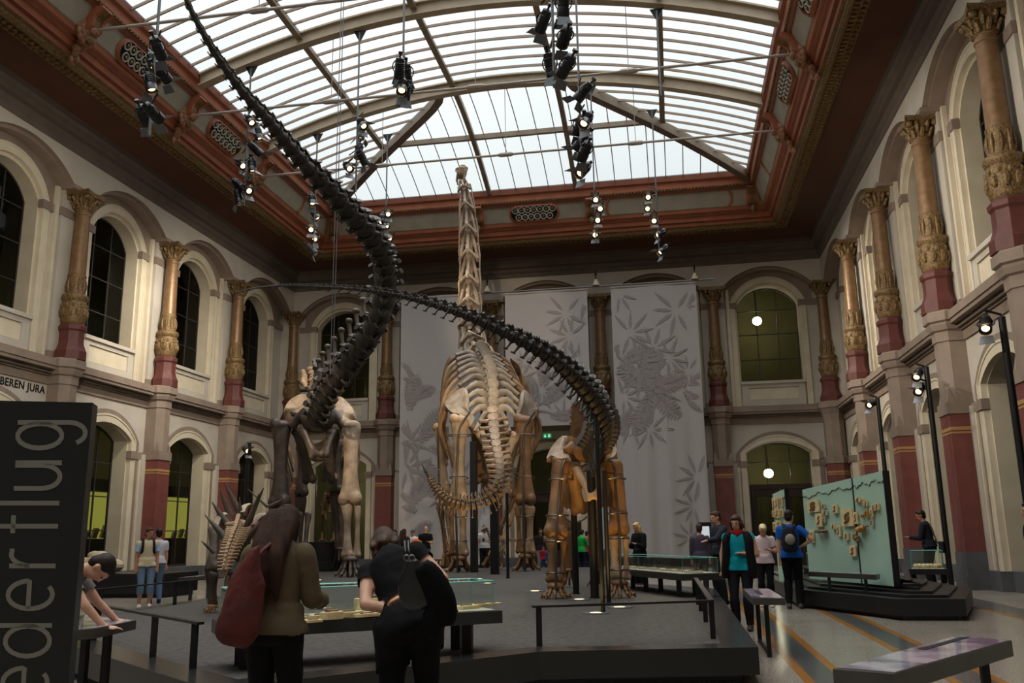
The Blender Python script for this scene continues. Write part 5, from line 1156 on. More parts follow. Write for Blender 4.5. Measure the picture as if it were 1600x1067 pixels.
# back wall banners
FAB = mat('banner_cloth', '#b4aeac', '#aea8a6', .85, scale=40); LEAF = mat('banner_print', '#989090', '#918988', .85, scale=20)
BY = 38.15
def banner(label, pl, fold):
    q = [at_y(x, y, BY) for x, y in pl]        # top-left, top-right, bottom-right, bottom-left
    x0, x1 = q[0].x, q[1].x; z1 = (q[0].z + q[1].z) / 2; z0 = (q[2].z + q[3].z) / 2; w_, h_ = x1 - x0, z1 - z0
    t = thing('hanging_banner', label, 'banner', ((x0 + x1) / 2, BY, z0), 'leaf-print banners')
    def off(u, v): return fold * (1 - v) ** 1.5 * (.10 * math.sin(u * 17 + .6) + .06 * math.sin(u * 31)) + .015 * math.sin(u * 9)
    B = MB(); nu, nv = 48, 24
    B.add([(x0 + w_ * i / nu, BY + off(i / nu, j / nv), z0 + h_ * j / nv) for j in range(nv + 1) for i in range(nu + 1)], [(j * (nu + 1) + i, j * (nu + 1) + i + 1, (j + 1) * (nu + 1) + i + 1, (j + 1) * (nu + 1) + i) for j in range(nv) for i in range(nu)])
    B.build('cloth', FAB, t)
    B = MB(); B.box(((x0 + x1) / 2, BY, z1 + .03), (w_ + .06, .05, .07)); B.build('top_batten', RODM, t, smooth=0)
    P = MB()
    def leaf(c, a, l, w2):
        e = V((math.cos(a), math.sin(a))); s = V((-e.y, e.x)); pts = [c, c + e * l * .3 + s * w2, c + e * l * .7 + s * w2 * .7, c + e * l, c + e * l * .7 - s * w2 * .7, c + e * l * .3 - s * w2]
        vs = []
        for p in pts:
            u, v = (p.x - x0) / w_, (p.y - z0) / h_
            if not (0.01 < u < .99 and .01 < v < .99): return
            vs.append((p.x, BY + off(u, v) - .02, p.y))
        P.add(vs, [(0, 1, 2, 3, 4, 5)])
    return t, (x0, z0, w_, h_), leaf, P
def palm(leaf, c, r, rot=0.0, n=9):
    for k in range(n): leaf(c + V((math.cos(rot + 2 * PI * k / n), math.sin(rot + 2 * PI * k / n))) * r * .18, rot + 2 * PI * k / n, r * (.8 + .2 * ((k * 7) % 3) / 2), r * .075)
def fern(leaf, c, a, l):
    e = V((math.cos(a), math.sin(a)))
    for k in range(11):
        u = k / 11; s_ = l * .30 * math.sin(PI * (.15 + .8 * u))
        for sg in (-1, 1): leaf(c + e * l * u, a + sg * 1.05, s_, s_ * .16)
    leaf(c, a, l * .99, l * .012)
def px2(x, y): q = at_y(x, y, BY - .02); return V((q.x, q.z))
t, bb, leaf, P = banner('grey leaf-print banner on the back wall, leftmost of three, behind the giant skeleton', [(627, 468), (749, 461), (745, 884), (622, 882)], .12)
for x, y, a, l in ((640, 640, 1.4, 1.7), (640, 620, .3, 1.3), (645, 600, 2.1, 1.2), (655, 690, .9, 1.9), (650, 700, 2.3, 1.6), (668, 720, -1.2, 1.6), (670, 700, -.2, 1.4), (640, 790, 1.0, 1.8), (660, 770, .2, 1.5), (650, 800, 2.4, 1.3), (720, 640, 1.2, 1.6), (640, 850, .8, 1.4)): fern(leaf, px2(x, y), a, l)
for x, y, r in ((636, 730, 1.1), (640, 690, .9), (655, 745, 1.0), (710, 760, 1.2)): palm(leaf, px2(x, y), r, .3)
P.build('leaf_print', LEAF, t, smooth=0)
t, bb, leaf, P = banner('grey leaf-print banner on the back wall, middle and shortest of three', [(789, 461), (917, 452), (922, 663), (794, 667)], .05)
for x, y, r in ((884, 490, .95), (890, 525, .9), (846, 610, .8), (884, 570, .9), (830, 640, .7), (815, 590, .7), (905, 560, .7), (880, 650, .7), (820, 565, .5)): palm(leaf, px2(x, y), r, .2 * x)
for x, y, a, l in ((910, 500, 1.2, 1.0), (905, 590, 2.2, 1.3), (850, 630, .7, 1.4), (840, 625, 2.0, 1.3), (848, 600, 1.5, 1.3), (860, 650, 0, 1.1), (900, 575, -.6, 1.0)): fern(leaf, px2(x, y), a, l)
P.build('leaf_print', LEAF, t, smooth=0)
t, bb, leaf, P = banner('grey leaf-print banner on the back wall, rightmost of three, softly creased below', [(954, 449), (1087, 443), (1104, 872), (964, 870)], .9)
for x, y, r in ((968, 460, .8), (1056, 485, 1.05), (985, 520, 1.0), (1020, 545, 1.0), (1000, 580, 1.1), (1045, 560, .9), (1075, 580, .7), (985, 660, .9), (1015, 670, .9), (1030, 610, .9), (975, 620, .8), (1090, 745, .9), (1085, 790, .8), (1080, 840, .7)): palm(leaf, px2(x, y), r, .11 * x)
for x, y, a, l in ((1075, 480, .8, 1.2), (965, 560, 1.9, 1.2), (970, 570, .6, 1.4), (1015, 610, 1.5, 2.0), (1015, 610, .3, 1.7), (1015, 610, 2.4, 1.8), (1015, 615, -1.9, 1.8), (1018, 612, -.8, 1.7), (1075, 600, .4, 1.1), (970, 680, 1.2, 1.2), (1070, 610, -.9, 1.2)): fern(leaf, px2(x, y), a, l)
P.build('leaf_print', LEAF, t, smooth=0)
a, b = at_y(613, 469, BY + .02), at_y(1116, 434, BY + .02); zr = (a.z + b.z) / 2
t = thing('banner_rail', 'long steel rail carrying the three banners across the back wall', 'rail', ((a.x + b.x) / 2, BY, zr)); B = MB(); B.tube([(a.x, BY + .02, zr), (b.x, BY + .02, zr)], .04, 8); B.build('bar', GREYM, t)
for x in (a.x + 1, (a.x + b.x) / 2 - 2, (a.x + b.x) / 2 + 3, b.x - 1): B = MB(); B.tube([(x, BY + .05, zr), (x, YB + .05, zr + .1)], .02, 6); B.build('bracket', GREYM, t)
for i, (x, lb_) in enumerate(((617, 'small white lamp at the left end of the banner rail'), (761, 'small white lamp on the banner rail behind the long neck'), (931, 'small white lamp on the banner rail between second and third banners'), (1086, 'small white lamp at the right end of the banner rail'))):
    p = at_y(x, 440, BY); t = thing('rail_lamp', lb_, 'lamp', (p.x, BY + .02, zr + .04), 'lamps on the banner rail'); B = MB(); B.lathe([(.17, 0), (.15, .08), (.06, .26), (.035, .3)], 12); B.build('shade', CREAM, t, world=False)
    B = MB(); B.tube([(0, 0, .28), (0, 0, .72)], .03, 6); B.ell((0, 0, .52), (.06, .06, .07), 8, 5); B.build('stem', BLACK, t, world=False)
# exit signs and wall boards
EXG = emis('exit_green', '#0f9a55', .55); EXW = emis('exit_white', '#e8fff0', .9)
def exit_sign(x, y, w_, h_, Yp, label):
    p = at_y(x, y, Yp); s = (p - EYE).dot(FWD) / CF; w_, h_ = w_ * s, h_ * s; t = thing('exit_sign', label, 'exit sign', p, 'green exit signs')
    B = MB(); B.box(p, (w_, .08, h_)); B.build('box', EXG, t, smooth=0)
    S_ = MB(); y0 = p.y - .045; u = h_ * .36
    def pl(pts): S_.add([(p.x + a * u, y0, p.z + b * u) for a, b in pts], [tuple(range(len(pts)))])
    cx_ = -w_ * .24 / u
    pl([(cx_ - .15, .9), (cx_ + .15, .9), (cx_ + .15, -.2), (cx_ - .15, -.2)]); pl([(cx_ - .7, -.1), (cx_ + .7, -.1), (cx_, -.95)])
    dx = w_ * .25 / u; pl([(dx - .55, -.95), (dx - .4, -.95), (dx - .4, .95), (dx - .55, .95)]); pl([(dx - .55, .8), (dx + .6, .8), (dx + .6, .95), (dx - .55, .95)]); pl([(dx + .45, -.95), (dx + .6, -.95), (dx + .6, .95), (dx + .45, .95)])
    pl([(dx - .12, .35), (dx + .1, .35), (dx + .1, .6), (dx - .12, .6)]); pl([(dx - .2, -.2), (dx + .15, -.2), (dx + .2, .3), (dx - .1, .3)]); pl([(dx - .25, -.85), (dx - .05, -.85), (dx + .05, -.2), (dx - .2, -.2)]); pl([(dx + .1, -.85), (dx + .28, -.85), (dx + .15, -.2), (dx - .02, -.2)])
    S_.build('pictogram', EXW, t, smooth=0)
exit_sign(855, 681, 13, 7, YB - .4, 'green exit sign with arrow and figure below the middle banner')
exit_sign(889, 787, 7, 4.5, YB + .4, 'small green exit sign above the middle door, seen between skeleton legs')
for x0, x1, y0, y1, lb_ in ((932, 954, 793, 858, 'pale information board behind the brown skeleton on the back wall'), (749, 768, 790, 852, 'pale information board behind the man in the white shirt')):
    a, b = at_y(x0, y0, 37.8), at_y(x1, y1, 37.8); t = thing('information_board', lb_, 'board', ((a.x + b.x) / 2, 37.8, 0)); B = MB(); B.box(((a.x + b.x) / 2, 37.8, (a.z + b.z) / 2), (b.x - a.x, .06, a.z - b.z)); B.build('board', mat('board_grey_blue', '#a9aab2', '#a0a1aa', .5) if 'board_grey_blue' not in MATS else MATS['board_grey_blue'], t, smooth=0)
    for x in (a.x + .08, b.x - .08): B = MB(); B.box((x, 37.86, a.z / 2), (.05, .05, a.z)); B.build('leg', GREYM, t, smooth=0)
# lit cases in the corridor behind the left windows
YEL = emis('lit_case_yellow', '#e2dc66', .62)
for y, sh, lb_ in ((side_edges[2] - 2.56, 2.2, 'yellow-lit display case seen through the left wall window, nearer one'), (side_edges[1] - 2.56, 2.6, 'yellow-lit display case seen through the left wall window, farther one')):
    y += sh; t = thing('lit_showcase', lb_, 'showcase', (XL - 1.9, y, 0), 'yellow-lit corridor showcases'); B = MB(); B.box((XL - 2.25, y, 2.3), (.05, 2.0, 1.6)); B.build('lit_back', YEL, t, smooth=0)
    B = MB(); B.box((XL - 1.95, y, .75), (.6, 2.0, 1.48)); B.build('base_cabinet', WOOD, t, smooth=0); B = MB(); B.box((XL - 1.95, y, 3.3), (.6, 2.0, .4)); B.build('hood', DARK, t, smooth=0)
    for k in range(3): B = MB(); B.box((XL - 1.95, y - .5 + .5 * k, 1.62 + .06 * k), (.08, .26, .24 + .1 * k), Matrix.Rotation(.3, 3, 'Y')); B.build('exhibit', SLABP, t, smooth=0)
# the tall dark sign in the left foreground
SIGNM = mat('sign_panel', '#101416', '#0c1012', .35, scale=1)
SZT = 2.12
sr, sl = at_z(145, 629, SZT), at_z(-40, 625, SZT); sd_ = (sl - sr).normalized(); sn = V((sd_.y, -sd_.x, 0)); sn = sn if sn.y < 0 else -sn; sn.normalize()
t = thing('upright_sign', 'tall near-black upright sign with large grey sideways lettering in the left foreground', 'sign', (*((sr + sl) / 2).xy, 0))
B = MB(); B.plate([V((sr.x, sr.y, 0)), V((sr.x, sr.y, SZT)), V((sl.x, sl.y, SZT)), V((sl.x, sl.y, 0))], -sn * .14); B.build('slab', SIGNM, t, smooth=0)
LETT = mat('sign_lettering', '#77756c', None, .6)
def text(body, size, M, name, m, parent, off=0.0, ext=.002, spc=1.0):
    c = bpy.data.curves.new(name, 'FONT'); c.body = body; c.size = size; c.extrude = ext; c.offset = off; c.space_character = spc
    o = bpy.data.objects.new(name + '_tmp', c); COL.objects.link(o); bpy.context.view_layer.update()
    me = bpy.data.meshes.new_from_object(o.evaluated_get(bpy.context.evaluated_depsgraph_get())); bpy.data.objects.remove(o)
    pl_ = V((0, 0, 0)); k = parent
    while k is not None: pl_ += k.location; k = k.parent
    me.transform(Matrix.Translation(-pl_) @ M); me.materials.clear(); me.materials.append(m)
    o = bpy.data.objects.new(name, me); COL.objects.link(o); o.parent = parent; return o
def bas(x, y, z, p): return Matrix(((x.x, y.x, z.x, p.x), (x.y, y.y, z.y, p.y), (x.z, y.z, z.z, p.z), (0, 0, 0, 1)))
def on_sign(x, y): v = ray(x, y); return EYE + v * ((sr - EYE).dot(sn) / v.dot(sn))
XH, ST = 74, 7.5                                                            # x-height and stroke of the lettering
def glyph(yb, pts_list):
    """strokes of one letter; u runs along the word (upwards on the sign), v from the baseline"""
    B = MB()
    for P in pts_list:
        P = [(101 - (yb - u - 655) * .06 - v * XH, yb - u) for u, v in P]; n_ = len(P); L_, R_ = [], []
        for i in range(n_):
            a, b = P[max(i - 1, 0)], P[min(i + 1, n_ - 1)]; dx, dy = b[0] - a[0], b[1] - a[1]; l = math.hypot(dx, dy) or 1; nx_, ny_ = -dy / l * ST / 2, dx / l * ST / 2
            L_.append(on_sign(P[i][0] + nx_, P[i][1] + ny_)); R_.append(on_sign(P[i][0] - nx_, P[i][1] - ny_))
        vs = [q + sn * .004 for q in L_ + R_]; B.add(vs, [(i, i + 1, n_ + i + 1, n_ + i) for i in range(n_ - 1)])
    return B
def arc(cu, cv, ru, rv, a0, a1, n=18): return [(cu + ru * math.cos(math.radians(a0 + (a1 - a0) * i / n)), cv + rv * math.sin(math.radians(a0 + (a1 - a0) * i / n))) for i in range(n + 1)]
def ge(w): return [[(3, .53), (w - 3, .53)] + arc(w / 2, .5, w / 2 - 3, .47, 8, 305)]
def gd(w): return [arc(w / 2 - 1, .5, w / 2 - 4, .47, 0, 360), [(w - 4, 0), (w - 4, 1.55)]]
LT = [(1090, ge(50)), (1028, gd(55)), (954, ge(50)), (888, [[(4, 0), (4, .98)], [(4, .55)] + arc(22, .5, 18, .45, 170, 75, 8) + [(31, .94)]]), (833, [[(11, 0), (11, 1.15)] + arc(22, 1.2, 11, .33, 180, 70, 8), [(0, .95), (28, .95)]]),
      (790, [[(4, 0), (4, 1.55)]]), (767, [[(4, .98), (4, .4)] + arc(22, .4, 18, .38, 180, 360, 12) + [(40, .98)], [(44, 0), (44, .98)]]), (703, [arc(22, .5, 19, .47, 0, 360), [(43, .98), (43, -.05)] + arc(26, -.1, 17, .36, 0, -150, 10)])]
for yb, st in LT: glyph(yb, st).build('letter', LETT, t, smooth=0)
a = at_x(79, 610, XL - .35); b = at_x(0, 596, XL - .35)
wl = walls['left']
text('M OBEREN JURA', .31, bas(V((0, 1, 0)), V((0, 0, 1)), V((1, 0, 0)), V((XL - .34, a.y - 2.68, a.z - .14))), 'wall_lettering', BLACK, wl, .007, .003, 1.08)
# video kiosk
p = at_y(1108, 900, 18.9); p = at_y(1104, 900, 21.2); t = thing('video_kiosk', 'slim black kiosk with a small bright screen beside the pointing man', 'kiosk', (p.x, 21.2, 0)); B = MB(); B.box((p.x, 21.2, .7), (.06, .06, 1.4)); B.box((p.x, 21.2, .01), (.3, .3, .02)); B.build('stand', BLACK, t, smooth=0)
B = MB(); B.box((p.x + .02, 21.16, 1.28), (.3, .06, .7)); B.build('housing', BLACK, t, smooth=0); B = MB(); B.box((p.x + .02, 21.125, 1.26), (.2, .01, .56)); B.build('screen', emis('screen_white', '#dfe6ea', .6), t, smooth=0)
# ================================================================== SPOTLIGHTS
LENS = emis('spot_lens', '#ffd79a', 4.0)
SPB = mat('spot_black', '#2a2b2e', '#202124', .35, .4)
FLAP = mat('barn_door_grey', '#6c7076', None, .4, .5)
def make_spot():
    """hangs at the origin, shines along -z of its own frame"""
    t = thing('spotlight', 'spot', 'spotlight', (0, 0, 0))
    B = MB(); B.lathe([(.04, .34), (.10, .32), (.115, .2), (.115, .02), (.13, 0), (.13, -.16), (.12, -.17)], 14, caps=False); B.lathe([(.0, .345), (.04, .34)], 14, caps=False)
    for z in (.06, .11, .16, .21): B.lathe([(.115, z - .01), (.128, z), (.115, z + .01)], 14, caps=False)
    B.build('housing', SPB, t, world=False)
    B = MB(); B.lathe([(.08, -.08), (.001, -.06)], 14, caps=False); B.build('lens', LENS, t, world=False)
    B = MB(); B.torus((0, 0, .12), .17, .014, 16, 5, Matrix.Rotation(PI / 2, 3, 'X')); B.tube([(0, 0, .29), (0, 0, .42)], .025, 6); B.box((0, 0, .44), (.09, .07, .07)); B.build('yoke', SPB, t, world=False)
    B = MB(); B.plate([V((-.12, .13, -.17)), V((.12, .13, -.17)), V((.16, .27, -.36)), V((-.16, .27, -.36))], (0, .006, 0)); B.build('barn_door', FLAP, t, world=False); B = MB(); B.plate([V((-.12, -.13, -.17)), V((.12, -.13, -.17)), V((.15, -.22, -.34)), V((-.15, -.22, -.34))], (0, -.006, 0)); B.build('barn_door', FLAP, t, world=False)
    return t
proto = [make_spot(), True]
ORD = ['topmost', 'second from top', 'third from top', 'fourth from top', 'fifth from top', 'sixth from top', 'lowest']
def aim(o, p, target):
    d = (V(target) - V(p)).normalized(); z = -d; x = V((0, 0, 1)).cross(z)
    if x.length < .05: x = V((1, 0, 0))
    x.normalize(); y = z.cross(x); M = Matrix(((x.x, y.x, z.x), (x.y, y.y, z.y), (x.z, y.z, z.z))); o.rotation_mode = 'XYZ'; o.rotation_euler = M.to_euler('XYZ'); o.location = p
def spot(p, target, label, group, scale=1.0):
    if proto[1]: o = proto[0]; proto[1] = False
    else: o = copy_tree(proto[0])
    o['label'] = label; o['group'] = group; aim(o, p, target); o.scale = (scale,) * 3; return o
TG = [V((-9.5, 24, 3.5)), V((-6.3, 28, 6)), V((-6.3, 28, 4)), V((-1.5, 16.5, 2.2)), V((-5.8, 13, 1.2)), V((-9.5, 25, 2))]
rods = [
 ('by the left frieze', 14.0, (252, -20), (232, 212), [(249, 80), (256, 118), (236, 134), (226, 185), (243, 180), (240, 100)]),
 ('second along the left frieze', 24.2, (398, 90), (376, 322), [(392, 190), (404, 212), (402, 236), (378, 258), (394, 262), (376, 292), (388, 297), (373, 312)]),
 ('in front of the far left corner', 29.3, (497, 196), (489, 402), [(488, 315), (494, 338), (486, 358), (492, 372), (489, 392)]),
 ('left of the long neck, high up', 24.2, (569, 30), (549, 300), [(567, 195), (564, 210), (568, 250), (545, 262), (560, 240)]),
 ('with a tight bundle at top centre', 19.1, (632, -10), (629, 155), [(624, 112), (636, 120), (628, 138), (634, 146)]),
 ('nearest the camera at top centre', 14.0, (862, -30), (866, 125), [(880, 14), (847, 38), (881, 62), (861, 108), (882, 108)]),
 ('right of top centre', 19.1, (898, -20), (911, 278), [(908, 148), (904, 200), (914, 190), (906, 225), (912, 240), (909, 268)]),
 ('right of the neck, on the last arch', 29.3, (923, 130), (931, 378), [(931, 312), (938, 326), (934, 344), (930, 366)]),
 ('right of the neck, on the hip rafter', 31.5, (1016, 186), (1034, 402), [(1013, 308), (1012, 326), (1022, 345), (1030, 366), (1034, 392)]),
 ('behind the bend of the dark tail', 31.5, (606, 232), (601, 405), [(606, 334), (596, 345), (603, 352), (608, 372), (599, 392), (614, 395)]),
 ('far right, a bare cable', 24.2, (1030, 40), (1030, 150), []),
]
spot_lamps = []
for i, (wh, Y, a, b, sp) in enumerate(rods):
    pa, pb = at_y(*a, Y), at_y(*b, Y); top = V((pa.x, Y, barrel(pa.x) - .60 if Y < 30 else min(barrel(pa.x), hipz(Y)) - .3)); xb_ = (pa.x + pb.x) / 2
    top.x = xb_
    t = thing('lighting_rod', 'thin steel lighting rod hanging from the roof, %s' % wh, 'lighting rod', (xb_, Y, pb.z), 'hanging lighting rods')
    B = MB(); B.tube([top, V((xb_, Y, pb.z))], .028, 6); B.build('rod', GREYM, t)
    B = MB(); B.add([top + V((-.2, 0, .06)), top + V((.2, 0, .06)), top + V((.03, 0, -.28)), top + V((-.03, 0, -.28)), top + V((-.2, .05, .06)), top + V((.2, .05, .06)), top + V((.03, .05, -.28)), top + V((-.03, .05, -.28))], [(0, 1, 2, 3), (7, 6, 5, 4), (0, 4, 5, 1), (1, 5, 6, 2), (2, 6, 7, 3), (3, 7, 4, 0)]); B.build('bracket', SPB, t, smooth=0)
    if sp:
        for k, (x, y) in enumerate(sp): yy = Y + (.34 if k % 2 else -.34); q = at_y(x, y, yy); B = MB(); B.tube([V((xb_, Y, q.z + .42)), V((q.x, yy, q.z + .42))], .02, 5); B.build('side_arm', SPB, t)
    order = sorted(range(len(sp)), key=lambda k: sp[k][1])
    for r_, k in enumerate(order):
        q = at_y(*sp[k], Y + (.34 if k % 2 else -.34)); nm = ORD[r_] if r_ < len(sp) - 1 else 'lowest'
        tg = TG[(i * 3 + k * 2) % len(TG)] + V((random.uniform(-1, 1), random.uniform(-2, 2), 0))
        if i in (8, 7) and r_ < 3: tg = V((-2 + r_, 6, 2))
        spot(q, tg, 'black spotlight on the rod %s, %s' % (wh, nm), 'spotlights on the hanging rods', 1.0 if Y > 16 else .85)
    if sp: spot_lamps.append((at_y(*sp[len(sp) // 2], Y), Y))
# lamp posts standing along the walls
def lamp_post(label, x, ytop, Y, lamps, tg):
    a = at_y(x, ytop, Y); t = thing('lamp_post', label, 'lamp post', (a.x, Y, 0), 'black lamp posts')
    B = MB(); B.tube([(a.x, Y, 0), (a.x, Y, a.z)], .062, 10); B.build('pole', BLACK, t); B = MB(); B.lathe([(.22, 0), (.22, .03), (.08, .05)], 16, (a.x, Y, 0)); B.build('base', BLACK, t)
    ar = MB()
    for k, (lx, ly) in enumerate(lamps):
        q = at_y(lx, ly, Y); ar.tube([V((a.x, Y, q.z + .2)), V((q.x, Y, q.z + .3))], .022, 6)
        spot(q, tg, 'black spotlight on %s%s' % (label.replace('slim black', 'the black'), [', upper one', ', lower one', ', middle one'][k] if len(lamps) > 1 else ''), 'spotlights on the lamp posts', .85)
    ar.build('lamp_arm', BLACK, t)
lamp_post('slim black lamp post on the right, farthest back', 1371, 622, 27.8, [(1360, 632)], (-1, 20, 1))
lamp_post('slim black lamp post on the right carrying two lamps', 1447, 573, 22.6, [(1433, 587), (1436, 610)], (3, 18, 1.2))
lamp_post('slim black lamp post on the right nearest the camera', 1565, 495, 16.6, [(1540, 510)], (3.5, 12, .5))
lamp_post('slim black lamp post at the left wall by the spiky skeleton', 390, 692, 29.2, [(386, 704)], (-9, 24, 1.5))
# working beams of the exhibit spotlights; also used by the added wall floods
def beam(p, tg, power, size=.5, blend=.6, col=(1, .80, .55)):
    l = bpy.data.lights.new('spot_and_fill_beam', 'SPOT'); l.energy = power; l.spot_size = size; l.spot_blend = blend; l.color = col; l.shadow_soft_size = .12
    o = bpy.data.objects.new('spot_and_fill_beam', l); COL.objects.link(o); o.location = p; o.rotation_euler = (V(tg) - V(p)).to_track_quat('-Z', 'Y').to_euler()
P_ = {i: at_y(*r_[4][0], r_[1]) for i, r_ in enumerate(rods) if r_[4]}
def low(i): r_ = rods[i]; q = at_y(r_[3][0], r_[3][1] + 8, r_[1]); return q
beam(low(4), (-6.3, 28, 6.5), 1700, .34); beam(low(5) + V((0, 0, -.4)), (-6.4, 27, 4.0), 1900, .36); beam(low(6), (-6.0, 27.5, 5.5), 1500, .3)
beam(low(0), (-9.0, 25, 3.6), 2200, .3); beam(low(1), (-9.8, 25, 4.2), 900, .4); beam(low(7), (-1.6, 16.5, 2.2), 1500, .3); beam(low(6) + V((.3, 0, 0)), (-1.2, 16, 1.6), 900, .3); beam(low(1) + V((0, -.3, 0)), (-6, 13.2, 1.2), 900, .25)
beam(low(2), (-9.4, 29.5, 1.8), 2400, .3, col=(1, .7, .35)); beam(low(9), (-6.5, 31.5, 10.5), 700, .5); beam(low(4) + V((0, 0, -.2)), (-6.6, 32, 11), 1500, .35)
for i in (0, 1, 3, 7):
    q = ups[i]; beam((q.x, q.y, q.z + .05), (q.x + (.55 if i == 1 else 0), q.y + .3, q.z + 2), 60, 1.2, .8, (1, .62, .2))
q = ups[7]; beam((q.x - .05, q.y - .45, q.z + .05), (q.x, q.y + .05, q.z + .5), 190, 1.3, .8, (1, .55, .12))
# ================================================================== PEOPLE
import numpy as np
SKIN = mat('skin', '#c79a80', '#bd8d73', .55, scale=20)
SKINT = mat('skin_tan', '#a9765a', '#9c6a50', .55, scale=20)
HAIRD = mat('hair_dark', '#1d1613', '#2a201a', .5, scale=30, bump=.3, bscale=60, stretch=(1, 1, .15), spec=.2)
HAIRB = mat('hair_brown', '#3a241a', '#23140e', .8, scale=26, bump=.3, bscale=50, stretch=(1, 1, .12), spec=.2)
HAIRR = mat('hair_auburn', '#432617', '#2a170d', .75, scale=26, bump=.3, bscale=50, stretch=(1, 1, .15))
HAIRY = mat('hair_blonde', '#d9b777', '#b98f50', .5, scale=26, bump=.3, bscale=50, stretch=(1, 1, .15))
HAIRW = mat('hair_pale_blonde', '#e8dba8', '#d8c78c', .5, scale=26, bump=.5, bscale=50)
EYEM = mat('eye_dark', '#1a1412', None, .2); LIP = mat('lips', '#a05a50', None, .5)
CL = {}
def cloth(c, rough=.85):
    if c not in CL: CL[c] = mat('cloth_' + c.lstrip('#'), c, None, rough, scale=8, bump=.25, bscale=14, spec=.12)
    return CL[c]
def capsule(mb, a, b, ra, rb, n=10):
    a, b = V(a), V(b); mb.tube([a, b], [ra, rb], n); mb.ell(a, ra, n, 6); mb.ell(b, rb, n, 6)
def person(label, base, height, yaw, arms, top, bottom, shoes='#1c1a19', hair=('short', HAIRD), skin=None, lean=0, roll=0, head=(0, 0), legs=((-.1, 0), (.1, 0)), build_=1.0, vox=.03, hip=1.0, face=True, z0=0.0, twist=0.0, sit=None, group=None):
    """faces +y in its own frame; arms: ((upper dir, fore dir) left, right); top=(colour, sleeve, thick, bottom extra); bottom=(colour, length)"""
    k = height / 1.75; skin = skin or SKIN; fine = vox < .018
    t = thing('person', label, 'person', (base[0], base[1], z0), group, yaw)
    S = []                                                               # (zone, a, b, ra, rb)
    Rl = Matrix.Rotation(roll, 3, 'Y') @ Matrix.Rotation(-lean, 3, 'X')
    pel = V((0, 0, .95)) if not sit else V((0, 0, sit))
    def T_(x, y, z): return pel + Matrix.Rotation(twist, 3, 'Z') @ (Rl @ V((x, y, z - .95)))
    B = MB(); w = build_
    tor = [(.86, .155 * hip, .115), (.95, .165 * hip, .12), (1.03, .145 * hip, .11), (1.11, .128 * w, .10), (1.22, .142 * w, .108), (1.33, .155 * w, .112), (1.41, .15 * w, .10), (1.455, .09, .075), (1.49, .058, .06)]
    pts = [T_(0, -.01 if z < 1 else 0, z) for z, a, b in tor]; upv = T_(0, 1, .95) - T_(0, 0, .95)
    B.tube(pts, [(a, b) for z, a, b in tor], 14, up=tuple(upv)); B.ell(pts[1], (.15 * hip, .115, .11), 12, 7, Rl)
    S += [('pelvis', pts[0], pts[2], .14, .13), ('torso', pts[2], pts[5], .12, .13), ('torso', T_(-.12, 0, 1.39), T_(.12, 0, 1.39), .09, .09)]
    nb = T_(0, 0, 1.46); Hr = Matrix.Rotation(twist, 3, 'Z') @ Rl @ Matrix.Rotation(head[1], 3, 'Z') @ Matrix.Rotation(-head[0], 3, 'X'); hc = nb + Hr @ V((0, .02, .165))
    H_ = lambda x, y, z: hc + Hr @ V((x, y, z))
    capsule(B, nb - (Rl @ V((0, 0, .03))), H_(0, -.015, -.06), .058, .055); S.append(('neck', nb, H_(0, -.01, -.08), .055, .052))
    B.ell(hc + Hr @ V((0, -.008, .03)), (.074, .095, .092), 14, 10, Hr); B.ell(H_(0, .022, -.045), (.058, .068, .075), 12, 8, Hr); B.ell(H_(0, .055, -.088), (.03, .03, .026), 8, 6, Hr)
    B.tube([H_(0, .088, .02), H_(0, .106, -.022), H_(0, .098, -.036)], [.011, .016, .012], 7); B.ell(H_(0, .078, .038), (.055, .02, .014), 8, 5, Hr)
    for sg in (-1, 1): B.ell(H_(sg * .076, -.008, -.005), (.012, .022, .032), 7, 6, Hr)
    S.append(('head', H_(0, 0, .02), H_(0, .02, -.05), .09, .07))
    sh = []
    for i, sg in enumerate((-1, 1)):
        s_ = T_(sg * .175 * (.6 + .4 * w), 0, 1.40); u, f = V(arms[i][0]).normalized(), V(arms[i][1]).normalized(); e = s_ + u * .285; wr = e + f * .245; hd = V(arms[i][2]).normalized() if len(arms[i]) > 2 else f
        capsule(B, s_, e, .054 * (.5 + .5 * w), .041, 10); capsule(B, e, wr, .041, .028, 10)
        S += [('uarm', s_, e, .052, .04), ('farm', e, wr, .04, .028)]
        kn = wr + hd * .085; sd = hd.cross(V((0, 0, 1)))
        if sd.length < .2: sd = hd.cross(V((0, 1, 0)))
        sd.normalize(); dn = hd.cross(sd)
        B.tube([wr, wr.lerp(kn, .5), kn], [(.026, .02), (.038, .016), (.040, .014)], 10, up=tuple(dn))
        for q in range(4):
            o = kn + sd * (.03 - .02 * q); l = (.068, .078, .072, .056)[q]; m1 = o + hd * l * .5 + dn * .006; m2 = o + hd * l * .85 + dn * .022
            B.tube([o - hd * .02, o, m1, m2], [.0095, .0095, .0085, .006], 6); B.ell(m2, .006, 6, 4)
        B.tube([wr + hd * .02 + sd * .02, wr + hd * .05 + sd * .052 + dn * .012, wr + hd * .085 + sd * .058 + dn * .02], [.014, .011, .008], 6)
        S.append(('hand', wr + f * .02, kn + hd * .06, .03, .03)); sh.append((s_, e, wr, kn))
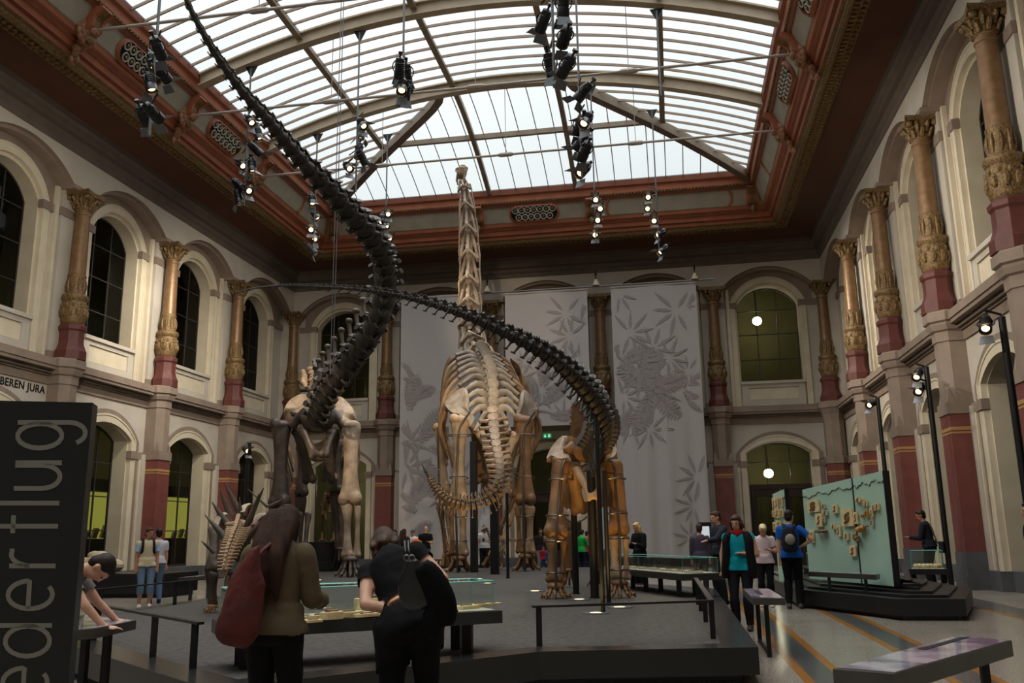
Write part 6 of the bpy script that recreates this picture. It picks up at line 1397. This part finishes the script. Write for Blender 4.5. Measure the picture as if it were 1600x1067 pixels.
    for i, sg in enumerate((-1, 1)):
        hp = pel + V((sg * .088 * hip, 0, -.05)); fx, fy = legs[i][:2]; fz = legs[i][2] if len(legs[i]) > 2 else 0
        an = V((fx, fy, .085 + fz)); d = an - hp; mid = hp + d * .5; Lt = .83; bend = math.sqrt(max(0, (Lt / 2) ** 2 - (d.length / 2) ** 2)) if d.length < Lt else 0
        kn = mid + V((0, 1, .0)) * bend if not sit else hp + V((sg * .04, .4, .02))
        B.tube([hp + V((0, 0, .04)), hp.lerp(kn, .35), kn, kn.lerp(an, .3), an], [.095 * hip, .082, .056, .056, .038], 12, up=(0, 1, 0)); B.ell(kn, .056, 9, 6)
        B.tube([an + V((0, -.05, -.045)), an + V((0, 0, -.03)), an + V((sg * .01, .09, -.05)), an + V((sg * .015, .17, -.062))], [(.035, .035), (.042, .045), (.045, .032), (.036, .02)], 10, up=(0, 0, 1)); B.ell(an + V((0, -.05, -.045)), (.033, .03, .035), 7, 5)
        S += [('thigh', hp, kn, .09, .055), ('shin', kn, an, .055, .04), ('foot', an + V((0, -.04, -.04)), an + V((0, .16, -.055)), .04, .035)]
    B.v = [tuple(V(p) * k) for p in B.v]; S = [(z, a * k, b * k, ra * k, rb * k) for z, a, b, ra, rb in S]
    tmp = B.build('tmp_body', skin, None, smooth=60, world=False); organic(tmp, vox, 3 if fine else 2); bpy.context.view_layer.update()
    me = bpy.data.meshes.new_from_object(tmp.evaluated_get(bpy.context.evaluated_depsgraph_get())); bpy.data.objects.remove(tmp)
    me.polygons.foreach_set('use_smooth', [True] * len(me.polygons)); me.name = 'body'
    body = bpy.data.objects.new('body', me); COL.objects.link(body); body.parent = t
    n = len(me.vertices); co = np.empty(n * 3); me.vertices.foreach_get('co', co); co = co.reshape(-1, 3); no = np.empty(n * 3); me.vertices.foreach_get('normal', no); no = no.reshape(-1, 3)
    D = np.empty((len(S), n)); U_ = np.empty((len(S), n))
    for i, (z, a, b, ra, rb) in enumerate(S):
        a, b = np.array(a), np.array(b); ab = b - a; u = np.clip((co - a) @ ab / (ab @ ab), 0, 1); U_[i] = u; D[i] = np.linalg.norm(co - (a + u[:, None] * ab), axis=1) - (ra + (rb - ra) * u)
    ix = D.argmin(0); zone = np.array([s[0] for s in S])[ix]; u = U_[ix, np.arange(n)]
    fl_ = [tuple(p.vertices) for p in me.polygons]
    def garment(name, mask, off, m, lab=None):
        fs = [f for f in fl_ if sum(mask[v] for v in f) >= 3]
        if not fs: return None
        used = sorted({v for f in fs for v in f}); mp = {v: i for i, v in enumerate(used)}; o_ = off if np.ndim(off) else np.full(n, off)
        g = MB(); wr_ = [V(co[v]) + V(no[v]) * ((float(o_[v]) + ((noise.noise(V(co[v]) * 11) + .6 * noise.noise(V(co[v]) * V((26, 26, 9)).x)) * .007 + .004 if fine and name in ('jacket', 'shirt', 'trousers') else 0)) * k) for v in used]; g.add(wr_, [tuple(mp[v] for v in f) for f in fs]); ob = g.build(name, m, t, smooth=80, world=False)
        if fine: q = ob.modifiers.new('soften', 'SMOOTH'); q.factor = .5; q.iterations = 4
        return ob
    zt = lambda *a: np.isin(zone, a)
    if bottom:
        c, ln = bottom[:2]; mask = zt('pelvis', 'thigh') | (zt('torso') & (ix == 1) & (u < .25)) | (zt('shin') & (u < (1.0 if ln == 'long' else .45 if ln == 'knee' else -1))) | (zt('torso') & (ix == 1) & (u < .06))
        if ln == 'skirt': mask = zt('pelvis', 'thigh')
        garment('trousers' if ln != 'skirt' else 'skirt', mask, np.where(zt('shin'), .022, .012), cloth(c))
    if top:
        c, sl, th = top[:3]; dn = top[3] if len(top) > 3 else .75
        hh = (co / k - np.array(pel)) @ np.array(Rl @ V((0, 0, 1))); mask = zt('torso') | (zt('pelvis', 'thigh') & (hh > .10 - .17 * dn)) | (zt('neck') & (u < (.45 if sl == 'hood' else .12)))
        if sl == 'short': mask |= zt('uarm') & (u < .62)
        elif sl == 'none': mask |= zt('uarm') & (u < .16)
        elif sl == 'vneck': mask |= zt('uarm') & (u < .35)
        else: mask |= zt('uarm') | (zt('farm') & (u < .95))
        garment('jacket' if th > .02 else 'shirt', mask, np.where(zt('pelvis', 'thigh'), th + .016, th), cloth(c) if isinstance(c, str) else c)
    if shoes: garment('shoe', zt('foot') | (zt('shin') & (u > .97)), .009, cloth(shoes, .5))
    if face:
        for sg in (-1, 1): q = MB(); q.ell(H_(sg * .03, .086, .012) * k, (.011 * k, .008 * k, .008 * k), 8, 5); q.build('eye', EYEM, t, world=False)
        q = MB(); q.ell(H_(0, .088, -.062) * k, (.022 * k, .007 * k, .006 * k), 8, 5, Hr); q.build('mouth', LIP, t, world=False)
    if hair:
        st, hm = hair[:2]; q = MB()
        if st == 'cap':
            q.ell(H_(0, -.008, .045) * k, (.084 * k, .104 * k, .085 * k), 14, 9, Hr); q.ell(H_(0, .1, .05) * k, (.07 * k, .07 * k, .012 * k), 12, 5, Hr); o = q.build('cap', hm, t, world=False)
        else:
            q.ell(H_(0, -.022, .042) * k, (.083 * k, .1 * k, .09 * k), 14, 9, Hr)
            if st != 'thin':
                q.ell(H_(0, -.05, -.01) * k, (.076 * k, .065 * k, .085 * k), 12, 8, Hr)
                q.ell(H_(0, .045, .088) * k, (.06 * k, .045 * k, .03 * k), 10, 6, Hr)
            g = V((0, 0, -1))
            if st in ('long', 'verylong', 'bob'):
                ln = {'bob': .13, 'long': .3, 'verylong': .30}[st]
                for a in range(9):
                    an = PI * (.92 + 1.16 * a / 8) if st == 'bob' else PI * (1.02 + .96 * a / 8)
                    p0 = H_(.078 * math.cos(an), .085 * math.sin(an) - .015, .02); hang = (Hr @ V((0, 0, -1))).lerp(g, .75 if st != 'bob' else .35).normalized(); back = T_(0, -1, .95) - T_(0, 0, .95)
                    jj = .02 * math.sin(a * 2.3); P = [p0, p0 + hang * ln * .35 + V((jj, 0, 0)) * .5, p0 + hang * ln * .7 + back * .03 + V((jj, 0, 0)), p0 + hang * ln * (.95 + .1 * math.sin(a * 1.7)) + back * .035 + V((jj * .7, 0, 0))]
                    rr = .025 if st == 'verylong' else .034; q.tube([p * k for p in cr(P, 8)], [(rr * k * (1.05 - .09 * i if i > 3 else 1), rr * .82 * k) for i in range(8)], 7)
                for a in range(7) if st == 'verylong' else ():
                    e0, e1, e2, e3 = H_(.022 * (a - 3), -.085, .05), H_(.03 * (a - 3), -.11, -.10), T_(.027 * (a - 3), -.165, 1.36), T_(.028 * (a - 3) + .015 * math.sin(a * 2.1), -.18, 1.14 + .05 * math.sin(a * 1.7))
                    q.tube([p_ * k for p_ in cr([e0, e1, e2, e3], 9)], [r_ * k for r_ in (.045, .05, .052, .05, .048, .045, .04, .032, .018)], 8)
            o = q.build('hair', hm, t, world=False)
            organic(o, max(.012, vox * .55), 2)
    t['_k'] = k
    return t, H_, T_, sh, k
DN = ((-.12, .05, -1), (-.05, .2, -1)); DNR = ((.12, .05, -1), (.05, .2, -1))
def ground(x, y, z=0): p = at_z(x, y, z); return (p.x, p.y)
def facing(p, tx, ty): return math.atan2(-(tx - p[0]), ty - p[1])
def by_depth(x, dpt): p = EYE + ray(x, 840) * dpt; return (p.x, p.y)
def obj_part(t, name, m, fn, vox=None):
    B = MB(); fn(B); o = B.build(name, m, t, world=False, smooth=60)
    if vox: organic(o, vox, 4)
    return o
def local(t, p):
    c, s = math.cos(-t.rotation_euler.z), math.sin(-t.rotation_euler.z); d = V(p) - t.location; return V((c * d.x - s * d.y, s * d.x + c * d.y, d.z))

# -- nearest: the woman with long brown hair and the red bag
b = by_depth(434, 5.45); yw = -.02
t, H_, T_, sh, k = person('woman seen from behind with long brown hair, olive jacket, black trousers and red shoulder bag', b, 1.63, yw, (((-.42, .15, -.9), (.25, .75, .1), (.6, .7, 0)), ((.16, .18, -1), (-.1, .85, -.12), (-.4, .8, 0))), ('#5a4e3c', 'long', .028, .9), ('#141416', 'long'), hair=('verylong', HAIRB), lean=.06, head=(.42, -.08), legs=((-.12, 0), (.1, .03)), vox=.014, face=True)
bagp = local(t, EYE + ray(385, 920) * 5.35)
g = thing('shoulder_bag', 'dark red slouchy shoulder bag hanging on the long-haired woman\'s left side', 'bag', EYE + ray(380, 950) * 5.12)
REDB = mat('red_bag_cloth', '#57150e', '#430f09', .8, scale=5, bump=1.0, bscale=7)
o_ = V(g.location); R2 = RGT
def bagf(B):
    B.tube(cr([R2 * .05 + V((0, 0, .33)), R2 * .03 + V((0, 0, .2)), V((0, 0, .02)), R2 * -.02 + V((0, 0, -.12)), R2 * -.03 + V((0, 0, -.2))], 10), [(.02, .03), (.04, .05), (.07, .06), (.1, .075), (.115, .08), (.125, .085), (.135, .09), (.135, .09), (.12, .08), (.08, .05)], 18, up=(0, 1, 0)); B.v = [tuple(V(p) * (1 + .16 * noise.noise(V((p[0] * 16, p[1] * 16, p[2] * 5))))) for p in B.v]
obj_part(g, 'bag_body', REDB, bagf, .012)
obj_part(g, 'strap', REDB, lambda B: B.tube(cr([R2 * .05 + V((0, .0, .22)), R2 * .07 + V((0, .04, .31)), R2 * .085 + V((0, .18, .37)), R2 * .08 + V((0, .30, .36))], 12), [.012] * 12, 8))
# -- nearest: the woman in black, bending
b = by_depth(640, 5.4)
t, H_, T_, sh, k = person('woman in black seen from behind, bending to the left with both hands behind her back', b, 1.66, .12, (((.12, -.7, -.6), (.93, .1, -.2), (.95, -.1, .05)), ((.62, -.35, -.55), (-.75, -.5, -.35), (-.9, -.2, -.2))), ('#111113', 'vneck', .014, 1.6), ('#0f0f11', 'long'), hair=('bob', HAIRR), lean=.50, roll=-.40, head=(.5, .3), legs=((-.14, .0), (.12, .04)), vox=.014, hip=1.08)
LEA = mat('black_leather', '#17171a', '#101012', .28, scale=6, bump=.5, bscale=10)
g = thing('handbag', 'black leather handbag on a long strap behind the bending woman', 'bag', EYE + ray(657, 915) * 5.02)
obj_part(g, 'bag_body', LEA, lambda B: B.tube(cr([UPV * .15 - R2 * .05, UPV * .05 - R2 * .03, UPV * -.06, UPV * -.13 + R2 * .02], 9), [(.03, .03), (.055, .04), (.085, .05), (.105, .055), (.12, .06), (.125, .06), (.12, .06), (.1, .05), (.06, .03)], 14, up=tuple(FWD)), .014)
for dx in (0, .02): obj_part(g, 'strap', LEA, lambda B: B.tube(cr([UPV * .14 + R2 * (-.06 + dx), UPV * .19 + R2 * (-.085 + dx), UPV * .235 + R2 * (-.10 + dx) + FWD * .08], 8), .008, 6))
for dx in (-.075, -.045): obj_part(g, 'ring', GREYM, lambda B: B.torus(UPV * .165 + R2 * dx - FWD * .03, .016, .004, 12, 5, Matrix((RGT, UPV, FWD)).transposed()))
g = thing('folded_coat', 'black coat bundled behind the bending woman, below her handbag', 'coat', EYE + ray(674, 928) * 5.0)
obj_part(g, 'coat_body', cloth('#0e0e10'), lambda B: [B.tube(cr([UPV * .17 - R2 * .06, UPV * .08 + R2 * .0, UPV * -.06 + R2 * .06, UPV * -.16 + R2 * .04], 9), [(.05, .05), (.07, .06), (.08, .06), (.085, .065), (.09, .07), (.09, .07), (.095, .06), (.1, .05), (.09, .04)], 8, up=tuple(FWD)), B.tube([UPV * -.1 + R2 * .0, UPV * -.2 + R2 * .01, UPV * -.25 + R2 * .02], [.06, .06, .045], 6)], .016)
# -- boy leaning over the desk at far left
b = by_depth(50, 6.85)
t, H_, T_, sh, k = person('dark-haired boy in grey t-shirt leaning on the reading desk behind the dark sign', b, 1.62, -1.15, (((-.15, .5, -.72), (-.05, .62, -.62), (.1, .98, -.1)), ((.2, .5, -.75), (-.12, .58, -.66), (-.2, .98, -.1))), ('#6d6a68', 'short', .014), ('#26262b', 'long'), hair=('short', HAIRD), lean=.85, head=(.55, -.1), vox=.014)

# -- group right of the platform
b = ground(1163, 985); yw = facing(b, -3, 0)
t, H_, T_, sh, k = person('woman in a turquoise top, black open cardigan and red scarf facing the camera', b, 1.66, yw, (((.2, .05, -1), (.25, .35, -.8)) if 0 else ((-.32, -.05, -.95), (.75, .6, .1)), ((.3, 0, -.95), (-.05, .25, -1))), ('#0f8f9c', 'none', .014, .95), ('#1f1d1f', 'long'), shoes='#3a3634', hair=('bob', HAIRR), head=(.28, -.1), hip=1.18, build_=1.18, vox=.018)
def card(B):
    for sg in (-1, 1):
        P = [T_(sg * .12, .0, 1.455), T_(sg * .175, .05, 1.36), T_(sg * .18, .07, 1.2), T_(sg * .195, .07, 1.05), T_(sg * .21, .06, .9), T_(sg * .21, .05, .78)]
        B.tube([p * k for p in cr(P, 9)], [(.06, .075), (.07, .10), (.065, .10), (.06, .10), (.06, .10), (.065, .11), (.07, .115), (.07, .11), (.06, .1)], 10, up=(0, 1, 0))
    B.tube([p * k for p in [T_(0, -.06, 1.45), T_(0, -.075, 1.2), T_(0, -.07, .95), T_(0, -.06, .8)]], [(.12, .06), (.17, .08), (.2, .1), (.19, .09)], 12, up=(0, 1, 0))
obj_part(t, 'cardigan', cloth('#17171a'), card, .02)
obj_part(t, 'scarf', cloth('#a01a1c'), lambda B: [B.torus(T_(0, .015, 1.475) * k, .075, .032, 16, 8, None, (1, .95)), B.tube([T_(-.02, .09, 1.46) * k, T_(0, .115, 1.41) * k], [.04, .02], 8)], .015)
b = ground(1130, 944)
t, H_, T_, sh, k = person('man in a dark grey patterned jumper pointing to the left behind the turquoise woman', b, 1.83, facing(b, -9, 13), (((-.1, .5, -.8), (-.1, .9, -.3), (-.3, .9, -.2)) if 0 else ((-.1, .7, -.62), (-.1, .97, -.12), (-.1, .97, -.15)), ((.2, 0, -1), (.1, .2, -1))), ('#2f3137', 'long', .018), ('#202226', 'long'), hair=('short', HAIRR), head=(.2, 0), vox=.02, build_=1.1)
b = ground(1200, 948)
t, H_, T_, sh, k = person('woman with cropped pale blonde hair in a pink polo shirt looking at her hands', b, 1.58, facing(b, 0, 8), (((-.25, .1, -.9), (.55, .75, .2)), ((.25, .1, -.9), (-.55, .75, .15))), ('#d3bfc0', 'short', .014, .9), ('#161618', 'long'), shoes='#d8d4ce', hair=('short', HAIRW), head=(.6, .15), vox=.02, build_=1.05)
b = ground(1243, 951); yb = facing(b, 3.6, 26)
t, H_, T_, sh, k = person('man in a bright blue t-shirt and black trousers seen from behind with hand on hip', b, 1.8, yb, (((-.1, -.05, -1), (0, .1, -1)), ((.75, -.1, -.65), (-.72, .35, -.45), (-.8, .5, -.2))), ('#1f55a8', 'short', .018, .9), ('#131316', 'long'), shoes='#4a4642', hair=('short', HAIRD), head=(.15, -.4), vox=.018)
def pack(label, pos, s, yaw, m, m2, pocket=None):
    g = thing('backpack', label, 'backpack', pos, rz=yaw)
    obj_part(g, 'pack_body', m, lambda B: B.tube([V((0, 0, z)) * s for z in (-.23, -.2, -.08, .08, .19, .24)], [(.09 * s, .05 * s), (.135 * s, .085 * s), (.15 * s, .1 * s), (.14 * s, .09 * s), (.11 * s, .07 * s), (.05 * s, .03 * s)], 14, up=(0, 1, 0)), .018)
    obj_part(g, 'pocket', m2, lambda B: B.ell((.02 * s, -.1 * s, .0), (.09 * s, .05 * s, .1 * s), 12, 8))
    for sg in (-1, 1): obj_part(g, 'strap', m, lambda B: B.tube(cr([V((sg * .09, .05, .22)) * s, V((sg * .1, .16, .28)) * s, V((sg * .11, .30, .2)) * s, V((sg * .12, .31, .0)) * s, V((sg * .12, .12, -.18)) * s], 14), [(.028 * s, .008 * s)] * 14, 8))
    return g
def behind(t, T_, k, z, off=-.2):
    p = T_(0, off, z) * k; c, s = math.cos(t.rotation_euler.z), math.sin(t.rotation_euler.z); return V((c * p.x - s * p.y, s * p.x + c * p.y, p.z)) + t.location
pack('dark grey backpack with a pale patterned pocket worn by the blue-shirted man', behind(t, T_, k, 1.22, -.22), 1.0, yb, cloth('#23262c'), cloth('#8d8377'))
b = at_y(1452, 850, 22.7)
t, H_, T_, sh, k = person('man in a dark sweater with a shoulder bag strap looking left beside the right wall', (b.x, 22.7), 1.86, facing((b.x, 22.7), 0, 26), (((-.15, .2, -.9), (.1, .9, .1)), ((.15, .1, -1), (0, .4, -.9))), ('#22252d', 'long', .018), ('#1b1c20', 'long'), hair=('short', HAIRD), skin=SKINT, head=(.12, .3), vox=.022, lean=.12)
g = thing('messenger_bag', 'dark messenger bag on a pale strap across the man by the right wall', 'bag', behind(t, T_, k, 1.0, -.2), rz=t.rotation_euler.z)
obj_part(g, 'bag_body', cloth('#2a2a2e'), lambda B: B.box((.1, -.06, -.1), (.34, .1, .26)))
obj_part(g, 'strap', cloth('#8f8a7c'), lambda B: B.tube(cr([V((.12, .05, -.02)), V((.03, .09, .2)), V((-.08, .11, .38)), V((-.13, .2, .43)), V((-.06, .32, .3))], 12), [(.03, .006)] * 12, 8))
b = at_y(1618, 850, 13.5)
person('person in a black jacket cut off by the right edge of the picture', (b.x, 13.5), 1.75, 1.4, (DN, DNR), ('#141416', 'long', .025), ('#17171a', 'long'), hair=('short', HAIRD), vox=.03)
b = at_z(1004, 926, 0)
t, H_, T_, sh, k = person('blonde woman in a black jacket standing behind the long glass case at right', (b.x - .02, b.y - .2), 1.68, facing((b.x, b.y), -8, 16), (((-.2, .15, -.9), (.35, .85, .35)), ((.2, .15, -.9), (-.35, .85, .3))), ('#17171b', 'long', .026, .9), ('#121215', 'long'), hair=('long', HAIRY), head=(.35, .1), vox=.022)

# -- left side
b = ground(224, 950)
t, H_, T_, sh, k = person('woman in a beige vest over a light blue shirt, with cropped jeans, at the left', b, 1.68, facing(b, -3, 8), (DN, DNR), ('#b8a98c', 'none', .02, .95), ('#5d7186', 'knee'), shoes='#b9b2a8', hair=('short', HAIRR), skin=SKINT, head=(.1, .5), vox=.02, build_=1.12, hip=1.1)
for s_ in sh: obj_part(t, 'sleeve', cloth('#8fb0d0'), lambda B: B.tube([V(s_[0]) * k, V(s_[0]).lerp(V(s_[1]), .62) * k], [.068, .062], 10))
pack('black backpack worn by the woman in the beige vest', behind(t, T_, k, 1.22, -.22), 1.0, t.rotation_euler.z, cloth('#1d1e22'), cloth('#2a2b30'))
b = ground(241, 943)
t, H_, T_, sh, k = person('dark-haired person in a pale striped shirt and jeans half hidden behind the vest-wearing woman', (b[0], b[1]), 1.68, facing(b, -18, 26), (DN, DNR), ('#b9b6bb', 'short', .018), ('#566a85', 'long'), hair=('short', HAIRD), vox=.026)

# -- the crowd at the back of the hall
def far(label, x, ytop, Yd, h, tgt, top, bottom, hair, arms=(DN, DNR), head=(.1, 0), **kw):
    p = at_y(x, ytop, Yd); hh = p.z
    return person(label, (p.x, Yd), h if h else hh, facing((p.x, Yd), *tgt), arms, top, bottom, hair=hair, head=head, vox=.03, **kw)
HOLD = (((-.2, .1, -.9), (.45, .8, .25)), ((.2, .1, -.9), (-.45, .8, .25)))
far('reddish-haired person in a red top at the back left of the giant skeleton', 604, 829, 32.4, 1.66, (-9, 20), ('#b8262c', 'short', .016), ('#2b2d35', 'long'), ('long', HAIRR), HOLD)
far('dark-haired woman in a teal top stretching her arms beside the red-topped person', 617, 828, 33.2, 1.68, (-9, 20), ('#3f8f92', 'short', .016), ('#2b2d35', 'long'), ('long', HAIRD), (((-.2, .5, -.6), (.3, .9, .1)), ((.4, .5, -.5), (.6, .7, .2))))
far('long-haired person in dark brown seen from behind among the back visitors', 631, 826, 31.6, 1.7, (-8, 39), ('#3a2f2a', 'long', .022), ('#2a2624', 'long'), ('verylong', HAIRB))
far('man in a white shirt and grey cap with an orange bag at the back', 646, 828, 32.1, 1.68, (-12, 25), ('#d8dcdf', 'short', .018), ('#39414f', 'long'), ('cap', cloth('#5a5f66')), HOLD)
t, H_, T_, sh, k = far('bald man in a black t-shirt and khaki trousers looking up at the back', 665, 820, 32.0, 1.8, (-6, 10), ('#18181a', 'short', .018), ('#6d655a', 'long'), None, HOLD, head=(-.45, 0), build_=1.12)
p = at_y(650, 848, 31.6); g = thing('shoulder_bag', 'orange bag carried by the man in the grey cap', 'bag', p); obj_part(g, 'bag_body', cloth('#d8622a'), lambda B: B.ell((0, 0, 0), (.17, .1, .15), 12, 8))
p = at_y(655, 853, 31.5); g = thing('shoulder_bag', 'blue and yellow bag between the capped man and the man in black', 'bag', p); obj_part(g, 'bag_body', cloth('#2b4f9c'), lambda B: B.box((0, 0, -.1), (.2, .1, .34))); obj_part(g, 'flap', cloth('#b8b02e'), lambda B: B.box((0, -.03, .1), (.18, .08, .16)))
t, H_, T_, sh, k = far('young man in a white t-shirt looking at his phone behind the giant skeleton', 757, 820, 32.2, 1.8, (-5, 12), ('#d9d8dc', 'short', .018), ('#1a1b20', 'long'), ('short', HAIRD), HOLD, head=(.45, .1))
p = behind(t, T_, k, 1.22, .32); g = thing('phone', 'dark phone held by the young man in the white t-shirt', 'phone', p); obj_part(g, 'phone_body', BLACK, lambda B: B.box((0, 0, 0), (.07, .02, .13)))
far('brown-haired woman in a dark jacket behind the giant skeleton\'s right hind leg', 844, 827, 32.6, 1.66, (0, 20), ('#2e2a2c', 'long', .022), ('#8a8580', 'long'), ('long', HAIRB))
far('person in a rust-brown top between the two big skeletons', 826, 836, 32.4, 1.52, (-2, 20), ('#7a3a1e', 'long', .02), ('#22222a', 'long'), ('short', HAIRD))
far('person in an orange-brown jacket behind the brown skeleton\'s left leg', 890, 830, 32.3, 1.6, (-4, 20), ('#8c4a1c', 'long', .02), ('#1c1f2c', 'long'), ('short', HAIRB))
far('small child in red sitting with the group behind the skeletons', 849, 858, 31.9, 1.05, (-3, 20), ('#a32a35', 'long', .02), ('#2d4668', 'long'), ('short', HAIRB))
far('small child in blue beside the child in red', 858, 860, 31.7, 1.0, (-3, 20), ('#33517a', 'long', .02), ('#4a5568', 'long'), ('short', HAIRR))
t, H_, T_, sh, k = far('child in a bright green hooded jacket leaning on the small reading desk', 908, 832, 31.0, 1.58, (-1.6, 33), ('#25a348', 'long', .026, .9), ('#1f2a3c', 'long'), ('short', HAIRD), (((-.2, .35, -.85), (.1, .7, -.6)), ((.2, .35, -.85), (0, .6, -.7))), head=(.4, .3))
far('child in a crimson jacket half hidden behind the green-jacketed child', 917, 838, 32.3, 1.52, (-1, 33), ('#b81f45', 'long', .026, .9), ('#1f2230', 'long'), ('short', HAIRB), (((-.2, .4, -.8), (-.3, .7, -.5)), DNR))
p = at_y(1106, 838, 19.6); t, H_, T_, sh, k = person('person with a green and white bag half hidden behind the pointing man', (p.x - .15, 20.4), 1.6, facing((p.x, 20), 0, 30), (DN, DNR), ('#4a4350', 'long', .022), ('#2c2a30', 'long'), hair=('short', HAIRR), vox=.03)
SKYSTR, EXPO = 1.0, 0.27
# ================================================================== LIGHT
w = bpy.data.worlds.new('sky'); SC.world = w; w.use_nodes = True; N = w.node_tree.nodes; L = w.node_tree.links
bg = N['Background']; bg.inputs[1].default_value = SKYSTR
tc = N.new('ShaderNodeTexCoord'); nz = N.new('ShaderNodeTexNoise'); nz.inputs['Scale'].default_value = 2.2; nz.inputs['Detail'].default_value = 3; L.new(tc.outputs['Generated'], nz.inputs['Vector'])
sp = N.new('ShaderNodeSeparateXYZ'); L.new(tc.outputs['Generated'], sp.inputs[0])
ma = N.new('ShaderNodeMath'); ma.operation = 'MULTIPLY_ADD'; ma.inputs[1].default_value = .25; L.new(nz.outputs[0], ma.inputs[0]); L.new(sp.outputs[2], ma.inputs[2])
rp = N.new('ShaderNodeValToRGB'); el = rp.color_ramp.elements                 # overcast sky, far brighter overhead than low down
for pos, c in ((.30, (.40, .45, .46)), (.48, (.54, .585, .59)), (.62, (.70, .725, .72)), (.78, (.88, .89, .88)), (.92, (2.6, 2.6, 2.55)), (1.15 / 1.2, (3.6, 3.6, 3.5))):
    e = el.new(pos) if pos not in (.30, .48) else el[0 if pos == .30 else 1]; e.position = pos; e.color = (*c, 1)
L.new(ma.outputs[0], rp.inputs[0]); L.new(rp.outputs[0], bg.inputs[0])
pt = bpy.data.lights.new('roof_portal', 'AREA'); pt.shape = 'RECTANGLE'; pt.size = SX1 - SX0; pt.size_y = SYB - YF; pt.cycles.is_portal = True
po = bpy.data.objects.new('roof_portal', pt); COL.objects.link(po); po.location = (SXC, (SYB + YF) / 2, SZ + .02)
# flood lights added off the rods, without fixtures, to keep the walls bright
for i, tg in ((0, (XL, 20, 8)), (1, (XL, 28, 8)), (3, (XL, 33, 7)), (8, (XR, 33, 8)), (6, (XR, 26, 8)), (5, (XR, 19, 7))):
    q_ = low(i) + V((0, 0, .3)); q_ += (V(tg) - q_).normalized() * 1.3; beam(q_, tg, 1100 if i == 3 else 1400, 1.6, .9, (1, .9, .76))
SC.view_settings.view_transform = 'Standard'; SC.view_settings.look = 'None'; SC.view_settings.gamma = 1; SC.view_settings.exposure = EXPO
SC.view_settings.use_curve_mapping = False
SC.cycles.max_bounces = 8; SC.cycles.diffuse_bounces = 5; SC.cycles.glossy_bounces = 3; SC.cycles.transparent_max_bounces = 16; SC.cycles.caustics_reflective = False; SC.cycles.caustics_refractive = False
SC.cycles.sample_clamp_indirect = 8
